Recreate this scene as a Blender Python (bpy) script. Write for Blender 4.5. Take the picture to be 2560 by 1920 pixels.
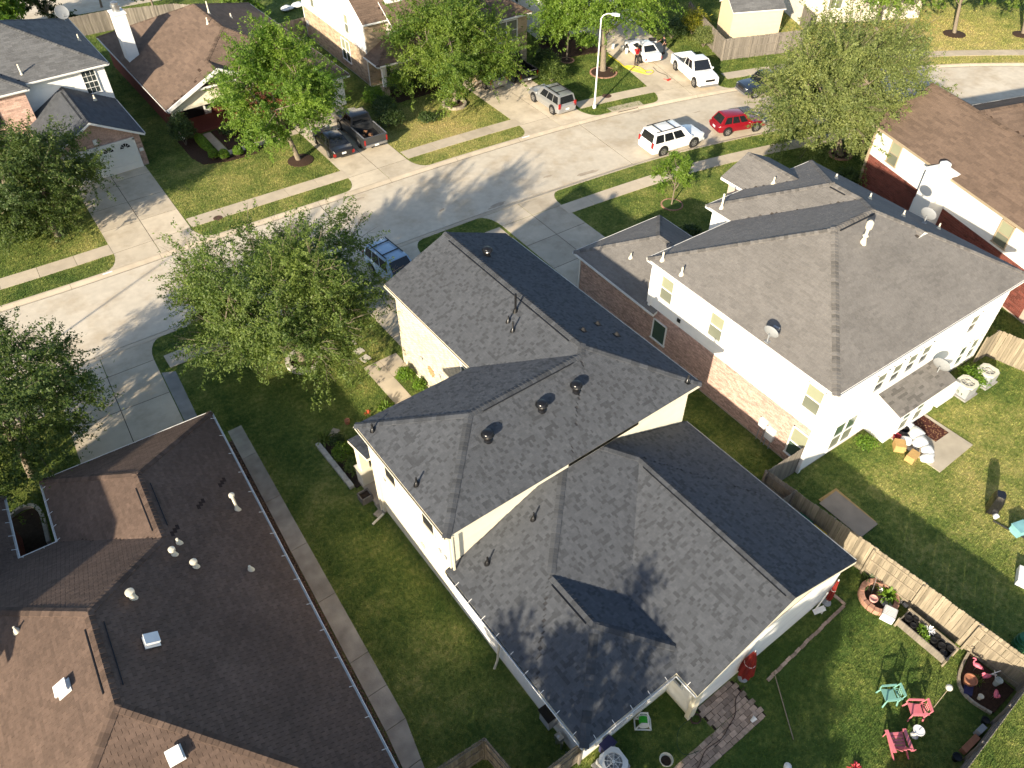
import bpy, math, random
import numpy as np
from mathutils import Matrix, Vector
random.seed(7)
R_ = math.radians
sc = bpy.context.scene
for o in list(bpy.data.objects): bpy.data.objects.remove(o)
col = sc.collection

# ------------------------------------------------------------ camera, sky, sun, exposure
cam_d = bpy.data.cameras.new('camera'); cam = bpy.data.objects.new('camera', cam_d); col.objects.link(cam)
PITCH, YAW = R_(44.9), R_(36.74)
fw = Vector((math.sin(YAW)*math.cos(PITCH), math.cos(YAW)*math.cos(PITCH), -math.sin(PITCH)))
rt = Vector((math.cos(YAW), -math.sin(YAW), 0)); up = rt.cross(fw)
cam.matrix_world = Matrix(((rt.x, up.x, -fw.x, 0), (rt.y, up.y, -fw.y, 0), (rt.z, up.z, -fw.z, 30), (0, 0, 0, 1)))
cam_d.sensor_width = 36; cam_d.lens = 36*1940/2560; cam_d.clip_start = .1; cam_d.clip_end = 2000
sc.camera = cam
SUN_EL, SUN_AZ = R_(20.5), R_(26.0)           # shadows run 26 deg from +x towards +y
to_sun = Vector((-math.cos(SUN_AZ)*math.cos(SUN_EL), -math.sin(SUN_AZ)*math.cos(SUN_EL), math.sin(SUN_EL)))
w = bpy.data.worlds.new('World'); sc.world = w; w.use_nodes = True
nt = w.node_tree; bg = nt.nodes['Background']
sky = nt.nodes.new('ShaderNodeTexSky'); sky.sky_type = 'NISHITA'; sky.sun_disc = False
sky.sun_elevation = SUN_EL; sky.sun_rotation = math.atan2(to_sun.x, to_sun.y) % (2*math.pi)
sky.air_density = 1.0; sky.dust_density = 1.2; sky.altitude = 20
nt.links.new(sky.outputs[0], bg.inputs[0]); bg.inputs[1].default_value = .11
sl = bpy.data.lights.new('sun', 'SUN'); sl.energy = 5.0; sl.angle = R_(.8); sl.color = (1, .875, .68)
so = bpy.data.objects.new('sun', sl); col.objects.link(so); so.location = (-30, -20, 40)
so.rotation_euler = to_sun.to_track_quat('Z', 'Y').to_euler()
sc.view_settings.view_transform = 'Standard'; sc.view_settings.look = 'None'
sc.view_settings.exposure = 1.10; sc.view_settings.gamma = 1; sc.view_settings.use_curve_mapping = False

# ------------------------------------------------------------ materials
MATS = {}
def mat(name, c, rough=.85, var=.18, scale=2.0, var2=0, scale2=.3, bump=0, bscale=60, metal=0, spec=.3, emit=None, stretch=None, coat=0, c2=None):
    if name in MATS: return MATS[name]
    m = bpy.data.materials.new(name); m.use_nodes = True; N = m.node_tree.nodes; L = m.node_tree.links
    b = N['Principled BSDF']; b.inputs['Roughness'].default_value = rough; b.inputs['Metallic'].default_value = metal
    b.inputs['Specular IOR Level'].default_value = spec
    if coat: b.inputs['Coat Weight'].default_value = coat; b.inputs['Coat Roughness'].default_value = .11
    geo = N.new('ShaderNodeNewGeometry'); pos = geo.outputs['Position']
    if stretch:
        mp = N.new('ShaderNodeMapping'); mp.inputs['Scale'].default_value = stretch; L.new(pos, mp.inputs[0]); pos = mp.outputs[0]
    at = N.new('ShaderNodeAttribute'); at.attribute_name = 'tone'
    def noise(s, d):
        n = N.new('ShaderNodeTexNoise'); n.inputs['Scale'].default_value = s; n.inputs['Detail'].default_value = d; L.new(pos, n.inputs['Vector']); return n
    def rng(src, lo, hi):
        r = N.new('ShaderNodeMapRange'); r.inputs[1].default_value = .25; r.inputs[2].default_value = .75; r.inputs[3].default_value = lo; r.inputs[4].default_value = hi
        L.new(src, r.inputs[0]); return r.outputs[0]
    def mul(a, bb):
        k = N.new('ShaderNodeMath'); k.operation = 'MULTIPLY'; L.new(a, k.inputs[0])
        if isinstance(bb, (int, float)): k.inputs[1].default_value = bb
        else: L.new(bb, k.inputs[1])
        return k.outputs[0]
    f = rng(noise(scale, 5).outputs[0], 1-var, 1+var)
    if var2: f = mul(f, rng(noise(scale2, 3).outputs[0], 1-var2, 1+var2))
    # missing attribute reads 0: tone is stored as (tone-1)
    ad = N.new('ShaderNodeMath'); ad.operation = 'ADD'; ad.inputs[1].default_value = 1; L.new(at.outputs['Fac'], ad.inputs[0])
    f = mul(f, ad.outputs[0])
    v = N.new('ShaderNodeVectorMath'); v.operation = 'SCALE'; v.inputs[0].default_value = c[:3]; L.new(f, v.inputs['Scale'])
    if c2:
        mxc = N.new('ShaderNodeMix'); mxc.data_type = 'RGBA'; mxc.inputs[6].default_value = (*c, 1); mxc.inputs[7].default_value = (*c2, 1); n2_ = noise(scale2*1.7, 6); n2_.inputs['Roughness'].default_value = .68
        r2_ = N.new('ShaderNodeMapRange'); r2_.inputs[1].default_value = .47; r2_.inputs[2].default_value = .66; L.new(n2_.outputs[0], r2_.inputs[0]); L.new(r2_.outputs[0], mxc.inputs[0]); L.new(mxc.outputs[2], v.inputs[0])
    L.new(v.outputs[0], b.inputs['Base Color'])
    if bump:
        bn = noise(bscale, 4); bp = N.new('ShaderNodeBump'); bp.inputs['Strength'].default_value = bump; bp.inputs['Distance'].default_value = .02
        L.new(bn.outputs[0], bp.inputs['Height']); L.new(bp.outputs[0], b.inputs['Normal'])
    if emit: b.inputs['Emission Color'].default_value = (*emit, 1); b.inputs['Emission Strength'].default_value = 1
    MATS[name] = m; return m
def leafmat(name, c, c2, trans=.35):
    m = bpy.data.materials.new(name); m.use_nodes = True; N = m.node_tree.nodes; L = m.node_tree.links
    b = N['Principled BSDF']; b.inputs['Roughness'].default_value = .55; b.inputs['Specular IOR Level'].default_value = .35
    at = N.new('ShaderNodeAttribute'); at.attribute_name = 'tone'
    mx = N.new('ShaderNodeMix'); mx.data_type = 'RGBA'; mx.inputs[6].default_value = (*c, 1); mx.inputs[7].default_value = (*c2, 1)
    L.new(at.outputs['Fac'], mx.inputs[0]); L.new(mx.outputs[2], b.inputs['Base Color'])
    tr = N.new('ShaderNodeBsdfTranslucent'); mx2 = N.new('ShaderNodeMix'); mx2.data_type = 'RGBA'; mx2.blend_type = 'MULTIPLY'; mx2.inputs[0].default_value = 1
    mx2.inputs[7].default_value = (1.5, 1.7, .7, 1); L.new(mx.outputs[2], mx2.inputs[6]); L.new(mx2.outputs[2], tr.inputs[0])
    ms = N.new('ShaderNodeMixShader'); ms.inputs[0].default_value = trans; L.new(b.outputs[0], ms.inputs[1]); L.new(tr.outputs[0], ms.inputs[2])
    L.new(ms.outputs[0], N['Material Output'].inputs[0]); MATS[name] = m; return m
def grassmat(name, blades):
    m = bpy.data.materials.new(name); m.use_nodes = True; N = m.node_tree.nodes; L = m.node_tree.links
    b = N['Principled BSDF']; b.inputs['Roughness'].default_value = .9; b.inputs['Specular IOR Level'].default_value = .15
    geo = N.new('ShaderNodeNewGeometry')
    at = N.new('ShaderNodeAttribute'); at.attribute_name = 'dry'
    n1 = N.new('ShaderNodeTexNoise'); n1.inputs['Scale'].default_value = .55; n1.inputs['Detail'].default_value = 6; n1.inputs['Roughness'].default_value = .65
    n2 = N.new('ShaderNodeTexNoise'); n2.inputs['Scale'].default_value = 5; n2.inputs['Detail'].default_value = 4
    for n in (n1, n2): L.new(geo.outputs['Position'], n.inputs['Vector'])
    r1 = N.new('ShaderNodeMapRange'); r1.inputs[1].default_value = .35; r1.inputs[2].default_value = .65; r1.inputs[3].default_value = -.22; r1.inputs[4].default_value = .24; L.new(n1.outputs[0], r1.inputs[0])
    r2 = N.new('ShaderNodeMapRange'); r2.inputs[1].default_value = .3; r2.inputs[2].default_value = .7; r2.inputs[3].default_value = -.18; r2.inputs[4].default_value = .18; L.new(n2.outputs[0], r2.inputs[0])
    a1 = N.new('ShaderNodeMath'); L.new(at.outputs['Fac'], a1.inputs[0]); L.new(r1.outputs[0], a1.inputs[1])
    a2 = N.new('ShaderNodeMath'); a2.use_clamp = True; L.new(a1.outputs[0], a2.inputs[0]); L.new(r2.outputs[0], a2.inputs[1])
    cr = N.new('ShaderNodeValToRGB'); e = cr.color_ramp.elements
    e[0].position = 0; e[0].color = (.088, .144, .032, 1); e[1].position = 1; e[1].color = (.50, .41, .17, 1)
    k = e.new(.33); k.color = (.195, .240, .058, 1); k = e.new(.66); k.color = (.39, .37, .12, 1)
    L.new(a2.outputs[0], cr.inputs[0])
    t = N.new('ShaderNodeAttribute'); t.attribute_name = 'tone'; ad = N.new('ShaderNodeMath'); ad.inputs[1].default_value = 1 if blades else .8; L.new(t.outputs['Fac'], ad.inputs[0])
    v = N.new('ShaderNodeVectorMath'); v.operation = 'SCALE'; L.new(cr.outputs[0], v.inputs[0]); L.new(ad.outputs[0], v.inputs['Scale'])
    L.new(v.outputs[0], b.inputs['Base Color'])
    if not blades:
        n3 = N.new('ShaderNodeTexNoise'); n3.inputs['Scale'].default_value = 22; n3.inputs['Detail'].default_value = 4; L.new(geo.outputs['Position'], n3.inputs['Vector'])
        bp = N.new('ShaderNodeBump'); bp.inputs['Strength'].default_value = .7; bp.inputs['Distance'].default_value = .10; L.new(n3.outputs[0], bp.inputs['Height']); L.new(bp.outputs[0], b.inputs['Normal'])
    else:
        tr = N.new('ShaderNodeBsdfTranslucent'); L.new(v.outputs[0], tr.inputs[0]); ms = N.new('ShaderNodeMixShader'); ms.inputs[0].default_value = .35
        L.new(b.outputs[0], ms.inputs[1]); L.new(tr.outputs[0], ms.inputs[2]); L.new(ms.outputs[0], N['Material Output'].inputs[0])
    MATS[name] = m; return m

M_conc = mat('concrete', (.57, .49, .375), .9, .08, 1.6, .10, .35, .25, 30, c2=(.46, .385, .285))
M_walk = mat('walk_concrete', (.49, .415, .315), .9, .12, 1.5, .10, .3, .25, 30)
M_road = mat('road_concrete', (.56, .495, .395), .9, .08, 2.4, .10, .22, .2, 25, c2=(.46, .385, .285))
M_oldc = mat('grey_concrete', (.27, .265, .25), .95, .2, 1.3, .2, .4, .4, 18)
M_joint = mat('joint_sealant', (.06, .05, .04), .95, .3, 6)
M_soil = mat('soil', (.045, .030, .020), 1, .4, 6, 0, 1, .8, 25)
M_mulch = mat('mulch', (.05, .028, .018), 1, .5, 14, 0, 1, 1, 30)
M_gravel = mat('brown_gravel', (.20, .12, .075), .95, .5, 25)
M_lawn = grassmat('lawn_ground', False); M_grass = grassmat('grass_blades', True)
M_shg = mat('charcoal_shingle', (.071, .076, .085), .95, .10, 14, .05, .5, .5, 120)
M_shd = mat('roof_underlay_dark', (.035, .035, .038), .95)
M_shb = mat('brown_shingle', (.118, .080, .061), .95, .16, 7, .15, .5, .5, 120)
M_shbd = mat('brown_underlay', (.035, .022, .018), .95)
M_sht = mat('taupe_shingle', (.172, .160, .147), .95, .12, 8, .12, .45, .5, 120)
M_shtd = mat('taupe_underlay', (.06, .05, .043), .95)
M_shn = mat('warm_brown_shingle', (.150, .104, .076), .95, .14, 8, .12, .35, .5, 120)
M_shnd = mat('warm_brown_underlay', (.05, .03, .02), .95)
M_shs = mat('slate_grey_shingle', (.13, .13, .13), .95, .16, 9, .12, .5, .5, 120)
M_cream = mat('cream_siding', (.74, .68, .53), .7, .04, 2, .04, .4)
M_white = mat('white_siding', (.78, .77, .73), .7, .04, 2, .05, .4)
M_trim = mat('cream_trim', (.72, .66, .52), .6, .05, 3)
M_wtrim = mat('white_trim', (.78, .77, .74), .55, .05, 3)
M_tantrim = mat('tan_trim', (.36, .29, .20), .6, .05, 3)
M_brickred = mat('red_brick', (.50, .335, .275), .9, .25, 14, .1, .6, .4, 60)
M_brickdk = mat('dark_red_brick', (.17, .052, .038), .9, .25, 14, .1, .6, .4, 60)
M_brickcr = mat('cream_brick', (.62, .55, .43), .9, .12, 12, .08, .6, .4, 60)
M_bricktan = mat('tan_brick', (.46, .35, .24), .9, .12, 12, .08, .6, .4, 60)
M_mortar = mat('mortar', (.48, .44, .38), .95, .1, 6)
M_mortard = mat('dark_mortar', (.44, .36, .30), .95, .1, 6)
M_wood = mat('fence_wood', (.255, .215, .155), .9, .25, 3, .2, .6, .4, 30, stretch=(6, 6, .5))
M_woodg = mat('grey_fence_wood', (.20, .175, .145), .9, .25, 3, .2, .6, .4, 30, stretch=(6, 6, .5))
M_bark = mat('bark', (.19, .155, .115), .95, .3, 6, 0, 1, .8, 12, stretch=(3, 3, .6))
M_glass = mat('window_glass', (.035, .045, .045), .08, .3, .4, spec=.6)
M_glassb = mat('window_blinds', (.27, .28, .19), .35, .12, .6, spec=.5)
M_glassg = mat('green_window', (.065, .10, .075), .12, .3, .5, spec=.6)
M_glassl = mat('lower_screen', (.15, .16, .12), .4, .15, .8, spec=.4)
M_metal = mat('galvanised_metal', (.45, .45, .44), .35, .15, 5, metal=.85)
M_dkmetal = mat('black_metal', (.02, .02, .022), .28, .2, 6, metal=.5, spec=.5)
M_pvc = mat('pvc_cream', (.62, .57, .45), .6, .08, 6)
M_wplast = mat('white_plastic', (.72, .72, .70), .5, .06, 4)
M_gplast = mat('grey_plastic', (.30, .31, .32), .5, .1, 4)
M_black = mat('black_plastic', (.014, .014, .015), .45, .2, 5)
M_tyre = mat('tyre', (.02, .02, .021), .85, .2, 8)
M_rim = mat('rim', (.42, .42, .43), .35, .1, 8, metal=.8)
M_cglass = mat('car_glass', (.012, .014, .017), .06, .1, 1, spec=.7)
M_red_l = mat('taillight', (.30, .012, .012), .2, .1, 3, spec=.6)
M_lamp = mat('headlight', (.55, .55, .55), .15, .1, 3, spec=.6)
M_skin = mat('skin', (.33, .19, .13), .6, .06, 4)
LEAF_A = leafmat('oak_leaves', (.064, .108, .024), (.190, .240, .056), .42)
LEAF_B = leafmat('bright_leaves', (.068, .138, .016), (.205, .290, .040), .42)
LEAF_C = leafmat('greyish_oak_leaves', (.086, .122, .036), (.265, .290, .092), .42)
LEAF_D = leafmat('dark_shrub_leaves', (.024, .048, .014), (.075, .115, .028), .25)
LEAF_E = leafmat('hedge_leaves', (.060, .13, .012), (.16, .26, .022), .3)
LEAF_F = leafmat('olive_leaves', (.062, .122, .018), (.200, .260, .040), .42); LEAF_G = leafmat('dusky_oak_leaves', (.044, .078, .020), (.135, .175, .045), .38)
LEAF_Y = leafmat('yellow_shrub_leaves', (.10, .13, .01), (.30, .27, .02), .3)

# ------------------------------------------------------------ mesh helpers
MW = {}
def setup(o, name, parent, kind, mw):
    col.objects.link(o); MW[o] = mw
    if parent is not None: o.parent = parent
    if kind: o['kind'] = kind
    return o
def tag(o, label=None, cat=None, group=None, kind=None):
    if label: o['label'] = label
    if cat: o['category'] = cat
    if group: o['group'] = group
    if kind: o['kind'] = kind
    return o
def thing(name, label, cat, loc=(0, 0, 0), rz=0, group=None):
    o = bpy.data.objects.new(name, None); o.empty_display_size = .3
    o.location = loc; o.rotation_euler = (0, 0, rz)
    col.objects.link(o); MW[o] = Matrix.Translation(loc) @ Matrix.Rotation(rz, 4, 'Z')
    return tag(o, label, cat, group)
def sharp(me, ang=.7):
    me.polygons.foreach_set('use_smooth', [True]*len(me.polygons)); me.set_sharp_from_angle(angle=ang)
class MB:
    def __init__(s): s.v = []; s.f = []; s.mi = []; s.t = []
    def add(s, vs, fs, mi=0, tone=0.0):
        b = len(s.v); s.v += [tuple(p) for p in vs]
        for f in fs: s.f.append([b+i for i in f]); s.mi.append(mi); s.t.append(tone)
        return s
    def box(s, c, d, rz=0, mi=0, tone=0.0, M=None):
        x, y, z = d[0]/2, d[1]/2, d[2]/2
        vs = [Vector((a, b, e)) for e in (-z, z) for a, b in ((-x, -y), (x, -y), (x, y), (-x, y))]
        m = (M.to_3x3() if M is not None else Matrix.Rotation(rz, 3, 'Z'))
        vs = [m @ p + Vector(c) for p in vs]
        return s.add(vs, [(3, 2, 1, 0), (4, 5, 6, 7), (0, 1, 5, 4), (1, 2, 6, 5), (2, 3, 7, 6), (3, 0, 4, 7)], mi, tone)
    def bar(s, a, b, wd, ht, mi=0, tone=0.0):
        a, b = Vector(a), Vector(b); d = b-a; L = d.length; x = d.normalized()
        u = Vector((0, 0, 1)) if abs(x.z) < .95 else Vector((0, 1, 0))
        y = u.cross(x).normalized(); z = x.cross(y)
        return s.box((a+b)/2, (L, wd, ht), M=Matrix((x, y, z)).transposed(), mi=mi, tone=tone)
    def tube(s, pts, r, n=8, mi=0, tone=0.0, cap=True):
        pts = [Vector(p) for p in pts]; N = len(pts); rr = r if isinstance(r, (list, tuple)) else [r]*N
        vs = []; prev = None
        for i, p in enumerate(pts):
            d = (pts[min(i+1, N-1)]-pts[max(i-1, 0)]).normalized()
            if prev is None: prev = d.orthogonal().normalized()
            x = (prev - d*prev.dot(d))
            x = x.normalized() if x.length > 1e-6 else d.orthogonal().normalized()
            y = d.cross(x); prev = x
            for k in range(n):
                a = 2*math.pi*k/n; vs.append(p + (x*math.cos(a)+y*math.sin(a))*rr[i])
        fs = [(i*n+k, i*n+(k+1) % n, (i+1)*n+(k+1) % n, (i+1)*n+k) for i in range(N-1) for k in range(n)]
        if cap: fs += [tuple(range(n-1, -1, -1)), tuple((N-1)*n+k for k in range(n))]
        return s.add(vs, fs, mi, tone)
    def lathe(s, prof, c=(0, 0, 0), n=16, mi=0, tone=0.0, M=None):
        vs = []
        for r, z in prof:
            for k in range(n):
                a = 2*math.pi*k/n; p = Vector((r*math.cos(a), r*math.sin(a), z))
                if M is not None: p = M.to_3x3() @ p
                vs.append(p+Vector(c))
        N = len(prof)
        fs = [(i*n+k, i*n+(k+1) % n, (i+1)*n+(k+1) % n, (i+1)*n+k) for i in range(N-1) for k in range(n)]
        fs += [tuple(range(n-1, -1, -1)), tuple((N-1)*n+k for k in range(n))]
        return s.add(vs, fs, mi, tone)
    def prism(s, poly, z0, z1, mi=0, tone=0.0, mtop=None):
        n = len(poly)
        if sum(poly[i][0]*poly[(i+1) % n][1]-poly[(i+1) % n][0]*poly[i][1] for i in range(n)) < 0: poly = poly[::-1]
        za = z0 if callable(z0) else (lambda x, y: z0); zb = z1 if callable(z1) else (lambda x, y: z1)
        vs = [(x, y, za(x, y)) for x, y in poly]+[(x, y, zb(x, y)) for x, y in poly]
        s.add(vs, [tuple(range(n-1, -1, -1))]+[(i, (i+1) % n, n+(i+1) % n, n+i) for i in range(n)], mi, tone)
        b = len(s.v)-2*n; s.f.append([b+n+i for i in range(n)]); s.mi.append(mi if mtop is None else mtop); s.t.append(tone)
        return s
    def mesh(s, name, mats, smooth=None):
        me = bpy.data.meshes.new(name); me.from_pydata(s.v, [], s.f)
        for m in (mats if isinstance(mats, (list, tuple)) else [mats]): me.materials.append(m)
        if len(me.polygons) == len(s.mi):
            me.polygons.foreach_set('material_index', s.mi)
            if any(s.t): a = me.attributes.new('tone', 'FLOAT', 'FACE'); a.data.foreach_set('value', s.t)
        if smooth: sharp(me, smooth)
        me.update(); return me
    def build(s, name, mats, parent=None, kind=None, smooth=None):
        if not s.v: return None
        if parent is None:
            P = Matrix.Identity(4)
        else:
            P = MW[parent]
        Pi = P.inverted(); loc = [Pi @ Vector(p) for p in s.v]
        lo = [min(p[i] for p in loc) for i in range(3)]; hi = [max(p[i] for p in loc) for i in range(3)]
        c = Vector(((lo[0]+hi[0])/2, (lo[1]+hi[1])/2, lo[2]))
        s.v = [tuple(p-c) for p in loc]
        o = bpy.data.objects.new(name, s.mesh(name, mats, smooth)); o.location = c
        return setup(o, name, parent, kind, P @ Matrix.Translation(c))
def inst(name, me, M, parent=None, kind=None):
    o = bpy.data.objects.new(name, me); P = MW[parent] if parent is not None else Matrix.Identity(4)
    o.matrix_basis = P.inverted() @ M
    return setup(o, name, parent, kind, M)
def np_mesh(name, V, F, m, parent=None, kind=None, attrs=None):
    me = bpy.data.meshes.new(name); n = F.shape[1]
    P = MW[parent] if parent is not None else Matrix.Identity(4)
    Pi = np.array(P.inverted()); V = V @ Pi[:3, :3].T + Pi[:3, 3]
    me.vertices.add(len(V)); me.vertices.foreach_set('co', V.astype(np.float32).ravel())
    me.loops.add(F.size); me.loops.foreach_set('vertex_index', F.astype(np.int32).ravel())
    me.polygons.add(len(F)); me.polygons.foreach_set('loop_start', np.arange(0, F.size, n, dtype=np.int32))
    me.materials.append(m)
    for k, (dom, val) in (attrs or {}).items():
        a = me.attributes.new(k, 'FLOAT', dom); a.data.foreach_set('value', val.astype(np.float32))
    me.update(calc_edges=True); me.validate()
    o = bpy.data.objects.new(name, me); return setup(o, name, parent, kind, P.copy())
class Frame:
    def __init__(s, ox, oy, deg): s.ox, s.oy, s.a = ox, oy, R_(deg); s.c, s.s = math.cos(s.a), math.sin(s.a)
    def __call__(s, x, y, z=0): return Vector((s.ox+x*s.c-y*s.s, s.oy+x*s.s+y*s.c, z))
    def d(s, x, y, z=0): return Vector((x*s.c-y*s.s, x*s.s+y*s.c, z))
    def inv(s, x, y): x -= s.ox; y -= s.oy; return x*s.c+y*s.s, -x*s.s+y*s.c
ID = Frame(0, 0, 0)
def clip_poly(poly, a, b, c):      # keep a*x+b*y<=c ; poly of tuples (x,y,...)
    out = []; n = len(poly)
    for i in range(n):
        p, q = poly[i], poly[(i+1) % n]; fp = a*p[0]+b*p[1]-c; fq = a*q[0]+b*q[1]-c
        if fp <= 1e-9: out.append(p)
        if (fp < -1e-9 and fq > 1e-9) or (fp > 1e-9 and fq < -1e-9):
            t = fp/(fp-fq); out.append(tuple(p[k]+(q[k]-p[k])*t for k in range(len(p))))
    return out
# ------------------------------------------------------------ tiled surfaces (shingles, boards, bricks)
CAMP = Vector((0, 0, 30))
def in_view(p, mx=1.0):
    d = p-CAMP; z = d.dot(fw); return z > 1 and abs(d.dot(rt))/z < .66*mx and abs(d.dot(up))/z < .495*mx
def tile_face(P0, s, t, n, poly, expo, widths, gap=.0, bond=None, thick=.012, tones=(0,), cull=None, flat=False, rs=None, a0=None):
    rs = rs or random; out = []
    A = [p[0] for p in poly]; B = [p[1] for p in poly]; lo, hi = min(A), max(A); b0, b1 = min(B), max(B)
    m = len(poly); edges = []
    for i in range(m):
        p, q = poly[i], poly[(i+1) % m]; nx, ny = q[1]-p[1], -(q[0]-p[0]); edges.append((nx, ny, nx*p[0]+ny*p[1]))   # inside: nx*x+ny*y<=c
    k = 0; y = b0
    while y < b1-1e-4:
        y1 = min(y+expo, b1+expo); x = lo - (rs.random()*widths[-1] if bond is None else (k % bond)*widths[0]/bond)
        while x < hi:
            wd = widths[0] if len(widths) == 1 else rs.choice(widths)
            x1 = x+wd; r = [(x+gap/2, y+(gap/2 if flat else 0)), (x1-gap/2, y+(gap/2 if flat else 0)), (x1-gap/2, y1-(gap/2 if flat else 0)), (x+gap/2, y1-(gap/2 if flat else 0))]
            full = all(a*px+b*py <= c+1e-6 for (a, b, c) in edges for (px, py) in r)
            pl = r
            if not full:
                pl = [tuple(p) for p in r]
                for (a, b, c) in edges:
                    pl = clip_poly(pl, a, b, c)
                    if len(pl) < 3: break
            if len(pl) >= 3:
                ca = sum(p[0] for p in pl)/len(pl); cb = sum(p[1] for p in pl)/len(pl); cw = P0+s*ca+t*cb
                if not (cull and cull(cw, full, [P0+s*p[0]+t*p[1] for p in pl])):
                    out.append((pl, full, x+gap/2, y, x1-gap/2-(x+gap/2), cw, rs.choice(tones), thick*(1 if flat else rs.uniform(.75, 1.3)), y))
            x = x1
        y += expo; k += 1
    return out
def piece_mesh(mb, pc, P0, s, t, n, expo, flat, lift=.004):
    pl, full, x, y, wd, cw, tone, th, yb = pc
    m = len(pl); top = []; bot = []
    for a, b in pl:
        h = th if flat else th*(1-.8*min(1, (b-yb)/expo))
        p = P0+s*a+t*b; top.append(p+n*(h+lift)); bot.append(p-n*.004)
    mb.add(top+bot, [tuple(range(m))]+[(m+i, m+(i+1) % m, (i+1) % m, i) for i in range(m) if not (full and i == 2 and not flat)], 0, tone)
_pm = {}
def unit_piece(wd, expo, th, tone, m, flat, lift=.004):
    key = (round(wd, 3), round(expo, 3), round(th, 3), round(tone, 2), m.name, flat)
    if key not in _pm:
        mb = MB(); z = Vector((0, 0, 1))
        piece_mesh(mb, ([(0, 0), (wd, 0), (wd, expo), (0, expo)], 1, 0, 0, wd, None, tone, th, 0), Vector((0, 0, 0)), Vector((1, 0, 0)), Vector((0, 1, 0)), z, expo, flat, lift)
        _pm[key] = mb.mesh('piece', m)
    return _pm[key]
def emit_pieces(name, stuffname, lst, parent, m, expo, flat, nind, lift=.004):
    """lst: (piece, P0,s,t,n). the nind nearest whole pieces in view become objects, the rest one stuff mesh"""
    idx = [i for i, q in enumerate(lst) if q[0][1] and in_view(q[0][5])]
    idx.sort(key=lambda i: (lst[i][0][5]-CAMP).length); ind = set(idx[:nind]); mb = MB()
    for i, (pc, P0, s, t, n) in enumerate(lst):
        if i in ind:
            th = round(pc[7]/.004)*.004
            me = unit_piece(pc[4], expo, th, pc[6], m, flat, lift); me.name = name
            o = P0+s*pc[2]+t*pc[3]
            inst(name, me, Matrix(((s.x, t.x, n.x, o.x), (s.y, t.y, n.y, o.y), (s.z, t.z, n.z, o.z), (0, 0, 0, 1))), parent)
        else: piece_mesh(mb, pc, P0, s, t, n, expo, flat, lift)
    if mb.v: mb.build(stuffname, m, parent, kind='stuff')

class Body:
    """roof body in house coordinates: ridge along axis, hip or gable ends, equal pitch"""
    def __init__(s, x0, x1, y0, y1, ze, p, axis='y', e0='hip', e1='hip', clip=None):
        s.x0, s.x1, s.y0, s.y1, s.ze, s.p, s.axis, s.e0, s.e1, s.clip = x0, x1, y0, y1, ze, p, axis, e0, e1, clip
    def h(s, x, y):
        if not (s.x0 <= x <= s.x1 and s.y0 <= y <= s.y1): return -9
        if s.clip and not (s.clip[0] <= x <= s.clip[1] and s.clip[2] <= y <= s.clip[3]): return -9
        if s.axis == 'y': d = [x-s.x0, s.x1-x]+([y-s.y0] if s.e0 == 'hip' else [])+([s.y1-y] if s.e1 == 'hip' else [])
        else: d = [y-s.y0, s.y1-y]+([x-s.x0] if s.e0 == 'hip' else [])+([s.x1-x] if s.e1 == 'hip' else [])
        return s.ze+s.p*min(d)
    def geo(s):
        a0, a1, b0, b1 = (s.x0, s.x1, s.y0, s.y1) if s.axis == 'y' else (s.y0, s.y1, s.x0, s.x1)
        h = (a1-a0)/2; ac = (a0+a1)/2; ba = b0+(h if s.e0 == 'hip' else 0); bb = b1-(h if s.e1 == 'hip' else 0); zr = s.ze+s.p*h; z = s.ze
        F = [[(a0, b1, z), (a0, b0, z), (ac, ba, zr), (ac, bb, zr)], [(a1, b0, z), (a1, b1, z), (ac, bb, zr), (ac, ba, zr)]]
        E = [((ac, ba, zr), (ac, bb, zr))]
        if s.e0 == 'hip': F.append([(a0, b0, z), (a1, b0, z), (ac, ba, zr)]); E += [((a0, b0, z), (ac, ba, zr)), ((a1, b0, z), (ac, ba, zr))]
        if s.e1 == 'hip': F.append([(a1, b1, z), (a0, b1, z), (ac, bb, zr)]); E += [((a1, b1, z), (ac, bb, zr)), ((a0, b1, z), (ac, bb, zr))]
        if s.axis == 'x':
            sw = lambda p: (p[1], p[0], p[2])
            F = [[sw(f[1]), sw(f[0])]+[sw(q) for q in f[:1:-1]] for f in F]; E = [tuple(sw(q) for q in e) for e in E]
        if s.clip:
            c = s.clip; G = []
            for f in F:
                g = f
                for a, b, cc in ((-1, 0, -c[0]), (1, 0, c[1]), (0, -1, -c[2]), (0, 1, c[3])):
                    g = clip_poly(g, a, b, cc)
                    if len(g) < 3: break
                G.append((f, g if len(g) >= 3 else None))
        else: G = [(f, f) for f in F]
        return G, E
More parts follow.
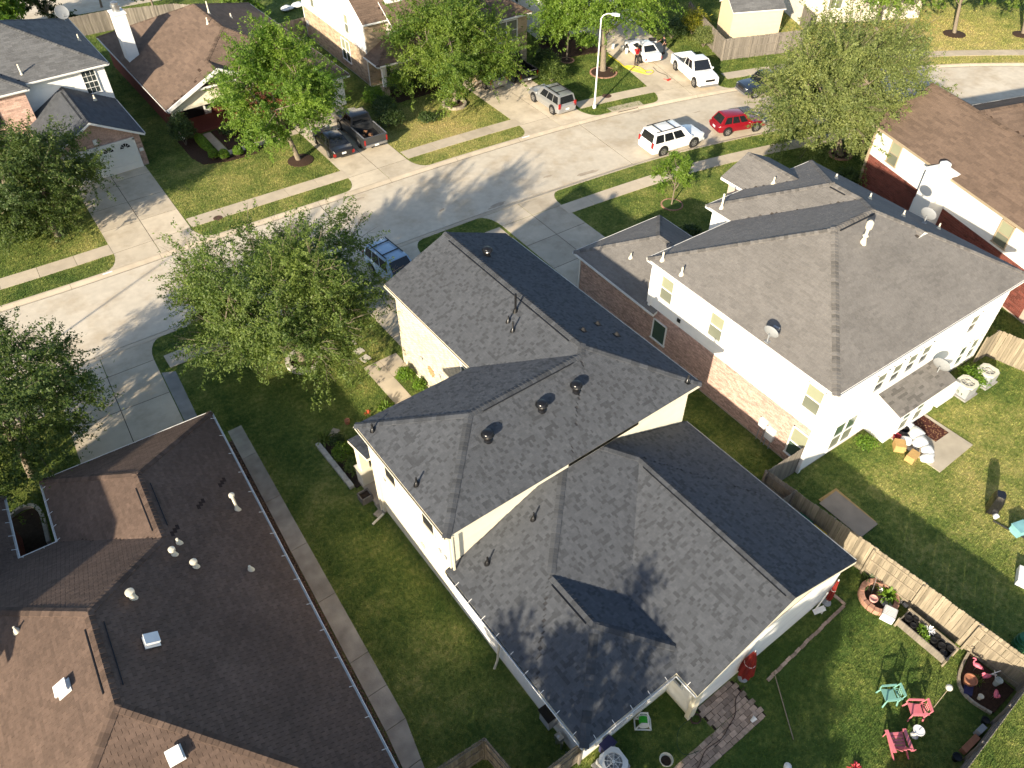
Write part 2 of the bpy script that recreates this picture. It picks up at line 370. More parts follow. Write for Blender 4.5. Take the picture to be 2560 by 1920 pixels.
def roof(root, fr, bodies, msh, mun, mtrim, style='dim', nind=0, solids=(), slab=.17, caps=True, name='roof', expo=None):
    rs = random.Random(len(bodies)*31+int(abs(bodies[0].x0)*10))
    mb = MB(); pcs = []; capl = []
    if style == 'dim': expo = expo or .15; widths = (.08, .11, .15, .18); tones = (-.28, -.2, -.03, 0, .02, .06, .11, .17); gap = .0; bond = None; th = .016
    elif style == 'tab': expo = expo or .14; widths = (.32,); tones = (-.12, -.05, 0, .04, .1); gap = .012; bond = 2; th = .012
    elif style == 'far': expo = expo or .22; widths = (.4, .55, .7); tones = (-.14, -.06, 0, .05, .12); gap = 0; bond = None; th = .018
    else: expo = expo or .155; widths = (.3, .38); tones = (-.08, -.03, 0, .03, .07); gap = .004; bond = None; th = .014
    for bi, B in enumerate(bodies):
        G, E = B.geo()
        def hidden(x, y, z, cap, eps=.03):
            for j, C in enumerate(bodies):
                if j == bi: continue
                hh = C.h(x, y)
                if hh > z+eps or (cap and hh > z-.02): return True
            for (a, b, c, d, zt) in solids:
                if a < x < b and c < y < d and z < zt: return True
            return False
        for f, g in G:
            if g is None: continue
            W = [fr(*q) for q in f]; P0 = W[0]; s = (W[1]-W[0]).normalized()
            n = s.cross(W[2]-W[0]).normalized(); t = n.cross(s)
            poly = [((fr(*q)-P0).dot(s), (fr(*q)-P0).dot(t)) for q in g]
            dz = Vector((0, 0, -.012-.004*bi)); m = len(g); GW = [fr(*q) for q in g]
            top = [q+dz for q in GW]; bot = [q+dz-Vector((0, 0, slab)) for q in GW]
            mb.add(top+bot, [tuple(range(m))], 0); b = len(mb.v)-2*m
            for i in range(m): mb.f.append([b+m+i, b+m+(i+1) % m, b+(i+1) % m, b+i]); mb.mi.append(1); mb.t.append(0)
            mb.f.append([b+m+i for i in range(m-1, -1, -1)]); mb.mi.append(1); mb.t.append(0)
            def cull(cw, full, cs):
                x, y = fr.inv(cw.x, cw.y)
                if hidden(x, y, cw.z, None, .03 if full else -.004): return True
                for j in range(bi):
                    if bodies[j].h(x, y) > cw.z-.02 and all(bodies[j].h(*fr.inv(q.x, q.y)) > q.z-.02 for q in cs): return True
                return False
            for pc in tile_face(P0, s, t, n, poly, expo, widths, gap, bond, th, tones, cull, False, rs): pcs.append((pc, P0, s, t, n))
        if caps:
            for a, b in E:
                A, Bv = fr(*a), fr(*b); L = (Bv-A).length
                if L < .3: continue
                d = (Bv-A)/L; q = 0
                while q < L-.05:
                    pt = A+d*(q+.1); x, y = fr.inv(pt.x, pt.y)
                    ok = not hidden(x, y, pt.z, True)
                    if B.clip and not (B.clip[0] <= x <= B.clip[1] and B.clip[2] <= y <= B.clip[3]): ok = False
                    if ok: capl.append((A+d*q, d, abs(d.z) > .02, B.p))
                    q += .2
    ro = mb.build(name, [mun, mtrim], root)
    emit_pieces('shingle', 'shingle_field', pcs, ro, msh, expo, False, nind)
    # ridge caps: bent strips over ridges and hips
    cm = {}; rest = MB()
    for k, (p, d, hip, pit) in enumerate(capl):
        lat = Vector((0, 0, 1)).cross(d).normalized(); u = d.cross(lat)
        dr = .15*pit*(.72 if hip else 1); tone = rs.choice((-.36, -.28, -.2, -.1, 0))
        def cap(mbb, P, X, Y, Z):
            vs = []
            for a, th in ((0, .04), (.22, .016)):
                for l, zz in ((-.17, -dr*1.13), (0, .0), (.17, -dr*1.13)): vs.append(P+X*a+Y*l+Z*(zz+th+.012))
            for a, th in ((0, -.01), (.22, -.01)):
                for l, zz in ((-.17, -dr*1.13), (0, .0), (.17, -dr*1.13)): vs.append(P+X*a+Y*l+Z*(zz+th))
            mbb.add(vs, [(0, 3, 4, 1), (1, 4, 5, 2), (0, 1, 7, 6), (1, 2, 8, 7), (0, 6, 9, 3), (2, 5, 11, 8), (3, 9, 10, 4), (4, 10, 11, 5)], 0, tone)
        if nind and in_view(p):
            key = (round(dr, 3), round(tone, 2))
            if key not in cm:
                mm = MB(); cap(mm, Vector((0, 0, 0)), Vector((1, 0, 0)), Vector((0, 1, 0)), Vector((0, 0, 1))); cm[key] = mm.mesh('ridge_cap', msh)
            inst('ridge_cap', cm[key], Matrix(((d.x, lat.x, u.x, p.x), (d.y, lat.y, u.y, p.y), (d.z, lat.z, u.z, p.z), (0, 0, 0, 1))), ro)
        else: cap(rest, p, d, lat, u)
    if rest.v: rest.build('ridge_cap_row', msh, ro, kind='stuff')
    return ro
def cladding(wall, fr, a, b, z0, z1, kind, m, gable=None, nind=0, off=.006, k=1):
    """clad the outer face of a wall running a->b (outside on the right hand of a->b) with boards or bricks"""
    A, Bp = fr(a[0], a[1], z0), fr(b[0], b[1], z0); s = (Bp-A).normalized(); L = (Bp-A).length; t = Vector((0, 0, 1)); n = s.cross(t)
    poly = [(0, 0), (L, 0), (L, z1-z0)]+([(gable[0], gable[1]-z0)] if gable else [])+[(0, z1-z0)]
    rs = random.Random(int(L*100)+int(z0*10))
    if kind == 'board': lst = tile_face(A+n*off, s, t, n, poly, .19, (3.6,), .004, 3, .02, (-.03, -.01, 0, .01, .02), None, False, rs); e, fl, nm = .19, False, 'siding_board'
    else: lst = tile_face(A+n*off, s, t, n, poly, .078*k, (.213*k,), .014, 2, .012, (-.25, -.12, -.04, 0, .06, .14, .22) if kind == 'brick' else (-.04, -.02, 0, .02, .04) if kind == 'palebrick' else (-.16, -.06, 0, .03, .07, -.3), None, True, rs); e, fl, nm = .078*k, True, 'brick'
    emit_pieces(nm, nm+'_field', [(p, A+n*off, s, t, n) for p in lst], wall, m, e, fl, nind, 0)
def gutter(root, fr, a, b, z, m, side, ticks=0, size=.09):
    """open gutter from a to b; side=+1 outside on the right hand of a->b"""
    A, Bp = fr(a[0], a[1], z), fr(b[0], b[1], z); d = (Bp-A).normalized(); n = d.cross(Vector((0, 0, 1)))*side
    mb = MB(); u = Vector((0, 0, 1)); o = A+n*.004; L = (Bp-A).length
    prof = [(0, -.09), (.07, -.09), (size, .01), (size-.015, .02), (.062, -.075), (0.0, -.075)]
    vs = [o+n*x+u*z_ for x, z_ in prof]+[o+d*L+n*x+u*z_ for x, z_ in prof]; k = len(prof)
    f = [(i, (i+1) % k, k+(i+1) % k, k+i) for i in range(k)]+[tuple(range(k-1, -1, -1)), tuple(range(k, 2*k))]
    if side > 0: f = [tuple(reversed(q)) for q in f]
    mb.add(vs, f)
    if ticks:
        q = ticks*.6
        while q < L: mb.bar(o+d*q+n*(size+.005)+u*.012, o+d*q-n*.13+u*.125, .017, .015); q += ticks
    return mb.build('gutter', m, root)
def window(root, fr, c, out, wd, ht, z, mg=None, mf=None, panes=(1, 2), mg2=None, depth=.07, name='window', bars=None):
    """c: house xy of the wall face at the window's middle, out: outward dir in house axes"""
    mg = mg or M_glass; mf = mf or M_wtrim; mg2 = mg2 or mg
    n = fr.d(*out).normalized(); s = n.cross(Vector((0, 0, 1))); o = fr(c[0], c[1], z); u = Vector((0, 0, 1))
    M = Matrix((s, n, u)).transposed(); mb = MB(); fwid = .065
    def bx(mb_, x, zz, w_, h_, dep, off): mb_.box(o+s*x+u*zz+n*off, (w_, dep, h_), M=M)
    bx(mb, -wd/2, ht/2, fwid, ht+fwid, depth, depth/2); bx(mb, wd/2, ht/2, fwid, ht+fwid, depth, depth/2)
    bx(mb, 0, 0, wd+.16, fwid, depth+.03, depth/2+.015); bx(mb, 0, ht, wd+fwid, fwid, depth-.004, depth/2)
    nx, nz = panes
    for i in range(1, nx): bx(mb, -wd/2+wd*i/nx, ht/2, fwid, ht-fwid, depth-.01, depth/2)
    for j in range(1, nz): bx(mb, 0, ht*j/nz, wd-fwid, .05, depth-.014, depth/2)
    if bars:
        for i in range(1, bars[0]): bx(mb, -wd/2+wd*i/bars[0], ht/2, .022, ht-fwid, .03, depth*.55)
        for j in range(1, bars[1]): bx(mb, 0, ht*j/bars[1], wd-fwid, .022, .028, depth*.55)
    wo = mb.build(name, mf, root)
    for i in range(nx):
        for j in range(nz):
            pb = MB(); pb.box(o+s*(-wd/2+wd*(i+.5)/nx)+u*(ht*(j+.5)/nz)+n*.018, (wd/nx-.05, .012, ht/nz-.04), M=M); pb.build('pane', mg2 if j == 0 else mg, wo)
    return wo
def walls(root, fr, rects, m, name='wall'):
    mb = MB()
    for x0, x1, y0, y1, z0, z1 in rects:
        mb.prism([tuple(fr(*p)[:2]) for p in ((x0, y0), (x1, y0), (x1, y1), (x0, y1))], z0, z1)
    return mb.build(name, m, root)
def gable_wall(root, fr, a, b, z0, zpk, m, th=.12, name='gable_wall'):
    A, B_ = fr(a[0], a[1], z0), fr(b[0], b[1], z0); n = (B_-A).normalized().cross(Vector((0, 0, 1)))
    C = (A+B_)/2; C.z = zpk; mb = MB(); vs = [A, B_, C, A-n*th, B_-n*th, C-n*th]
    mb.add(vs, [(0, 1, 2), (5, 4, 3), (0, 3, 4, 1), (1, 4, 5, 2), (2, 5, 3, 0)]); return mb.build(name, m, root)
def pipe_vent(root, p, h=.45, r=.045, m=None, boot=None, capr=None):
    m = m or M_dkmetal; mb = MB(); p = Vector(p)
    mb.lathe([(.15, -.06), (.12, .03), (r+.02, .16), (r, .18), (r, h), (r*.8, h+.01)], p, 12)
    if capr: mb.lathe([(capr*.5, h-.02), (capr, h), (capr, h+.1), (capr*.3, h+.14)], p, 12)
    o = mb.build('vent_pipe', m, root, smooth=.8)
    bb = MB(); bb.box(p+Vector((0, 0, -.02)), (.34, .34, .03), M=boot) if boot is not None else None
    if bb.v: bb.build('flashing', m, o)
    return o
def turbine(root, p, m=None):
    m = m or M_dkmetal; p = Vector(p); mb = MB()
    mb.lathe([(.22, -.15), (.2, .02), (.16, .05), (.16, .2), (.19, .22)], p, 16); o = mb.build('turbine_vent', m, root, smooth=.8)
    hd = MB(); n = 18
    for k in range(n):
        a = 2*math.pi*k/n; pts = []
        for j in range(5):
            f = j/4; r = .2+.07*math.sin(math.pi*f); aa = a+.35*f; pts.append(p+Vector((r*math.cos(aa), r*math.sin(aa), .22+.2*f)))
        for j in range(4):
            q, q2 = pts[j], pts[j+1]; t = Vector((-math.sin(a), math.cos(a), 0))*.045
            hd.add([q-t, q+t, q2+t, q2-t], [(0, 1, 2, 3)])
    hd.lathe([(.17, .22), (.17, .42)], p, 12); hd.lathe([(.22, .42), (.2, .45), (.1, .49), (.02, .5)], p, 16)
    hd.build('turbine_head', m, o, smooth=.6); return o
def box_vent(root, p, R3, m=None):
    m = m or M_wplast; p = Vector(p); mb = MB(); mb.box(p, (.5, .5, .03), M=R3)
    mb.box(p+R3 @ Vector((0, .02, .09)), (.34, .38, .16), M=R3); mb.box(p+R3 @ Vector((0, -.02, .185)), (.42, .48, .05), M=R3)
    return mb.build('box_vent', m, root)
# ------------------------------------------------------------ street geometry
KP = [(-60, 54.5), (-30, 50.6), (-3, 48.05), (10, 47.6), (20, 47.1), (30, 46.6), (42, 45.4), (50, 43.8), (58, 41.5), (66, 38.5), (75, 34.1), (82, 29.4), (92, 21.5), (110, 5)]
def catmull(P, per=24):
    out = []
    for i in range(len(P)-1):
        p0, p1, p2, p3 = P[max(i-1, 0)], P[i], P[i+1], P[min(i+2, len(P)-1)]
        for k in range(per):
            t = k/per; out.append(tuple(.5*((2*p1[j])+(-p0[j]+p2[j])*t+(2*p0[j]-5*p1[j]+4*p2[j]-p3[j])*t*t+(-p0[j]+3*p1[j]-3*p2[j]+p3[j])*t**3) for j in range(len(p1))))
    return out+[tuple(P[-1])]
KC = np.array(catmull(KP)); KD = np.gradient(KC, axis=0); KD /= np.linalg.norm(KD, axis=1)[:, None]; KN = np.stack([-KD[:, 1], KD[:, 0]], 1)
KS = np.concatenate([[0], np.cumsum(np.linalg.norm(np.diff(KC, axis=0), axis=1))])
def KPT(s, d):
    x = np.interp(s, KS, KC[:, 0]); y = np.interp(s, KS, KC[:, 1]); nx = np.interp(s, KS, KN[:, 0]); ny = np.interp(s, KS, KN[:, 1]); return (float(x+nx*d), float(y+ny*d))
def SX(x, d=0): return float(np.interp(x, KC[:, 0]+KN[:, 0]*d, KS))
RW = 8.1; RZ = -.10
def yk(x, d): return KPT(SX(x, d), d)[1]
def strip(mb, s0, s1, prof, mi=0, tone=0, step=1.5):
    """prof: list of (d,z) across; swept along the street"""
    n = max(2, int((s1-s0)/step)+1); S = np.linspace(s0, s1, n); k = len(prof); vs = []
    for s in S:
        for d, z in prof: x, y = KPT(s, d); vs.append((x, y, z))
    mb.add(vs, [(i*k+j, (i+1)*k+j, (i+1)*k+j+1, i*k+j+1) for i in range(n-1) for j in range(k-1)], mi, tone)
def slab_strip(name, m, parent, s0, s1, d0, d1, z0, z1, tone=0):
    mb = MB(); n = max(2, int((s1-s0)/1.5)+1); S = np.linspace(s0, s1, n)
    poly = [KPT(s, d0) for s in S]+[KPT(s, d1) for s in S[::-1]]
    mb.prism(poly, z0, z1, tone=tone); return mb.build(name, m, parent)
SMIN, SMAX = SX(-45), SX(104)
mb = MB(); mb.add([(-400, -400, -.2), (500, -400, -.2), (500, 600, -.2), (-400, 600, -.2)], [(0, 1, 2, 3)])
mb.build('ground', M_lawn, kind='structure')
mb = MB(); strip(mb, SMIN, SMAX, [(-RW-.1, RZ-.03), (.1, RZ-.03)]); road = mb.build('road', M_joint, kind='structure')
js = [SMIN, SX(-4.9, -4), SX(17.7, -4), SX(40.3, -4), SX(62.5, -3), SX(80, -3), SMAX]
for i in range(len(js)-1):
    mb = MB(); n = int((js[i+1]-js[i])/1.5)+2; S = np.linspace(js[i]+.03, js[i+1]-.03, n)
    mb.prism([KPT(s, -RW+.44) for s in S]+[KPT(s, -.43) for s in S[::-1]], RZ-.02, RZ, tone=(-.03, .03, 0, -.05, .04, 0)[i]); mb.build('slab', M_road, road)
M_stain = mat('road_stain', (.36, .30, .23), .95, .15, 3, .25, .8); rs_ = random.Random(4)
for x, y, rx, ry, a in ((36.2, 38.9, 1.1, .28, -.05), (28.0, 39.35, .9, .22, .1), (33.4, 40.3, .5, .16, -.1), (8.8, 41.6, .35, .3, 0), (20.6, 46.0, .6, .12, -.05), (50.2, 41.0, .6, .1, -.2), (46.0, 44.1, .7, .12, -.1), (24.5, 41.2, .3, .12, .3), (15.0, 44.6, .25, .1, .2)):
    mb = MB(); n = 18; vs = []
    for k in range(n):
        t = 2*math.pi*k/n; q = rs_.uniform(.55, 1.1); u, v = rx*q*math.cos(t), ry*q*math.sin(t); vs.append((x+u*math.cos(a)-v*math.sin(a), y+u*math.sin(a)+v*math.cos(a), RZ+.004))
    mb.add(vs, [tuple(range(n))]); mb.build('stain', M_stain, road)
# mountable kerbs with gutter pan
for nm, pf in (('far', [(-.40, RZ+.002), (-.30, RZ+.006), (-.10, -.01), (-.02, .015), (.10, .02), (.10, -.1)]), ('near', [(-RW-.10, -.1), (-RW-.10, .02), (-RW+.02, .015), (-RW+.10, -.01), (-RW+.30, RZ+.006), (-RW+.40, RZ+.002)])):
    ko = None
    for i in range(len(js)-1):
        for a, b in zip(np.linspace(js[i], js[i+1], 5)[:-1], np.linspace(js[i], js[i+1], 5)[1:]):
            mb = MB(); strip(mb, a+.008, b-.008, pf, tone=random.uniform(-.06, .06))
            if ko is None: ko = mb.build('kerb', M_walk, kind='structure')
            else: mb.build('kerb_stone', M_walk, ko)
DRY = [(14, 53, 6, .30), (31, 51, 5.5, .65), (38, 47, 2, .2), (25, 56, 3, .1), (82, 37, 11, .62), (74, 46, 5, .45), (70, 43, 3, .2), (47, 50, 5, -.12), (32, 4, 4.5, .30), (36, 7, 4, .15), (29, 7, 2, .1), (3, 52, 3, .30), (-2, 48.5, 5, -.1), (12, 31, 3, .18), (18, 48, 4, .05),
       (7, 24, 3, .10), (6, 13, 3, .10), (19, 3, 5, -.12), (14, 3, 4, -.15), (40, 33, 4, .12), (27, 1, 3, .12), (36, 33, 3, .05), (60, 34, 6, .1)]
def dryness(x, y):
    d = np.full_like(x, .20, dtype=float)
    for a, b, r, v in DRY: d += v*np.exp(-((x-a)**2+(y-b)**2)/(r*r))
    return d
def lawn(name, far):
    xs = np.concatenate([np.arange(-60, -12, 4.), np.arange(-12, 100, 1.), [100, 106]])
    fr_ = np.concatenate([np.arange(0, 56, 1.), np.arange(56, 90, 3.), [100, 140, 180]]); V = []
    for x in xs:
        y0 = yk(x, .04 if far else -RW-.04)
        for f in fr_: V.append((x, y0+(f if far else -f), 0))
    V = np.array(V); n = len(fr_); i, j = np.meshgrid(np.arange(len(xs)-1), np.arange(n-1), indexing='ij'); a = (i*n+j).ravel()
    F = np.stack([a, a+n, a+n+1, a+1] if far else [a, a+1, a+n+1, a+n], 1)
    return np_mesh(name, V, F, M_lawn, None, 'structure', {'dry': ('POINT', dryness(V[:, 0], V[:, 1]))})
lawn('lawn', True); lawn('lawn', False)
EXCL = []     # polygons (world xy, convex) where no grass grows
def excl(poly): EXCL.append(np.array(poly, float)); return poly
def rectp(fr, x0, x1, y0, y1): return [tuple(fr(*p)[:2]) for p in ((x0, y0), (x1, y0), (x1, y1), (x0, y1))]
# sidewalks as rows of slabs, gaps at the driveways
def sidewalk(label, d0, d1, spans):
    so_ = None
    for xa, xb in spans:
        a, b = SX(xa, d0), SX(xb, d0); n = max(1, round((b-a)/2.35)); e = np.linspace(a, b, n+1)
        for k in range(n):
            t = random.uniform(-.10, .08); A, B_ = e[k]+.012, e[k+1]-.012
            if so_ is None: so_ = slab_strip('sidewalk', M_walk, None, A, B_, d0, d1, -.08, .025, t); so_['kind'] = 'structure'
            else: slab_strip('slab', M_walk, so_, A, B_, d0, d1, -.08, .025, t)
        S = np.linspace(a, b, max(2, int((b-a)/2)))
        for q, q2 in zip(S[:-1], S[1:]): excl([KPT(q, d0-.05), KPT(q2, d0-.05), KPT(q2, d1+.05), KPT(q, d1+.05)])
sidewalk('far', 1.85, 3.1, [(-30, 4.25), (9.5, 21.35), (26.3, 36.8), (42.5, 50.8), (57.0, 100)])
sidewalk('near', -RW-3.05, -RW-1.85, [(-30, -3.1), (3.45, 14.6), (20.6, 26.4), (31.35, 60), (66, 92)])
def driveway(label, fr, xl, xr, y0, kerb_d, far, cross, m=None, flare=1.0, mid=True, z=.014, tone=0):
    """straight slabs from y0 (house) to the sidewalk line, then a flared apron to the kerb; house axes of fr"""
    m = m or M_conc; xm = (xl+xr)/2
    def yline(x, d):   # y in frame where the line x=const meets street offset d
        lo, hi = -60., 80.
        best = None
        for _ in range(40):
            mid_ = (lo+hi)/2; p = fr(x, mid_); s = SX(p.x, d); q = KPT(s, d)
            if p.y > q[1]: hi = mid_
            else: lo = mid_
        return (lo+hi)/2
    sg = 1 if far else -1; d_ap = kerb_d+sg*1.85; dk = kerb_d+sg*.1
    ys = [y0]+[c for c in cross]; root = None
    cells = []
    xsr = [(xl, xm), (xm, xr)] if mid else [(xl, xr)]
    for a, b in xsr:
        ya, yb = yline(a, d_ap), yline(b, d_ap); lv = [(y0, y0)]+[(c, c) for c in cross]+[(ya, yb)]
        for (p, q), (p2, q2) in zip(lv[:-1], lv[1:]):
            cells.append([(a, p), (b, q), (b, q2), (a, p2)])
        ka, kb = yline(a, dk), yline(b, dk); po = [(a, ya), (b, yb)]
        if b == xr:
            for k in range(1, 6): f = k/5; po.append((b+flare*(1-math.cos(f*math.pi/2)), yb+(yline(b+flare*f, dk)-yb)*math.sin(f*math.pi/2)))
        else: po.append((b, kb))
        if a == xl:
            for k in range(5, 0, -1): f = k/5; po.append((a-flare*(1-math.cos(f*math.pi/2)), ya+(yline(a-flare*f, dk)-ya)*math.sin(f*math.pi/2)))
        else: po.append((a, ka))
        cells.append(po)
    for c in cells:
        cx, cy = sum(p[0] for p in c)/len(c), sum(p[1] for p in c)/len(c)
        pw = []
        for x, y in c:
            dx = .02 if x < cx else -.02; dy = .02 if y < cy else -.02; pw.append(tuple(fr(x+dx, y+dy)[:2]))
        excl([tuple(fr(cx+(x-cx)*1.02, cy+(y-cy)*1.02)[:2]) for x, y in c]); mb = MB(); mb.prism(pw, -.08, z, tone=tone+random.uniform(-.08, .08))
        if root is None: root = mb.build('driveway', m, kind='structure')
        else: mb.build('slab', m, root)
    jb = MB(); jb.prism([tuple(fr(*p)[:2]) for p in ((xl+.03, y0+.03*sg), (xr-.03, y0+.03*sg), (xr-.03, yline(xr, d_ap)), (xl+.03, yline(xl, d_ap)))], -.06, .006); jb.build('joint_filler', M_joint, root)
    return root
F_LB = Frame(3.73, 29.2, -3.5); F_FR = Frame(0, 0, -3.0); F_R = Frame(25.3, 10.38, -2.2)
driveway('far left', Frame(9.5, 52, -1.5), -5.2, 0, 7.8, 0, True, (6.6, 3.3, .4)); driveway('H2', Frame(26.3, 52, -1.5), -5.0, 0, 9, 0, True, (6, 3, .4))
driveway('H3', Frame(42.5, 52, -3.5), -5.75, 0, 8, 0, True, (5, 1.5)); driveway('H4', Frame(57.1, 50, -16), -5.9, 0, 9, 0, True, (6, 2.5, -.6))
driveway('LB', F_LB, -6.43, -1.28, 0.3, -RW, False, (2.6, 5.46), M_conc, .8, True, .014, -.08)
driveway('main', ID, 14.7, 20.5, 29.15, -RW, False, (31.4, 34.0), M_conc, .9, True, .014, -.04)
driveway('right', F_R, 0.35, 5.35, 18.0, -RW, False, (20.6, 23.6), M_conc, .9, True, .014, -.12)
mb = MB(); mb.prism(excl([tuple(F_LB(*p)[:2]) for p in ((-1.25, .4), (-.62, .4), (-.55, 6.9), (-1.25, 7.2))]), -.08, .02); tag(mb.build('path', M_oldc, kind='structure'))
# ------------------------------------------------------------ houses
def rotm(fr, pitch=0, az=0):
    """rotation with local z tilted by slope: az = downhill heading in house axes"""
    return (Matrix.Rotation(fr.a+az, 3, 'Z') @ Matrix.Rotation(pitch, 3, 'Y'))
P1 = .417
M_dkpane = mat('dark_screen', (.02, .021, .022), .7, .2, 3, spec=.1)
# --- main house, charcoal roof
mh = thing('house', 'two storey cream house with charcoal shingle roof in the centre of the picture', 'house', (14.7, 15, 0))
wl = walls(mh, ID, [(8.22, 21.25, 15.05, 21.45, 0, 5.42), (14.2, 21.252, 15.06, 29.2, 0, 5.421), (8.223, 13.0, 6.85, 15.3, 0, 2.76), (12.63, 21.15, 5.68, 15.3, 0, 2.761)], M_cream)
B_main = [Body(13.85, 21.6, 14.7, 29.55, 5.4, P1, 'y', 'hip', 'gable'), Body(7.9, 21.6, 14.7, 21.8, 5.4, P1, 'x', 'hip', 'gable', clip=(7.9, 17.75, 14.7, 21.8))]
B_low = [Body(7.88, 21.5, 9.02, 15.2, 2.7, P1, 'y', 'hip', 'gable', clip=(7.88, 21.5, 9.02, 15.06)), Body(12.28, 21.5, 5.43, 15.2, 2.7, P1, 'y', 'gable', 'gable', clip=(12.28, 21.5, 5.43, 15.06)), Body(7.88, 13.5, 6.48, 15.2, 2.7, P1, 'y', 'hip', 'gable', clip=(7.88, 13.5, 6.48, 15.06))]
roof(mh, ID, B_main, M_shg, M_shd, M_trim, 'dim', 0, name='upper_roof')
roof(mh, ID, B_low, M_shg, M_shd, M_trim, 'dim', 300, name='lower_roof')
cladding(wl, ID, (8.22, 21.45), (8.22, 15.05), .2, 5.38, 'board', M_cream); cladding(wl, ID, (8.223, 15.05), (8.223, 6.85), .2, 2.7, 'board', M_white)
cladding(wl, ID, (8.22, 15.05), (21.25, 15.05), 2.7, 5.38, 'board', M_cream)
cladding(wl, ID, (8.23, 6.85), (12.6, 6.85), .2, 2.7, 'board', M_white); cladding(wl, ID, (12.63, 6.85), (12.63, 5.68), .2, 2.7, 'board', M_white)
cladding(wl, ID, (12.63, 5.68), (21.15, 5.68), .2, 2.7, 'board', M_white)
gable_wall(mh, ID, (12.63, 5.68), (21.15, 5.68), 2.7, 4.42, M_cream)
gable_wall(mh, ID, (21.25, 29.19), (14.2, 29.19), 5.38, 6.85, M_cream)
cladding(wl, ID, (14.2, 29.2), (14.2, 21.45), .15, 5.38, 'crbrick', M_brickcr, nind=0); cladding(wl, ID, (21.25, 29.2), (14.2, 29.2), .15, 5.38, 'crbrick', M_brickcr)
for a, b, z, sd in (((7.9, 14.72), (7.9, 21.78), 5.36, -1), ((13.85, 21.85), (13.85, 29.5), 5.36, -1), ((7.88, 6.5), (7.88, 14.9), 2.66, -1)): gutter(mh, ID, a, b, z, M_wtrim if z < 3 else M_trim, sd, .9 if z < 3 else 0)
gutter(mh, ID, (7.9, 6.48), (12.2, 6.48), 2.66, M_wtrim, 1, .85); gutter(mh, ID, (12.28, 6.4), (12.28, 5.45), 2.66, M_wtrim, 1, .8); gutter(mh, ID, (21.5, 5.5), (21.5, 15), 2.66, M_wtrim, 1); gutter(mh, ID, (21.6, 15), (21.6, 29), 5.36, M_wtrim, 1)
for y, z in ((19.6, 3.6), (16.6, 3.6)): window(mh, ID, (8.19, y), (-1, 0), .9, 1.5, z-.05, M_dkpane, M_cream, (1, 1), depth=.045)
for x in (10.0, 11.05): window(mh, ID, (x, 6.82), (0, -1), .85, 1.5, .8, M_glass, M_wtrim)
window(mh, ID, (12.60, 6.5), (-1, 0), .5, .8, 1.5, M_glass, M_wtrim, (1, 1)); window(mh, ID, (14.17, 22.6), (-1, 0), .8, 1.2, 3.9, M_glass)
mb = MB(); mb.box((12.66, 5.62, 1.25), (.34, .2, 2.5)); mb.build('corner_board', M_trim, mh)
for c_, d_ in (((8.14, 20.9, 2.7), (.14, .22, 5.2)), ((8.16, 15.0, 4.0), (.12, .14, 2.7))): MB().box(c_, d_).build('corner_board', M_trim, mh)
def ornament(pts, m, name='wall_ornament'):
    for (x, y, z, r, n) in pts:
        o = MB(); 
        if n > 2:
            vs = [(x-.03, y+r*(1 if k % 2 == 0 else .6)*math.cos(math.pi*k/n), z+r*(1 if k % 2 == 0 else .6)*math.sin(math.pi*k/n)) for k in range(2*n)]
            vs2 = [(x, b, c) for a, b, c in vs]; k = 2*n; o.add(vs+vs2, [tuple(range(k)), tuple(range(2*k-1, k-1, -1))]+[(i, i+k, (i+1) % k+k, (i+1) % k) for i in range(k)])
        else: o.box((x-.02, y, z), (.05, r*1.3, r*2)); o.box((x-.025, y+r*.3, z+r*.6), (.05, r*1.9, r*.5))
        o.build(name, m, mh)
ornament([(14.17, 26.07, 1.66, .36, 10)], mat('terracotta_sun', (.42, .24, .12), .8, .3, 9)); ornament([(14.17, 26.93, 1.97, .10, 2), (14.17, 25.16, 2.02, .1, 2)], M_gplast)
ornament([(8.2, 17.38, 1.4, .22, 9)], mat('sandy_disc', (.55, .48, .34), .8, .2, 9)); ornament([(8.2, 15.83, 2.9, .1, 2), (8.2, 15.4, 2.92, .1, 2), (8.2, 20.29, 2.98, .1, 2)], M_gplast)
for x in (11.5, 14.26, 16.13): turbine(mh, (x, 17.05, 6.37))
turbine(mh, (18.56, 26.96, 6.68))
sl_ = math.atan(P1)
for x, y, z, h, az in ((8.31, 20.91, 5.57, .42, math.pi), (8.29, 17.39, 5.57, .42, math.pi), (9.25, 14.01, 3.28, .42, math.pi), (11.57, 14.06, 4.24, .42, math.pi), (21.05, 15.08, 5.56, .4, 0), (16.45, 22.32, 6.48, .32, math.pi), (16.28, 21.74, 6.41, .55, math.pi)):
    pipe_vent(mh, (x, y, z), h, .04, M_dkmetal, rotm(ID, sl_, az))
mb = MB(); mb.tube([(17.0, 22.5, 6.7), (17.0, 22.5, 7.75)], .055, 8); mb.lathe([(.16, -.05), (.07, .18)], (17, 22.5, 6.7), 10); mb.build('flue_pipe', M_dkmetal, mh, smooth=.8)
for x, y, z in ((20.0, 20.02, 6.1), (18.74, 19.64, 6.62), (20.3, 19.0, 5.98)): pipe_vent(mh, (x, y, z), .14, .025, M_tyre, rotm(ID, sl_, 0))
for a, b, z, sx in (((11.9, 18.42), (16.6, 18.42), 6.93, 0), ): pass
# ridge vents: dark slots beside the ridges
mb = MB()
for a, b in (((17.48, 28.9, 6.925), (17.48, 19.2, 6.925)), ((12.0, 18.05, 6.835), (16.8, 18.05, 6.835)), ((16.7, 13.2, 4.565), (16.7, 5.7, 4.565)), ((10.45, 11.5, 3.80), (10.45, 9.5, 3.80))): mb.bar(Vector(a)+Vector((0, 0, .03)), Vector(b)+Vector((0, 0, .03)), .035, .03)
mb.build('ridge_vent_slot', M_black, mh)
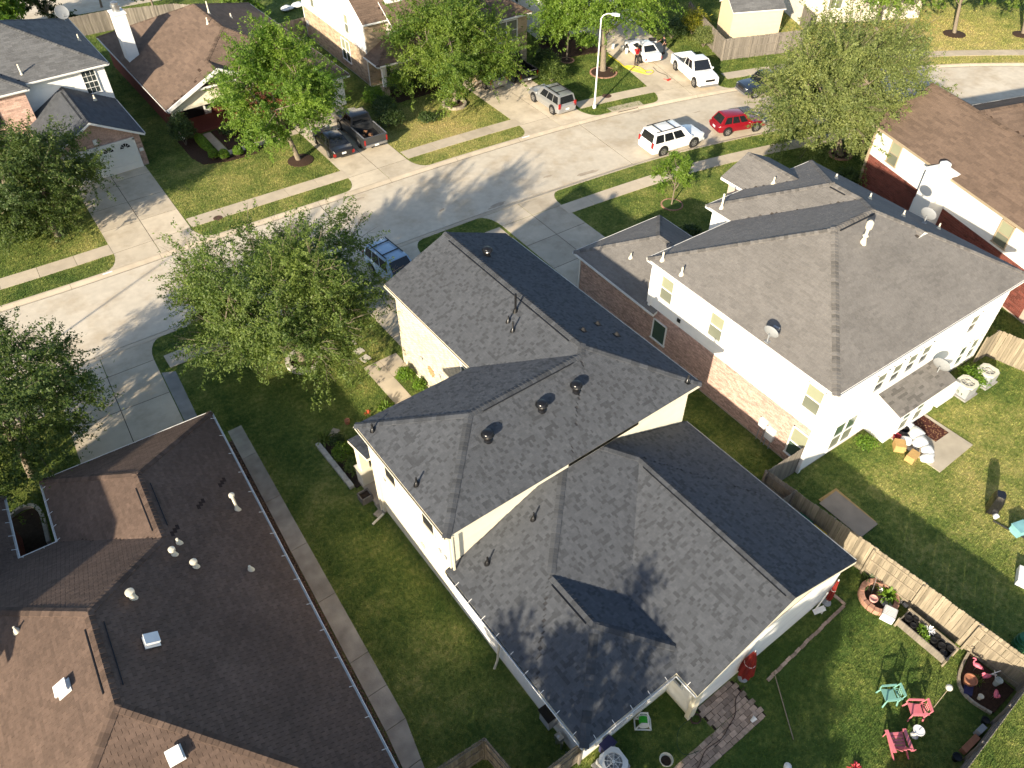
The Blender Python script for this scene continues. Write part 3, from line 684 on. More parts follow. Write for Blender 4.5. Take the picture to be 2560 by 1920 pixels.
# porch in the nook
prf = [Body(7.98, 15, 21.3, 25.5, 2.75, .22, 'x', 'gable', 'gable', clip=(7.98, 14.1, 21.9, 23.4))]
mb = MB(); mb.box((8.35, 23.0, 1.3), (.42, .42, 2.6)); mb.box((8.35, 23.0, .5), (.62, .62, 1.0)); mb.box((8.35, 23, 1.04), (.7, .7, .08)); mb.build('porch_column', M_cream, mh)
pr = MB(); pr.prism([(8.0, 21.46), (14.15, 21.46), (14.15, 23.45), (8.0, 23.45)], lambda x, y: 2.66+(23.45-y)*.28, lambda x, y: 2.80+(23.45-y)*.28); po = pr.build('porch_roof', M_trim, mh)
A = Vector((14.15, 23.46, 2.815)); s_ = Vector((-1, 0, 0)); t_ = Vector((0, -1, .28)).normalized(); n_ = s_.cross(t_)
if n_.z < 0: n_ = -n_
emit_pieces('shingle', 'shingle_field', [(p, A, s_, t_, n_) for p in tile_face(A, s_, t_, n_, [(0, 0), (6.15, 0), (6.15, 2.06), (0, 2.06)], .15, (.2, .28, .34), 0, None, .016, (-.3, -.1, 0, .1, .2), None, False, random.Random(5))], po, M_shg, .15, False, 0)
mb = MB(); mb.box((8.6, 22.3, .06), (1.2, 1.8, .12)); mb.box((11.2, 22.6, .06), (5.6, 1.6, .118)); mb.build('porch_floor', M_walk, mh); excl(rectp(ID, 7.9, 14.3, 21.3, 23.5))
mb = MB(); mb.bar((8.02, 20.78, .06), (7.3, 20.56, .06), .09, .07); mb.bar((8.05, 21.0, .1), (8.05, 21.0, 5.3), .09, .07); mb.bar((8.15, 14.75, 2.9), (8.15, 14.75, 5.3), .08, .06); mb.build('downspout', M_trim, mh)
mb = MB(); mb.tube([(8.1, 11.6, 2.5), (8.02, 11.6, 1.6), (7.95, 11.6, .6), (7.75, 11.55, .15)], .05, 8); mb.build('downspout', M_pvc, mh, smooth=.8)
mb = MB(); mb.box((7.99, 8.45, 1.25), (.42, .55, .8)); mb.box((7.96, 8.45, 1.67), (.52, .62, .05), mi=1); mb.build('meter_cabinet', [M_gplast, M_dkmetal], mh)
mb = MB(); mb.tube([(7.95, 7.85, .1), (7.95, 7.85, .8), (7.9, 7.75, 1.0)], .06, 8); mb.tube([(7.95, 7.6, .1), (7.95, 7.6, .7)], .05, 8); mb.box((7.93, 7.75, .85), (.22, .3, .28)); mb.tube([(7.9, 7.3, .5), (7.85, 7.1, .9), (7.7, 7.0, 1.1), (7.5, 6.95, .9)], .02, 6); mb.build('gas_meter', M_metal, mh, smooth=.8)
mb = MB(); mb.box((8.9, 6.74, 1.2), (.3, .12, .4)); mb.build('disconnect_box', M_wplast, mh)
for r in ((8.1, 21.3, 14.9, 21.5), (14.1, 21.3, 14.9, 29.25), (8.1, 21.2, 6.8, 15), (12.55, 21.2, 5.6, 15)): excl(rectp(ID, *r))

# --- brown roofed house, bottom left
lb = thing('house', 'single storey house with dark brown shingle roof and white gutters, bottom left', 'house', (F_LB(-6.7, -10).x, F_LB(-6.7, -10).y, 0), F_LB.a)
B_lb = [Body(-13.4, -.1, -20.9, -3.8, 2.6, .5), Body(-7.73, -.1, -12, 0, 2.6, .5, 'y', 'gable', 'hip'), Body(-13.4, -9.27, -10, 0, 2.6, .5, 'y', 'gable', 'hip')]
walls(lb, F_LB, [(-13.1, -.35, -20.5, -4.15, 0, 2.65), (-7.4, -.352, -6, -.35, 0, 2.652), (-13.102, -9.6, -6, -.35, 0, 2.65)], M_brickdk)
roof(lb, F_LB, B_lb, M_shb, M_shbd, M_wtrim, 'tab', 300)
for a, b, sd, tk in (((-.1, -20.8), (-.1, -.05), 1, 1.3), ((-.05, 0), (-7.7, 0), 1, 0), ((-7.73, -.05), (-7.73, -3.8), 1, .8), ((-7.78, -3.8), (-9.22, -3.8), 1, .8), ((-9.27, -3.75), (-9.27, -.05), 1, .8)): gutter(lb, F_LB, a, b, 2.57, M_wtrim, sd, tk)
for u, v, h, r, c in ((-.96, -6.67, .95, .06, .12), (-3.45, -8.02, .3, .05, 0), (-3.74, -8.56, .3, .07, .13), (-3.23, -9.34, .28, .07, .14), (-1.51, -9.99, .26, .05, 0), (-5.41, -10.24, .34, .1, .16), (-9.23, -8.89, .3, .04, 0)):
    p = F_LB(u, v); z = max(B.h(u, v) for B in B_lb); pipe_vent(lb, (p.x, p.y, z), h, r, M_pvc, rotm(F_LB, math.atan(.5), 0 if u > -7 else math.pi), c or None)
box_vent(lb, F_LB(-5.32, -12.27, 3.98+1.32), rotm(F_LB, math.atan(.5), 0) @ Matrix.Rotation(-math.pi/2, 3, 'Z'))
box_vent(lb, F_LB(-8.13, -12.37, 5.27), rotm(F_LB, math.atan(.5), math.pi) @ Matrix.Rotation(-math.pi/2, 3, 'Z'))
box_vent(lb, F_LB(-5.77, -16.26, 4.97), rotm(F_LB, math.atan(.5), -math.pi/2) @ Matrix.Rotation(-math.pi/2, 3, 'Z'))
mb = MB()
for a, b in (((-4.15, -4.5), (-4.15, -7.0)), ((-7.0, -11.0), (-7.0, -13.6)), ((-6.4, -11.0), (-6.4, -13.6)), ((-3.58, -4.5), (-3.58, -7.0))):
    za = max(B.h(*a) for B in B_lb)+.035; mb.bar(F_LB(*a, za), F_LB(*b, za), .04, .03)
mb.build('ridge_vent_slot', M_black, lb)
excl(rectp(F_LB, -13.2, -.2, -20.6, -4)); excl(rectp(F_LB, -7.5, -.2, -6, -.2)); excl(rectp(F_LB, -13.2, -9.5, -6, -.2))

# --- grey-brown roofed house, right
rh = thing('house', 'two storey white sided house with taupe shingle roof and pink brick base, right of centre', 'house', (F_R(7, 7).x, F_R(7, 7).y, 0), F_R.a)
P2 = .47
wr = walls(rh, F_R, [(.3, 14.9, .42, 11.9, 0, 5.95), (6.5, 14.902, 9, 13.9, 0, 5.951), (9.5, 13.1, 12, 15.55, 0, 5.9), (.302, 6.6, 9, 17.95, 0, 2.85)], M_mortard)
B_r = [Body(0, 15.2, 0, 12.25, 5.9, P2, 'x'), Body(6.2, 15.2, 4, 14.2, 5.9, P2, 'y', 'gable', 'hip'), Body(9.2, 13.3, 8, 16.0, 5.9, P2, 'y', 'gable', 'gable')]
roof(rh, F_R, B_r, M_sht, M_shtd, M_wtrim, 'std', 0, name='upper_roof')
roof(rh, F_R, [Body(0, 6.9, 9, 18.3, 2.8, .5, 'y', 'gable', 'hip', clip=(0, 6.9, 11.9, 18.3)), Body(0, 6.9, 9, 18.31, 2.8, .5, 'y', 'gable', 'hip', clip=(0, .28, 11.2, 11.9))], M_sht, M_shtd, M_wtrim, 'std', 0, name='garage_roof')
cladding(wr, F_R, (.3, 17.95), (.3, .42), .12, 2.95, 'brick', M_brickred, nind=0); cladding(wr, F_R, (.3, 11.9), (.3, .42), 2.95, 5.9, 'board', M_white, off=.012)
cladding(wr, F_R, (.3, .42), (14.9, .42), .15, 5.9, 'board', M_white); cladding(wr, F_R, (6.5, 13.9), (6.5, 11.9), 3, 5.9, 'board', M_white); cladding(wr, F_R, (.3, 11.9), (.302, 11.9), 3, 5.9, 'board', M_white)
mb = MB(); mb.box(F_R(.26, .45, 2.95), (.16, .16, 5.9), F_R.a); mb.build('corner_board', M_wtrim, rh); MB().box(F_R(.26, 11.85, 4.4), (.14, .14, 3.0), F_R.a).build('corner_board', M_wtrim, rh)
gable_wall(rh, F_R, (12.9, 15.56), (9.6, 15.56), 5.9, 6.65, M_white)
for a, b, z, sd in (((0, .02), (0, 12.2), 5.87, -1), ((.02, 0), (15.2, 0), 5.87, 1), ((0, 11.3), (0, 18.3), 2.77, -1), ((0.02, 18.3), (6.88, 18.3), 2.77, -1), ((6.9, 18.3), (6.9, 12.3), 2.77, -1), ((0.02, 12.25), (6.15, 12.25), 5.87, -1), ((6.2, 12.3), (6.2, 14.2), 5.87, -1), ((6.25, 14.2), (15.1, 14.2), 5.87, -1)): gutter(rh, F_R, a, b, z, M_wtrim, sd)
for v in (10.75, 7.15, 1.05): window(rh, F_R, (.265, v), (-1, 0), .92, 1.5, 3.9, M_glassb, M_wtrim, (1, 2), M_glassl)
window(rh, F_R, (.262, 10.8), (-1, 0), 1.0, 1.35, 1.0, M_glassg, M_wtrim, (1, 1)); window(rh, F_R, (.262, .95), (-1, 0), .95, 1.85, .65, M_glassb, M_wtrim, (1, 2), M_glassg)
for u in (4.5, 5.7, 6.9, 8.0, 12.1): window(rh, F_R, (u, .385), (0, -1), .82 if u > 4 else 1, 1.15, 3.35, M_glassl, M_wtrim, (1, 2), M_glass)
window(rh, F_R, (2.95, .385), (0, -1), 1.75, 1.8, .45, M_glassg, M_wtrim, (2, 2), M_glassl)
for u in (12.8, 13.9): window(rh, F_R, (u, .385), (0, -1), .75, 1.4, .6, M_glassg, M_wtrim, (1, 2))
# lean-to over the back door
wb = walls(rh, F_R, [(5.3, 9.3, -.75, .42, 0, 2.28)], M_white); cladding(wb, F_R, (5.3, -.75), (9.3, -.75), .1, 2.25, 'board', M_white); cladding(wb, F_R, (5.3, .4), (5.3, -.75), .1, 2.25, 'board', M_white)
pr = MB(); pr.prism(rectp(F_R, 5.0, 9.6, -1.05, .4), lambda x, y: 2.5+F_R.inv(x, y)[1]*.3, lambda x, y: 2.64+F_R.inv(x, y)[1]*.3); po = pr.build('lean_to_roof', M_wtrim, rh)
A = F_R(5.0, -1.06, 2.655-1.06*.3); s_ = F_R.d(1, 0); t_ = F_R.d(0, 1, .3).normalized(); n_ = s_.cross(t_)
emit_pieces('shingle', 'shingle_field', [(p, A, s_, t_, n_) for p in tile_face(A, s_, t_, n_, [(0, 0), (4.6, 0), (4.6, 1.5), (0, 1.5)], .15, (.3, .36), 0, None, .014, (-.3, -.1, 0, .05, .1), None, False, random.Random(5))], po, M_sht, .15, False, 0)
for u in (6.35, 7.5): window(rh, F_R, (u, -.785), (0, -1), .8, 1.5, .5, M_glassg, M_wtrim, (1, 2), M_glassl)
for u, v, h, r in ((.36, 11.52, .5, .05), (.33, 10.06, .45, .05), (6.52, 13.36, .9, .06), (10.37, 13.11, .4, .05), (12.0, 8.05, .35, .04), (12.12, 6.01, .35, .04), (14.28, 4.94, .35, .04), (12.89, 10.88, .3, .05), (1.62, 15.09, .3, .035)):
    p = F_R(u, v); z = max([B.h(u, v) for B in B_r]+[2.8+.5*min(u, 6.9-u) if v > 12.3 and u < 6 else 0]); pipe_vent(rh, (p.x, p.y, z), h, r, M_pvc, rotm(F_R, math.atan(P2), math.pi if u < 3 or v > 12.5 else 0))
p = F_R(7.06, 4.98, 8.2); mb = MB(); mb.tube([p, p+Vector((0, 0, 1.15))], .08, 10); mb.lathe([(.2, -.1), (.1, .3)], p, 12); mb.lathe([(.14, .85), (.17, .9), (.17, 1.2), (.08, 1.3)], p, 12); mb.lathe([(.11, .4), (.15, .45), (.11, .5)], p, 12); mb.build('flue_pipe', M_pvc, rh, smooth=.8)
mb = MB()
for a, b in (((6.3, 5.9), (8.9, 5.9)), ((10.4, 8.6), (10.4, 9.6))):
    za = max(B.h(*a) for B in B_r)+.05; mb.bar(F_R(*a, za), F_R(*b, za), .06, .04)
mb.build('ridge_vent_slot', M_black, rh)
mb = MB(); mb.box(F_R(.2, 3.0, 1.3), (.16, .4, .55), F_R.a); mb.box(F_R(.2, 2.45, 1.0), (.18, .5, .75), F_R.a); mb.build('meter_cabinet', M_wplast, rh)
mb = MB()
for v in (3.1, 2.8, 2.6, 2.3): mb.tube([F_R(.18, v, .05), F_R(.18, v, .9)], .025, 6)
mb.build('conduit', M_gplast, rh)
mb = MB(); mb.box(F_R(.26, 9.6, 3.35), (.06, .22, .22), F_R.a); mb.build('wall_vent', M_black, rh)
mb = MB(); mb.tube([F_R(.15, 11.85, 5.7), F_R(.22, 11.98, 5.3), F_R(.22, 11.98, 3.1)], .05, 8); mb.tube([F_R(.24, 17.9, 2.7), F_R(.24, 17.9, .1)], .05, 8); mb.build('downspout', M_wtrim, rh, smooth=.8)
for r in ((.2, 14.9, .3, 11.9), (.2, 6.6, 9, 18), (5.2, 9.4, -.85, .5), (6.4, 14.9, 9, 15.6)): excl(rectp(F_R, *r))

# --- warm brown roofed house, far right
F_B = Frame(50.1, 25.75, -18.2)
rb = thing('house', 'white and red brick two storey house with warm brown roof at the right edge', 'house', (F_B(6, -9).x, F_B(6, -9).y, 0), F_B.a)
ZB = 5.05
wbh = walls(rb, F_B, [(.4, 8.0, -24, -.4, 0, ZB), (7, 20, -8.2, -.6, 0, ZB-.01)], M_mortard)
roof(rb, F_B, [Body(0, 8.4, -24.5, 0, ZB, .5, 'y', 'gable', 'gable'), Body(4.22, 22, -8.55, -.15, ZB, .5, 'x', 'gable', 'hip')], M_shn, M_shnd, M_tantrim, 'far', 0, expo=.2)
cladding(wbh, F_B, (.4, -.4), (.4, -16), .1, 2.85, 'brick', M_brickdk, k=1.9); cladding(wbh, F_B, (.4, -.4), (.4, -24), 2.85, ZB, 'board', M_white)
mb = MB(); mb.box(F_B(.36, -.4, ZB/2), (.16, .16, ZB), F_B.a); mb.build('corner_board', M_tantrim, rb)
gutter(rb, F_B, (0, 0), (0, -24), ZB-.03, M_tantrim, 1); gutter(rb, F_B, (8.4, -.15), (20, -.15), ZB-.03, M_wtrim, -1)
for v, z in ((-2.6, 3.15), (-12.6, 3.1)): window(rb, F_B, (.37, v), (-1, 0), .95, 1.5, z, M_glassb, M_tantrim, (1, 2), M_glassl)
window(rb, F_B, (.37, -6.0), (-1, 0), .8, 1.1, 1.2, M_glassg, M_wtrim, (1, 2)); gable_wall(rb, F_B, (8.0, -.41), (.4, -.41), ZB, 6.9, M_white)
mb = MB(); mb.box(F_B(-.25, -7.3, 2.6), (1.3, 1.25, 5.2), F_B.a); mb.box(F_B(-.25, -7.3, 5.25), (1.5, 1.45, .12), F_B.a); mb.lathe([(.28, 5.3), (.28, 5.62), (.34, 5.66), (.34, 5.8), (.12, 5.92)], F_B(-.25, -7.3), 14); mb.build('chimney', M_white, rb)
p = F_B(1.8, -14.0, 5.95); pipe_vent(rb, p, .4, .05, M_pvc, rotm(F_B, math.atan(.5), math.pi))
excl(rectp(F_B, .3, 8, -24, -.3)); excl(rectp(F_B, -.9, .5, -8, -6.6))

# --- grey roofed house with brick garage, top left
F_1 = Frame(0, 0, 0)
h1 = thing('house', 'white sided house with dark grey roof and red brick garage, top left', 'house', (5, 70, 0))
w1 = walls(h1, F_1, [(3.95, 10.05, 59.9, 66, 0, 2.75), (-8.2, 10.4, 66.4, 77.1, 0, 5.55), (-2.2, 4.45, 65.3, 67, 0, 5.5)], M_mortard)
roof(h1, F_1, [Body(-8.5, 10.75, 66, 77.5, 5.5, .47, 'x'), Body(-3.2, 4.8, 64.9, 72, 5.5, .45, 'y', 'hip', 'gable', clip=(-3.2, 4.8, 64.9, 70))], M_shs, M_shd, M_wtrim, 'far', 0, name='upper_roof')
roof(h1, F_1, [Body(3.7, 10.35, 59.2, 68, 2.7, .54, 'y', 'gable', 'gable', clip=(3.7, 10.35, 59.2, 66.35))], M_shg, M_shd, M_wtrim, 'far', 0, name='garage_roof')
cladding(w1, F_1, (-2, 66.4), (10.4, 66.4), 2.6, 5.5, 'board', M_white); cladding(w1, F_1, (10.4, 66.4), (10.4, 77.1), .3, 5.5, 'board', M_white)
cladding(w1, F_1, (3.95, 59.9), (10.05, 59.9), .1, 2.75, 'brick', M_brickred, k=1.9); cladding(w1, F_1, (10.05, 59.9), (10.05, 66.3), .1, 2.7, 'brick', M_brickred, k=1.9); cladding(w1, F_1, (-2, 65.3), (4.45, 65.3), 2.3, 5.5, 'brick', M_brickred, k=1.9)
gw = gable_wall(h1, F_1, (3.95, 59.89), (10.05, 59.89), 2.75, 4.4, M_brickred)
mb = MB(); mb.box((7.0, 59.8, 1.1), (4.9, .1, 2.2)); gd = mb.build('garage_door', M_white, h1)
for j in range(4):
    for i in range(4):
        mb = MB(); mb.box((7+(i-1.5)*1.2, 59.735, .28+j*.55), (1.1, .03, .47)); mb.build('panel', M_white, gd)
for i in range(4):
    mb = MB(); cx = 7+(i-1.5)*1.2
    for k in range(5):
        a = math.pi*(k+.5)/5; d = Vector((math.cos(a), 0, math.sin(a))); l = Vector((-math.sin(a), 0, math.cos(a)))
        q = Vector((cx, 59.712, 1.76)); mb.add([q+d*.12-l*.03, q+d*.36-l*.09, q+d*.36+l*.09, q+d*.12+l*.03], [(0, 1, 2, 3), (3, 2, 1, 0)])
    mb.build('fan_light', M_black, gd)
mb = MB(); mb.box((4.45, 59.78, 1.15), (.16, .12, 2.35)); mb.box((9.53, 59.78, 1.15), (.16, .12, 2.35)); mb.box((7, 59.78, 2.3), (5.2, .12, .16)); mb.build('door_frame', M_wtrim, h1)
mb = MB(); mb.box((7.0, 59.8, 2.75), (.28, .1, .38)); mb.box((9.85, 59.8, 1.3), (.28, .1, .22)); mb.build('date_stone', M_wtrim, h1)
window(h1, F_1, (9.15, 66.36), (0, -1), 1.0, 1.75, 3.5, M_glass, M_wtrim, (1, 2), bars=(3, 4)); window(h1, F_1, (1.2, 65.26), (0, -1), 1.1, 1.5, 3.3, M_glassg, M_wtrim, (1, 2))
mb = MB(); mb.box((2.1, 65.24, 4.05), (.4, .05, 1.6)); mb.box((.3, 65.24, 4.05), (.4, .05, 1.6)); mb.build('shutter', M_dkmetal, h1)
mb = MB(); mb.bar((6.75, 60.2, 4.45), (6.75, 65.6, 4.45), .05, .03); mb.build('ridge_vent_slot', M_black, h1)
pipe_vent(h1, (8.7, 64.5, 3.75), .35, .06, M_pvc); pipe_vent(h1, (4.9, 66.8, 5.8), .8, .06, M_pvc); pipe_vent(h1, (10.1, 71, 5.8), .5, .05, M_pvc)
gutter(h1, F_1, (4.9, 66), (10.75, 66), 5.47, M_wtrim, 1); gutter(h1, F_1, (10.35, 59.3), (10.35, 66.2), 2.67, M_wtrim, 1); gutter(h1, F_1, (10.75, 66), (10.75, 77.5), 5.47, M_wtrim, 1); gutter(h1, F_1, (-2, 64.9), (4.8, 64.9), 5.47, M_wtrim, 1)
excl(rectp(F_1, 3.8, 10.1, 59.8, 66)); excl(rectp(F_1, -3, 10.5, 65, 79))

# --- brown hip roofed house, second from the left on the far side
h2 = thing('house', 'low brown hip roofed brick house with white chimney and cream porch gable', 'house', (20, 69, 0))
w2 = walls(h2, F_1, [(13.4, 27.0, 65.0, 79.8, 0, 2.62), (18, 27.0, 60, 66, 0, 2.621), (13.4, 14.0, 62.2, 65.5, 0, .25)], M_brickdk)
roof(h2, F_1, [Body(12.95, 27.45, 59.4, 80.3, 2.6, .46, clip=(12.95, 27.45, 61.8, 80.3)), Body(12.95, 27.45, 59.4, 80.3, 2.6, .46, clip=(22.1, 27.45, 59.4, 61.81)), Body(12.95, 22.1, 61.8, 72, 2.6, .46, 'y', 'gable', 'gable')], M_shn, M_shnd, M_wtrim, 'far', 0)
mb = MB(); mb.bar((12.95, 61.72, 2.6), (17.55, 61.72, 4.72), .12, .26); mb.bar((17.55, 61.72, 4.72), (22.1, 61.72, 2.6), .12, .26); mb.build('barge_board', M_wtrim, h2)
gable_wall(h2, F_1, (13.3, 62.15), (21.8, 62.15), 2.5, 4.45, M_cream); mb = MB(); mb.box((17.5, 62.2, 2.38), (8.4, .25, .3)); mb.build('porch_beam', M_cream, h2)
mb = MB(); mb.box((13.5, 62.3, 1.25), (.35, .35, 2.5)); mb.box((18.3, 62.3, 1.25), (.3, .3, 2.5)); mb.build('porch_post', M_wtrim, h2)
mb = MB(); mb.box((15.8, 63.6, .1), (4.6, 2.7, .2)); mb.build('porch_floor', M_brickdk, h2)
mb = MB(); mb.box((15.6, 64.95, 1.2), (1.6, .12, 2.3)); do = mb.build('front_door', M_black, h2); mb = MB(); mb.box((16.75, 64.95, 1.2), (.55, .12, 2.3)); sdl = mb.build('side_light', M_wtrim, h2); mb = MB(); mb.box((16.75, 64.87, 1.35), (.28, .03, 1.5)); mb.build('pane', M_glass, sdl)
for q in range(3):
    mb = MB(); x0 = 18.6; mb.box((x0+q*.0, 62.1-q*0, .0), (.01, .01, .01))
mb = MB()
for sx in (18.1, 18.55): mb.bar((sx, 62.05, .1), (sx, 62.05, 2.3), .05, .05)
for k in range(6): mb.bar((18.1, 62.05, .3+k*.36), (18.55, 62.05, .48+k*.36), .03, .03); mb.bar((18.55, 62.05, .3+k*.36), (18.1, 62.05, .48+k*.36), .03, .03)
mb.build('porch_trellis', M_wtrim, h2)
mb = MB(); mb.box((13.9, 72.9, 3.4), (.95, 1.3, 6.4)); mb.box((13.9, 72.9, 6.65), (1.1, 1.45, .12)); ch = mb.build('chimney', M_wtrim, h2); cladding(ch, F_1, (14.375, 72.25), (14.375, 73.55), 2.8, 6.5, 'board', M_white); cladding(ch, F_1, (13.425, 72.25), (14.375, 72.25), 2.8, 6.5, 'board', M_white)
mb = MB(); mb.lathe([(.3, 6.7), (.3, 7.05), (.38, 7.08), (.38, 7.2), (.3, 7.22), (.3, 7.4), (.1, 7.5)], (13.9, 72.9, 0), 14); mb.build('chimney_cap', M_metal, ch, smooth=.7)
gutter(h2, F_1, (12.95, 62), (12.95, 80.3), 2.57, M_wtrim, -1); gutter(h2, F_1, (22.2, 59.4), (27.4, 59.4), 2.57, M_wtrim, 1); gutter(h2, F_1, (27.45, 59.5), (27.45, 80), 2.57, M_wtrim, 1)
mb = MB(); mb.tube([(13.1, 62.4, 2.5), (13.3, 62.3, 2.2), (13.3, 62.3, .1)], .05, 8); mb.build('downspout', M_wtrim, h2, smooth=.8)
for x, y, h in ((19.7, 68.6, .5), (20.6, 70.6, 1.0), (22.5, 71, .4), (24.3, 69, .4)): pipe_vent(h2, (x, y, B_low[0].ze-2.7+2.6+.46*min(x-12.95, 27.45-x)), h, .06, M_pvc)
mb = MB(); mb.box((24.7, 59.95, 1.1), (4.6, .1, 2.2)); mb.build('garage_door', M_white, h2)
excl(rectp(F_1, 13.3, 27.1, 62, 80)); excl(rectp(F_1, 18, 27.1, 59.9, 63))

# --- tan brick two storey house
F_3 = Frame(30.4, 61.6, -3)
h3 = thing('house', 'tall tan brick house with brown roof and white dormer behind the trees', 'house', (F_3(7, 6).x, F_3(7, 6).y, 0), F_3.a)
w3 = walls(h3, F_3, [(0, 13.5, .0, 14, 0, 5.5), (2.0, 6.2, -.9, .5, 0, 5.2), (7.5, 13.6, -4.5, .5, 0, 5.1)], M_mortar)
roof(h3, F_3, [Body(-.3, 13.8, -.45, 14.4, 5.5, .62, 'x', 'gable', 'gable'), Body(2.0, 6.4, -1.6, 5, 4.95, .62, 'x', 'gable', 'gable', clip=(2.0, 6.4, -1.6, 1.0)), Body(7.2, 13.9, -4.9, 6, 5.1, .55, 'y', 'hip', 'gable')], M_shn, M_shnd, M_wtrim, 'far', 0, name='roof')
roof(h3, F_3, [Body(-.35, 7.5, -2.6, 3, 2.75, .55, 'y', 'hip', 'gable', clip=(-.35, 7.5, -2.6, .02))], M_shn, M_shnd, M_wtrim, 'far', 0, name='porch_roof')
cladding(w3, F_3, (0, 14), (0, 0), .1, 2.95, 'crbrick', M_bricktan, k=1.9); cladding(w3, F_3, (0, 14), (0, 0), 2.95, 5.5, 'board', M_white, off=.012); cladding(w3, F_3, (0, 0), (13.5, 0), .1, 5.4, 'crbrick', M_bricktan, k=1.9)
cladding(w3, F_3, (2, -.9), (6.2, -.9), 2, 5.1, 'crbrick', M_bricktan, k=1.9); cladding(w3, F_3, (7.5, -4.5), (13.6, -4.5), .1, 5, 'crbrick', M_bricktan, k=1.9)
gable_wall(h3, F_3, (0, 13.95), (0, .0), 5.5, 9.7, M_white)
window(h3, F_3, (-.035, 3.6), (-1, 0), .85, 1.6, 3.55, M_glassb, M_wtrim, (1, 2), M_glassl); window(h3, F_3, (-.035, 11.2), (-1, 0), .85, 1.6, 3.55, M_glassl, M_wtrim, (1, 2)); window(h3, F_3, (-.035, 4.5), (-1, 0), 1.7, 1.9, .8, M_glassb, M_wtrim, (2, 2), M_glass)
window(h3, F_3, (3.6, -.935), (0, -1), 2.0, 1.6, 3.3, M_glassl, M_wtrim, (2, 2)); window(h3, F_3, (10.8, -4.535), (0, -1), 3.4, 1.7, 3.0, M_glassl, M_wtrim, (3, 2)); window(h3, F_3, (2.3, -.035), (0, -1), 1.5, 1.7, .6, M_glass, M_wtrim, (2, 1))
mb = MB(); q = F_3(3.3, 1.9); mb.box((q.x, q.y, 7.0), (1.6, 2.6, 1.5), F_3.a); dm = mb.build('dormer', M_wtrim, h3); window(h3, F_3, (3.3, .59), (0, -1), .7, .9, 6.6, M_glass, M_wtrim, (1, 1), bars=(2, 2), name='dormer_window')
mb = MB(); A_ = [F_3(*p) for p in ((2.35, .4, 7.7), (4.25, .4, 7.7), (3.3, .4, 8.5), (2.35, 5.5, 7.7), (4.25, 5.5, 7.7), (3.3, 5.5, 8.5))]; mb.add(A_, [(0, 1, 2), (5, 4, 3), (1, 4, 5, 2), (0, 2, 5, 3), (0, 3, 4, 1)]); mb.build('dormer_roof', M_shn, h3)
mb = MB(); q = F_3(.3, -2.2); mb.box((q.x, q.y, 1.75), (.28, .28, 1.9), F_3.a); mb.box((q.x, q.y, .4), (.6, .6, .8), F_3.a, 1); mb.box((q.x, q.y, 2.35), (.4, .4, .12), F_3.a); mb.build('porch_column', [M_wtrim, M_bricktan], h3)
gutter(h3, F_3, (-.3, -.45), (2.0, -.45), 5.47, M_wtrim, 1); gutter(h3, F_3, (-.35, .0), (-.35, -2.6), 2.72, M_wtrim, 1); gutter(h3, F_3, (-.3, -2.6), (7.4, -2.6), 2.72, M_wtrim, 1); gutter(h3, F_3, (7.3, -4.9), (13.8, -4.9), 5.07, M_wtrim, 1)
mb = MB()
for u, v in ((-.06, .05), (-.06, 13.9)): mb.tube([F_3(u-.2, v-.3, 5.4), F_3(u, v, 5.0), F_3(u, v, .1)], .05, 8)
mb.build('downspout', M_wtrim, h3, smooth=.8); mb = MB(); mb.box(F_3(-.1, 13.2, 1.5), (.16, .4, .5), F_3.a); mb.build('meter_cabinet', M_gplast, h3)
excl(rectp(F_3, -.1, 13.6, -2.4, 14))

# --- white house behind the street lamp, and the pale brick house top right
F_4 = Frame(48.8, 61, -12)
h4 = thing('house', 'plain white sided house mostly hidden behind the trees beside the street lamp', 'house', (F_4(6, 6).x, F_4(6, 6).y, 0), F_4.a)
w4 = walls(h4, F_4, [(0, 12, 0, 14, 0, 5.5)], M_white); roof(h4, F_4, [Body(-.4, 12.4, -.4, 14.4, 5.5, .5)], M_shs, M_shd, M_wtrim, 'far', 0); cladding(w4, F_4, (0, 14), (0, 0), .2, 5.5, 'board', M_white); window(h4, F_4, (-.03, 5), (-1, 0), .8, 1.6, 1.2, M_glass, M_wtrim)
excl(rectp(F_4, -.1, 12, -.1, 14))
F_5 = Frame(72.6, 48.2, -28)
h5 = thing('house', 'pale brick house wall with one window at the top right', 'house', (F_5(5, 5).x, F_5(5, 5).y, 0), F_5.a)
w5 = walls(h5, F_5, [(0, 13, 0, 12, 0, 3.0)], M_mortar); cladding(w5, F_5, (0, 0), (13, 0), .05, 3.0, 'palebrick', mat('pale_brick', (.66, .60, .50), .9, .08, 10, .06, .6), k=1.9); cladding(w5, F_5, (0, 12), (0, 0), .05, 3.0, 'palebrick', MATS['pale_brick'], k=1.9)
roof(h5, F_5, [Body(-.4, 13.4, -.4, 12.4, 3.0, .5)], M_shs, M_shd, M_wtrim, 'far', 0); window(h5, F_5, (3.3, -.03), (0, -1), 1.5, 1.1, 1.45, M_glassg, M_wtrim, (2, 1), M_glassl)
excl(rectp(F_5, -.1, 13, -.1, 12))
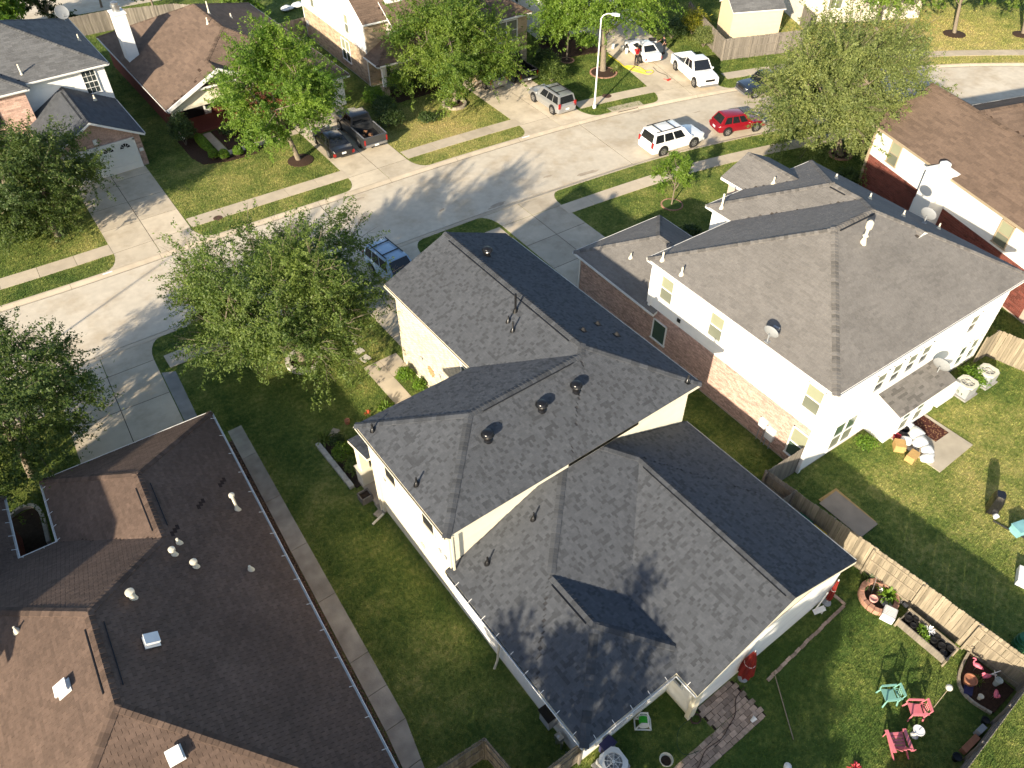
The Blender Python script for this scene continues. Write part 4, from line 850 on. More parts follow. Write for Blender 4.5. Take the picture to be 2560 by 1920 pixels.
# garden shed
F_S = Frame(63.7, 49.75, -25)
shd = thing('shed', 'cream garden shed with grey shingle roof behind the wooden fence', 'shed', (F_S(2.4, 1.5).x, F_S(2.4, 1.5).y, 0), F_S.a)
ws = walls(shd, F_S, [(0, 5.2, 0, 3.0, 0, 2.75)], mat('shed_cream', (.62, .50, .34), .8, .04, 3)); cladding(ws, F_S, (0, 0), (5.2, 0), .05, 2.7, 'board', MATS['shed_cream'])
gable_wall(shd, F_S, (0, 3.0), (0, 0), 2.75, 3.55, MATS['shed_cream']); roof(shd, F_S, [Body(-.12, 5.35, -.2, 3.2, 2.72, .5, 'x', 'gable', 'gable')], M_shs, M_shd, M_wtrim, 'far', 0, slab=.1)
excl(rectp(F_S, 0, 5.2, 0, 3))
# neighbouring house just outside the left edge: its shade falls on the brown roof
hn = thing('house', 'neighbouring house outside the left edge whose shade falls on the brown roof', 'house', (-14, 25, 0))
walls(hn, ID, [(-17.6, -10.4, 18.8, 25.6, 0, 6.0)], M_cream); gable_wall(hn, ID, (-17.6, 18.8), (-10.4, 18.8), 5.9, 8.7, M_cream)
roof(hn, ID, [Body(-18, -10, 18.4, 26, 6.0, .72, 'y', 'gable', 'gable')], M_shs, M_shd, M_wtrim, 'far', 0)
# ------------------------------------------------------------ plants
def leaf_mesh(name, P, O, size, rng, m, parent, droop=.3, asp=.5, kind=None, tone=None, spread=1.0):
    """P leaf positions, O outward dirs: one small rhombus per leaf"""
    n = len(P); nr = rng.normal(size=(n, 3))*spread+O*.8+np.array([0, 0, .6]); nr /= np.linalg.norm(nr, axis=1)[:, None]
    ax = rng.normal(size=(n, 3))+O*.7-np.array([0, 0, droop]); ax -= nr*(ax*nr).sum(1)[:, None]; ax /= np.linalg.norm(ax, axis=1)[:, None]+1e-9
    sd = np.cross(nr, ax); L = (size*rng.uniform(.6, 1.35, n))[:, None]; W = L*asp*.5
    V = np.stack([P-ax*L*.42+sd*W*1.15, P+ax*L*.6, P-ax*L*.42-sd*W*1.15], 1).reshape(-1, 3)
    F = np.arange(3*n).reshape(n, 3)
    if tone is None: tone = np.clip(rng.normal(.45, .28, n), 0, 1)
    return np_mesh(name, V, F, m, parent, kind, {'tone': ('FACE', tone)})
def tree(label, base, zc, rx, rz, nleaf, m, seed, leaf=.17, tr=.17, off=(0, 0), ncl=80, group=None, name='tree', spray=.32, low=-.8, dense=1.0, lean=0, rc0=.25, cat='tree', twigs=0):
    rng = np.random.default_rng(seed); rnd = random.Random(seed); nleaf = int(nleaf*2.15)
    ncl = int(ncl*.62)
    root = thing(name, label, cat, (base[0], base[1], 0), 0, group); C = np.array([base[0]+off[0], base[1]+off[1], zc])
    D = rng.normal(size=(ncl*3, 3)); D /= np.linalg.norm(D, axis=1)[:, None]; D = D[D[:, 2] > low][:ncl]
    fr_ = rng.uniform(.15, 1, len(D))**.40; lump = 1+.20*np.sin(D[:, 0]*5+seed)*np.cos(D[:, 1]*4+seed*2)+rng.normal(0, .05, len(D))
    CC = C+D*np.array([rx, rx, rz])*(fr_*lump*.86)[:, None]
    rc = rx*rc0*rng.uniform(.75, 1.35, len(CC))
    wt = rc**2; wt /= wt.sum(); k = rng.choice(len(CC), nleaf, p=wt)
    # body leaves and outward sprays
    ns = int(nleaf*spray); g = rng.normal(size=(nleaf-ns, 3)); g *= (np.abs(rng.normal(0, .62, nleaf-ns))/np.linalg.norm(g, axis=1))[:, None]
    nsub = 11; so_ = rng.normal(size=(len(CC), nsub, 3)); so_ /= np.linalg.norm(so_, axis=2)[:, :, None]; so_ *= rng.uniform(.35, 1.0, (len(CC), nsub))[:, :, None]*np.array([1, 1, .7]); sb_ = rng.integers(0, nsub, nleaf-ns); ton_s = rng.normal(0, .16, (len(CC), nsub))
    P1_ = CC[k[ns:]]+so_[k[ns:], sb_]*rc[k[ns:]][:, None]+g*rc[k[ns:]][:, None]*np.array([.5, .5, .34])
    nt_ = 9; sd_ = rng.normal(size=(len(CC), nt_, 3))+(D[:, None, :]*1.0)+np.array([0, 0, .25]); sd_ /= np.linalg.norm(sd_, axis=2)[:, :, None]
    ti = rng.integers(0, nt_, ns); u = rng.uniform(.15, 1, ns); dirs = sd_[k[:ns], ti]
    P2_ = CC[k[:ns]]+dirs*(u*rc[k[:ns]]*1.65)[:, None]+rng.normal(0, .07, (ns, 3))-np.array([0, 0, 1])*(u**2*.18)[:, None]
    P = np.concatenate([P2_, P1_]); P[:, 2] = np.maximum(P[:, 2], .35); O = P-C; O /= np.linalg.norm(O, axis=1)[:, None]+1e-6
    ct = rng.normal(.42, .15, len(CC)); tone = ct[k]+rng.normal(0, .17, nleaf); tone[ns:] += ton_s[k[ns:], sb_]; tone = np.clip(tone, 0, 1)
    # trunk and limbs
    mb = MB(); b = Vector((base[0], base[1], -.05)); top = Vector(C)-Vector((0, 0, rz*.15)); fork = b.lerp(top, .55)+Vector((rnd.uniform(-.15, .15), rnd.uniform(-.15, .15), 0))
    fork.x += lean; mb.tube([b, b+Vector((0, 0, .15)), b.lerp(fork, .5)+Vector((.04, .03, 0)), fork, top], [tr*1.5, tr*1.05, tr*.92, tr*.8, tr*.35], 10)
    mains = []
    for i in range(6):
        a = i*math.pi/3+rnd.uniform(-.4, .4); e = Vector(C)+Vector((math.cos(a)*rx*.5, math.sin(a)*rx*.5, rz*rnd.uniform(-.1, .45))); s0 = fork.lerp(top, rnd.uniform(-.1, .6)); mid = s0.lerp(e, .5)+Vector((0, 0, -.12*rx*rnd.random()))
        mb.tube([s0, mid, e], [tr*.5, tr*.36, tr*.16], 7); mains += [s0.lerp(mid, .6), mid, mid.lerp(e, .5), e]
    for i in range(len(CC)):
        e = Vector(CC[i]); s0 = min(mains, key=lambda q: (q-e).length); mid = s0.lerp(e, .5)+Vector((rnd.uniform(-.15, .15), rnd.uniform(-.15, .15), rnd.uniform(-.1, .2)))
        mb.tube([s0, mid, e], [tr*.16+.008, tr*.1+.006, .008], 5, cap=False)
        for j in range(0, nt_, 3): mb.tube([e, e+Vector(sd_[i, j])*rc[i]*1.3], [.008, .004], 3, cap=False)
    for q in range(twigs):
        i = rnd.randrange(len(CC)); d = Vector(D[i])+Vector((rnd.uniform(-.6, .6), rnd.uniform(-.6, .6), rnd.uniform(0, .7))); d.normalize(); p = Vector(CC[i])+d*rc[i]*.6; e = p+d*rnd.uniform(.7, 1.5); md = p.lerp(e, .5)+Vector((rnd.uniform(-.1, .1), rnd.uniform(-.1, .1), 0))
        mb.tube([p, md, e], [.013, .010, .005], 4, cap=False)
        for _ in range(2): mb.tube([md, md+(d+Vector((rnd.uniform(-.8, .8), rnd.uniform(-.8, .8), rnd.uniform(-.3, .6))))*.45], [.007, .004], 3, cap=False)
    mb.build('trunk', M_bark, root, smooth=.9)
    leaf_mesh('crown', P, O, leaf, rng, m, root, tone=tone); return root
def shrub(label, base, r, h, n, m, seed, leaf=.1, name='shrub', cat='shrub', group=None, ball=False, rx=None, ry=None, rz=0, parent=None):
    rng = np.random.default_rng(seed); rx = rx or r; ry = ry or r
    root = thing(name, label, cat, (base[0], base[1], 0), rz, group) if parent is None else parent
    D = rng.normal(size=(n, 3)); D /= np.linalg.norm(D, axis=1)[:, None]; D[:, 2] = np.abs(D[:, 2])*1.2-.2
    lump = 1+(.03 if ball else .2)*np.sin(D[:, 0]*6+seed)*np.cos(D[:, 1]*7+seed)+(.02 if ball else .12)*rng.normal(size=n)
    f = rng.uniform(.82 if ball else .4, 1.0, n)**.6
    L = D*np.array([rx, ry, h*.55])*(lump*f)[:, None]; c, s = math.cos(rz), math.sin(rz)
    P = np.stack([L[:, 0]*c-L[:, 1]*s+base[0], L[:, 0]*s+L[:, 1]*c+base[1], L[:, 2]+h*.45], 1); P[:, 2] = np.maximum(P[:, 2], .03)
    mb = MB(); rnd = random.Random(seed)
    for i in range(5): a = i*1.26+seed; e = Vector((base[0]+math.cos(a)*r*.5, base[1]+math.sin(a)*r*.5, h*.55)); mb.tube([(base[0], base[1], -.03), e], [.03, .01], 5)
    if ball:
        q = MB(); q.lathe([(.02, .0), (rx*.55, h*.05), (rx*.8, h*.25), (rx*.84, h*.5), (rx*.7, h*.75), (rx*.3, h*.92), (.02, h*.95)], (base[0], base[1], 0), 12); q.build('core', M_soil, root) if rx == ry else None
    mb.build('stem', M_bark, root); leaf_mesh('foliage', P, D, leaf, rng, m, root, .1, .6); return root
def spiky(label, base, n, ln, m, seed, name='plant', group=None, cat='plant'):
    rnd = random.Random(seed); root = thing(name, label, cat, (base[0], base[1], 0), 0, group); mb = MB(); z0 = base[2] if len(base) > 2 else 0
    for i in range(n):
        a = rnd.uniform(0, 6.28); e = rnd.uniform(.3, 1.2); d = Vector((math.cos(a)*math.cos(e), math.sin(a)*math.cos(e), math.sin(e))); s = Vector((-math.sin(a), math.cos(a), 0))*.03*ln/.5; p = Vector((base[0], base[1], z0)); q = p+d*ln*rnd.uniform(.6, 1); t = q+Vector((d.x, d.y, -.5))*ln*.3
        mb.add([p-s*.5, p+s*.5, q+s, q-s, t], [(0, 1, 2, 3), (3, 2, 4)], 0, rnd.uniform(.1, .9))
    mb.build('foliage', m, root); return root
def stone_ring(label, c, r, n, m, h=.16, wdt=.22, rx=None, soil=None, arc=(0, 2*math.pi), name='tree_ring', cat='planter', group=None, stone='stone'):
    root = thing(name, label, cat, (c[0], c[1], 0), 0, group); ry = rx or r
    for k in range(n):
        a0 = arc[0]+(arc[1]-arc[0])*k/n+.015; a1 = arc[0]+(arc[1]-arc[0])*(k+1)/n-.015; ri, ro_ = r-wdt/2, r+wdt/2; f = ry/r
        mb = MB(); mb.prism([(c[0]+q*math.cos(a), c[1]+q*f*math.sin(a)) for q, a in ((ri, a0), (ro_, a0), (ro_, (a0+a1)/2), (ro_, a1), (ri, a1))], -.03, h*random.uniform(.85, 1.15), tone=random.uniform(-.22, .2)); mb.build(stone, m, root)
    poly = [(c[0]+r*math.cos(2*math.pi*k/20), c[1]+ry*math.sin(2*math.pi*k/20)) for k in range(20)]
    mb = MB(); mb.prism(poly, -.02, .05); mb.build('soil', soil or M_mulch, root); excl([(c[0]+(x-c[0])*1.15, c[1]+(y-c[1])*1.15) for x, y in poly]); return root
M_stone = mat('edging_stone', (.34, .29, .22), .9, .25, 5, .1, 1, .5, 20); M_stonew = mat('pale_stone', (.50, .46, .39), .9, .2, 5, .1, 1, .5, 20); M_terra = mat('terracotta', (.32, .14, .08), .85, .2, 6); M_pinkbrick = mat('edging_brick', (.36, .20, .14), .9, .25, 6)
tree('large oak with feathery crown in front of the central house, over the driveway', (9.67, 32.77), 4.4, 5.0, 3.8, 56000, LEAF_A, 1, .135, .2, (-.2, .3), 130, 'street trees', spray=.36, low=-.55, twigs=170)
tree('dark oak at the left edge beside the concrete driveway of the brown roofed house', (-4.6, 33.2), 4.6, 4.5, 4.1, 36000, LEAF_G, 2, .14, .2, (0, 0), 80, 'street trees')
tree('oak in front of the brick garage at the left edge of the far side', (1.9, 54.0), 4.0, 4.5, 3.9, 38000, LEAF_G, 3, .155, .2, (-.5, .4), 110, 'street trees', low=-1)
tree('bright green tree with pale trunk in front of the brown roofed house', (19.41, 53.44), 5.1, 4.35, 4.3, 38000, LEAF_B, 4, .16, .2, (-.65, .5), 95, 'street trees', low=-.6)
tree('bright green tree in a stone ring beside the silver car driveway', (34.45, 54.32), 4.8, 4.95, 4.6, 44000, LEAF_F, 5, .16, .2, (.3, .3), 105, 'street trees', low=-.6)
tree('broad tree with forked trunk behind the street lamp', (49.17, 51.89), 6.4, 6.6, 4.5, 46000, LEAF_B, 6, .18, .27, (.4, .8), 115, 'street trees', low=-.45)
tree('slender young tree left of the forked trunk tree', (47.99, 55.69), 4.3, 2.2, 2.2, 6000, LEAF_B, 7, .2, .09, (0, 0), 24, 'street trees')
tree('rounded grey green oak beside the warm brown roof on the right', (53.54, 29.09), 5.1, 6.2, 4.7, 60000, LEAF_C, 8, .155, .22, (-.9, .75), 140, 'street trees', spray=.42, twigs=160)
tree('small sapling on the front lawn of the taupe roofed house', (37.95, 31.83), 2.45, 1.65, 1.6, 2300, LEAF_B, 9, .17, .05, (0, 0), 20, 'street trees', spray=.6)
tree('tree with broad crown at the top right, left of the mulched tree', (77.82, 42.66), 5.0, 5.6, 3.4, 16000, LEAF_B, 10, .27, .22, (1.2, 1.5), 60, 'trees on the dry lawn', low=-.4)
tree('tree on a mulch circle at the top right corner', (83.07, 37.42), 4.9, 5.0, 3.3, 14000, LEAF_B, 11, .27, .18, (1.6, 1.6), 55, 'trees on the dry lawn', low=-.4)
tree('rightmost tree at the top right corner', (88.44, 33.22), 4.9, 4.6, 3.3, 12000, LEAF_A, 12, .27, .18, (1.6, 1.6), 50, 'trees on the dry lawn', low=-.4)
tree('tree at the top left corner behind the grey roof', (6.0, 91.5), 3.6, 3.4, 3.0, 9000, LEAF_B, 13, .28, .15, (0, 0), 40, 'trees behind the far fence')
tree('dark bare looking tree beside the road at the top left', (11.5, 93.5), 2.6, 2.6, 2.6, 6000, LEAF_D, 14, .24, .12, (0, 0), 30, 'trees behind the far fence')
tree('thin trunked tree on the verge beyond the far fence', (17.0, 96.0), 5.0, 2.6, 2.0, 5000, LEAF_B, 15, .26, .12, (0, 0), 25, 'trees behind the far fence')
tree('leafy tree behind the far fence right of the chimney', (21.0, 91.0), 3.6, 2.8, 2.6, 7000, LEAF_D, 16, .25, .12, (0, 0), 30, 'trees behind the far fence')
tree('bushy tree behind the brown hip roof near the tan house', (27.6, 84.0), 2.4, 2.2, 2.2, 6000, LEAF_B, 17, .24, .1, (0, 0), 28, 'trees behind the far fence')
# trees just outside the frame whose shade falls on the picture
tree('tree in the back garden left of the lower roof, outside the picture', (1.4, 3.9), 6.1, 2.5, 2.3, 5200, LEAF_A, 31, .2, .16, (0, 0), 46, 'trees outside the picture', spray=.36)
tree('tree behind the back garden, outside the picture', (5.0, -1.0), 5.0, 2.7, 2.9, 16000, LEAF_A, 32, .2, .18, (0, 0), 70, 'trees outside the picture')
tree('unseen tree added left of the gate fence to keep sun off the lawn', (-3.5, 4.4), 4.4, 3.0, 3.2, 14000, LEAF_A, 35, .2, .18, (0, 0), 60, 'trees outside the picture')  # added sun blocker, closes the light gap behind the brown roofed house
tree('second tree behind the back garden, outside the picture', (2.5, .7), 4.0, 2.5, 2.6, 9000, LEAF_A, 33, .2, .18, (0, 0), 60, 'trees outside the picture')
stone_ring('oval stone ring with soil round the foot of the large oak', (9.7, 32.55), .92, 16, M_stonew, .22, .24)
stone_ring('stone ring planted with grass round the tree beside the silver car', (34.3, 54.2), .95, 16, M_stone, .22, .22)
stone_ring('low brick ring round the forked trunk tree', (48.9, 51.5), 1.2, 22, M_pinkbrick, .06, .14, soil=M_mulch); stone_ring('small brick ring round the slender young tree', (47.95, 55.6), .65, 14, M_pinkbrick, .06, .12)
stone_ring('brick ring round the rounded grey green oak', (53.5, 29.05), .8, 16, M_pinkbrick, .12, .18); stone_ring('thin brick ring round the sapling', (37.95, 31.8), .75, 16, M_pinkbrick, .06, .1, soil=M_lawn)
for x, y, r, l in ((19.55, 53.4, 1.0, 'dark mulch circle round the bright green tree with pale trunk'), (83.1, 37.4, 1.1, 'dark mulch circle under the top right tree'), (88.4, 33.2, 1.0, 'dark mulch circle under the rightmost tree')):
    mb = MB(); mb.lathe([(r, -.02), (r*.98, .05), (r*.6, .11), (.05, .16)], (x, y, 0), 20); tag(mb.build('mulch_bed', M_mulch, smooth=.9), l, 'mulch bed', 'mulch beds'); excl([(x+r*math.cos(k*.4), y+r*math.sin(k*.4)) for k in range(16)])
spiky('tuft of bright grass inside the stone ring by the silver car', (34.2, 54.1, .08), 70, .35, LEAF_E, 3)
G_SH = 'shrubs in front of the far houses'
for i, (x, y, r, h, n, m, l) in enumerate([(13.35, 61.0, .95, 2.6, 5200, LEAF_D, 'tall dark evergreen beside the porch of the brown roofed house'), (18.2, 60.0, 1.0, 1.3, 2500, LEAF_D, 'loose dark shrub right of the porch walk'), (19.8, 58.9, 1.0, 1.2, 2500, LEAF_A, 'green shrub under the bright green tree'),
        (16.8, 60.6, .7, 1.0, 1400, LEAF_D, 'small dark shrub on the right of the porch walk'), (31.9, 59.0, 1.3, 1.9, 3500, LEAF_D, 'grey green shrub in front of the tan brick porch'), (33.8, 58.6, 1.1, 1.5, 2500, LEAF_D, 'dark shrub right of the tan brick porch'), (28.9, 58.3, 1.0, 1.5, 3000, LEAF_E, 'rounded glossy shrub beside the tan house'),
        (28.7, 56.3, 1.0, 1.5, 2600, LEAF_D, 'dark shrub behind the grey pickup'), (27.9, 54.2, 1.2, 1.7, 3400, LEAF_D, 'large dark shrub beside the grey pickup'), (30.7, 52.9, .75, .9, 1500, LEAF_D, 'low dark shrub on the dry lawn'), (43.9, 52.9, 1.3, 1.8, 3400, LEAF_A, 'leafy shrub behind the silver car'),
        (45.2, 55.4, 1.3, 1.7, 3200, LEAF_D, 'dark shrub right of the black pickup'), (49.3, 59.6, 1.4, 1.9, 3400, LEAF_D, 'dark shrub by the white wall behind the slender tree'), (51.2, 56.6, 1.1, 1.5, 2500, LEAF_E, 'bright shrub left of the forked trunk'), (60.6, 50.2, 1.2, 1.9, 3200, LEAF_C, 'grey twiggy shrub beside the wooden fence'),
        (62.0, 53.0, 1.5, 2.4, 4200, LEAF_Y, 'yellow green shrub beside the wooden fence'), (59.6, 53.5, 1.3, 1.9, 3000, LEAF_D, 'dark shrub behind the white pickup'), (49.75, 25.95, 1.0, 1.5, 2600, LEAF_D, 'round dark shrub at the corner of the white and brick house'), (36.0, 28.2, .7, .9, 1400, LEAF_D, 'low dark shrub beside the taupe garage roof')]):
    shrub(l, (x, y), r, h, n, m, 50+i, .13, group=G_SH)
for i, (x, y, l) in enumerate([(14.35, 57.6, 'leftmost of the four clipped ball shrubs by the porch walk'), (14.98, 57.05, 'second clipped ball shrub by the porch walk'), (16.05, 56.95, 'third clipped ball shrub by the porch walk'), (17.1, 56.95, 'rightmost of the four clipped ball shrubs by the porch walk')]): shrub(l, (x, y), .42, .85, 1700, LEAF_E, 90+i, .085, 'ball_shrub', group='clipped ball shrubs', ball=True)
shrub('clipped hedge row along the porch walk', (14.42, 59.9), .45, .8, 4200, LEAF_E, 97, .09, 'hedge', 'hedge', ball=True, rx=.42, ry=1.75)
G_P = 'shrubs around the central house'
for i, (x, y, r, h, n, m, l) in enumerate([(13.5, 27.9, .5, .85, 1900, LEAF_E, 'round bright shrub against the cream brick wall'), (13.75, 26.8, .38, .7, 1200, LEAF_E, 'smaller round bright shrub nearer the porch'), (8.15, 24.95, .55, .95, 1500, LEAF_B, 'leafy shrub in the porch bed'), (8.2, 23.85, .52, .95, 1500, LEAF_A, 'flowering shrub nearest the porch column'), (8.3, 25.9, .4, .7, 900, LEAF_D, 'shrub at the back of the porch bed')]):
    shrub(l, (x, y), r, h, n, m, 110+i, .085, group=G_P)
spiky('spiky green plant at the front corner of the porch bed', (7.85, 26.55), 60, .6, LEAF_A, 9); spiky('spiky plant beside the walk by the porch', (11.5, 26.6), 70, .55, LEAF_B, 10); spiky('clump of green blades under the forked trunk tree', (49.9, 51.0), 60, .6, LEAF_C, 11)
# yellow shrub strip by the back fence far right, garden plants by the rear wall of the right hand house
shrub('weedy green shrub at the back wall of the taupe roofed house', (F_R(13.0, -.7).x, F_R(13.0, -.7).y), .8, .9, 1800, LEAF_E, 130, .1); shrub('weeds growing along the white back wall', (F_R(4.4, -.3).x, F_R(4.4, -.3).y), .5, .5, 800, LEAF_E, 131, .09); shrub('weeds beside the two air conditioners', (F_R(11.8, -.5).x, F_R(11.8, -.5).y), .6, .7, 1000, LEAF_A, 132, .09)
# ------------------------------------------------------------ vehicles (local +x = forward)
def paint(name, c, metal=.0, rough=.28): return mat(name, c, rough, .03, 3, metal=metal, spec=.5, coat=.6)
def vehicle(label, c, head, kind, L, W, H, pm, cat, name, wb=None, rack=False, tyre_r=.36, plate=True, name_group='vehicles on the street and driveways', trim=None, bars=True):
    a = R_(head); root = thing(name, label, cat, (c[0], c[1], c[2] if len(c) > 2 else RZ), a, name_group); Mx = MW[root]; W2 = W/2; wb = wb or L*.58
    def X(p): return Mx @ Vector(p)
    def loft(st, nm, m, crown=.03, parent=root, smooth=.6):
        mb = MB(); vs = []
        for x, zb, zt, hw in st:
            ring = [(-hw*.86, zb), (-hw*.97, zb+.06), (-hw, zb+(zt-zb)*.45), (-hw*.985, zt-.09), (-hw*.93, zt-.02), (-hw*.5, zt+crown*.7), (0, zt+crown), (hw*.5, zt+crown*.7), (hw*.93, zt-.02), (hw*.985, zt-.09), (hw, zb+(zt-zb)*.45), (hw*.97, zb+.06), (hw*.86, zb)]
            vs += [X((x, y, z)) for y, z in ring]
        k = 13; n = len(st); fs = [(i*k+j, (i+1)*k+j, (i+1)*k+(j+1) % k, i*k+(j+1) % k) for i in range(n-1) for j in range(k)]
        fs += [tuple(range(k)), tuple((n-1)*k+j for j in range(k-1, -1, -1))]; mb.add(vs, fs); return mb.build(nm, m, parent, smooth=smooth)
    def cab(xb0, xb1, xr0, xr1, z0, z1, wb_, wr_, splits, glass=M_cglass, rear=True):
        """greenhouse: base xb0..xb1 at z0, roof xr0..xr1 at z1"""
        mb = MB(); rr = .07
        ring0 = [(xb0, -wb_), (xb1, -wb_), (xb1, wb_), (xb0, wb_)]; r1 = [(xr0, -wr_), (xr1, -wr_), (xr1, wr_), (xr0, wr_)]
        ri = [(xr0+.16, -wr_+.14), (xr1-.16, -wr_+.14), (xr1-.16, wr_-.14), (xr0+.16, wr_-.14)]
        vs = [X((x, y, z0)) for x, y in ring0]+[X((x, y, z1-rr)) for x, y in r1]+[X((x, y, z1-.008)) for x, y in ri]+[X(((xr0+xr1)/2, 0, z1+.015))]
        fs = [(j, (j+1) % 4, 4+(j+1) % 4, 4+j) for j in range(4)]+[(4+j, 4+(j+1) % 4, 8+(j+1) % 4, 8+j) for j in range(4)]+[(8+j, 8+(j+1) % 4, 12) for j in range(4)]
        mb.add(vs, fs); mb.build('cabin', pm, root, smooth=.45)
        def pane(q, u0, u1, v0, v1, nm):
            P = [Vector(p) for p in q]; n = (P[1]-P[0]).cross(P[3]-P[0]).normalized()*.012
            bl = lambda u, v: P[0]*(1-u)*(1-v)+P[1]*u*(1-v)+P[2]*u*v+P[3]*(1-u)*v
            g = MB(); f = [X(bl(u, v)+n) for u, v in ((u0, v0), (u1, v0), (u1, v1), (u0, v1))]; b = [X(bl(u, v)-n*.5) for u, v in ((u0, v0), (u1, v0), (u1, v1), (u0, v1))]
            g.add(f+b, [(0, 1, 2, 3), (0, 4, 5, 1), (1, 5, 6, 2), (2, 6, 7, 3), (3, 7, 4, 0)]); g.build(nm, glass, root)
        zt = z1-rr
        pane([(xb1, -wb_, z0), (xb1, wb_, z0), (xr1, wr_, zt), (xr1, -wr_, zt)], .06, .94, .06, .97, 'windshield')
        if rear: pane([(xb0, wb_, z0), (xb0, -wb_, z0), (xr0, -wr_, zt), (xr0, wr_, zt)], .09, .91, .16, .93, 'rear_window')
        for sg in (-1, 1):
            q = [(xb0, -wb_, z0), (xb1, -wb_, z0), (xr1, -wr_, zt), (xr0, -wr_, zt)] if sg < 0 else [(xb1, wb_, z0), (xb0, wb_, z0), (xr0, wr_, zt), (xr1, wr_, zt)]
            for u0, u1 in splits:
                if sg > 0: u0, u1 = 1-u1, 1-u0
                pane(q, u0, u1, .12, .9, 'side_window')
    zb = .27; xr, xf = -L/2, L/2
    if kind == 'suv':
        bl = H*.57; loft([(xr, zb+.12, bl-.08, W2*.9), (xr+.12, zb, bl, W2*.97), (xr+.6, zb-.02, bl+.02, W2), (0, zb-.02, bl, W2), (L*.2, zb-.02, bl-.02, W2), (xf-.55, zb, bl-.07, W2*.98), (xf-.12, zb+.03, bl-.15, W2*.9), (xf, zb+.12, bl-.3, W2*.78)], 'body', pm)
        cab(xr+.06, L*.22, xr+.28, L*.085, bl-.02, H, W2*.95, W2*.78, ((.05, .28), (.31, .56), (.59, .86)))
    elif kind == 'hatch':
        bl = H*.58; loft([(xr, zb+.1, bl-.14, W2*.85), (xr+.15, zb, bl-.02, W2*.95), (xr+.7, zb-.02, bl, W2), (0, zb-.02, bl-.01, W2*.98), (L*.22, zb-.02, bl-.03, W2*.98), (xf-.5, zb, bl-.1, W2*.9), (xf-.12, zb+.03, bl-.2, W2*.8), (xf, zb+.1, bl-.34, W2*.62)], 'body', pm, .06)
        cab(xr+.12, L*.2, xr+.55, L*.05, bl-.02, H, W2*.93, W2*.7, ((.1, .34), (.38, .62), (.66, .88)))
    elif kind == 'sedan':
        bl = H*.62; loft([(xr, zb+.1, bl-.12, W2*.86), (xr+.15, zb, bl+.02, W2*.95), (xr+.8, zb-.03, bl+.03, W2), (0, zb-.03, bl, W2), (L*.2, zb-.03, bl-.01, W2), (xf-.6, zb, bl-.1, W2*.97), (xf-.15, zb+.02, bl-.2, W2*.87), (xf, zb+.1, bl-.33, W2*.7)], 'body', pm, .04)
        cab(xr+.62, L*.24, xr+1.3, L*.04, bl-.01, H, W2*.92, W2*.66, ((.16, .46), (.5, .82)))
    else:
        bl = H*.60; bx1 = -L*.085
        loft([(bx1-.02, zb, bl, W2*.97), (0, zb-.02, bl, W2), (L*.2, zb-.02, bl-.01, W2), (xf-.6, zb, bl-.06, W2*.98), (xf-.12, zb+.05, bl-.12, W2*.93), (xf, zb+.12, bl-.26, W2*.85)], 'body', pm, .05)
        cab(bx1, L*.245, bx1+.12, L*.13, bl-.02, H, W2*.94, W2*.76, ((.06, .42), (.46, .84)))
        mb = MB(); bz = .62
        for sg in (-1, 1): mb.box(X(((xr+bx1)/2, sg*(W2*.95), (bz-.28+bl)/2)), (bx1-xr-.05, .1, bl-bz+.28), a)
        mb.box(X((xr+.06, 0, (.55+bl)/2)), (.1, W*.93, bl-.55), a); mb.box(X((bx1-.07, 0, (.4+bl)/2)), (.06, W*.9, bl-.42), a); mb.build('truck_bed', pm, root)
        fl = MB(); fl.box(X(((xr+bx1)/2, 0, bz)), (bx1-xr-.2, W*.86, .06), a); fl.build('bed_liner', M_black, root)
        rl = MB()
        for sg in (-1, 1): rl.box(X(((xr+bx1)/2, sg*W2*.95, bl+.01)), (bx1-xr-.1, .09, .03), a)
        rl.build('bed_rail', trim or M_black, root); dl = MB(); dl.box(X((xr+.02, 0, .53)), (.22, W*.9, .18), a); dl.build('rear_bumper', M_rim, root)
    # wheels
    for sx in (-1, 1):
        for sg in (-1, 1):
            Mr = Mx.to_3x3() @ Matrix.Rotation(math.pi/2, 3, 'X'); c_ = X((sx*wb/2, sg*(W2-.11), tyre_r)); t = tyre_r
            ar = MB(); ar.lathe([(t*1.2, -.02), (t*1.2, .02)], X((sx*wb/2, sg*(W2*.985), tyre_r+.02)), 20, M=Mr); ar.build('wheel_arch', M_black, root)
            mb = MB(); mb.lathe([(t*.62, -.11), (t*.95, -.11), (t, -.07), (t, .07), (t*.95, .115), (t*.62, .115)], c_+Mx.to_3x3() @ Vector((0, sg*.03, 0)), 20, M=Mr); wo = mb.build('wheel', M_tyre, root, smooth=.5)
            rm = MB(); o_ = c_+Mx.to_3x3() @ Vector((0, sg*(.03+.118), 0)); rm.lathe([(t*.64, -.012), (t*.64, .012)], o_, 16, M=Mr)
            hub = rm.build('rim', M_rim, wo)
            sp = MB()
            for k in range(5):
                an = k*2*math.pi/5+.3; d = Mx.to_3x3() @ Vector((math.cos(an), 0, math.sin(an))); e = Mx.to_3x3() @ Vector((0, sg*.014, 0)); an2 = an+.63; d2 = Mx.to_3x3() @ Vector((math.cos(an2), 0, math.sin(an2)))
                l2 = Mx.to_3x3() @ Vector((-math.sin(an2), 0, math.cos(an2)))
                q = o_+e; sp.add([q+d2*t*.22, q+d2*t*.5-l2*t*.15, q+d2*t*.56, q+d2*t*.5+l2*t*.15], [(0, 1, 2, 3), (3, 2, 1, 0)])
            sp.build('rim_opening', M_black, wo)
    hb = H*.44 if kind != 'pickup' else H*.45
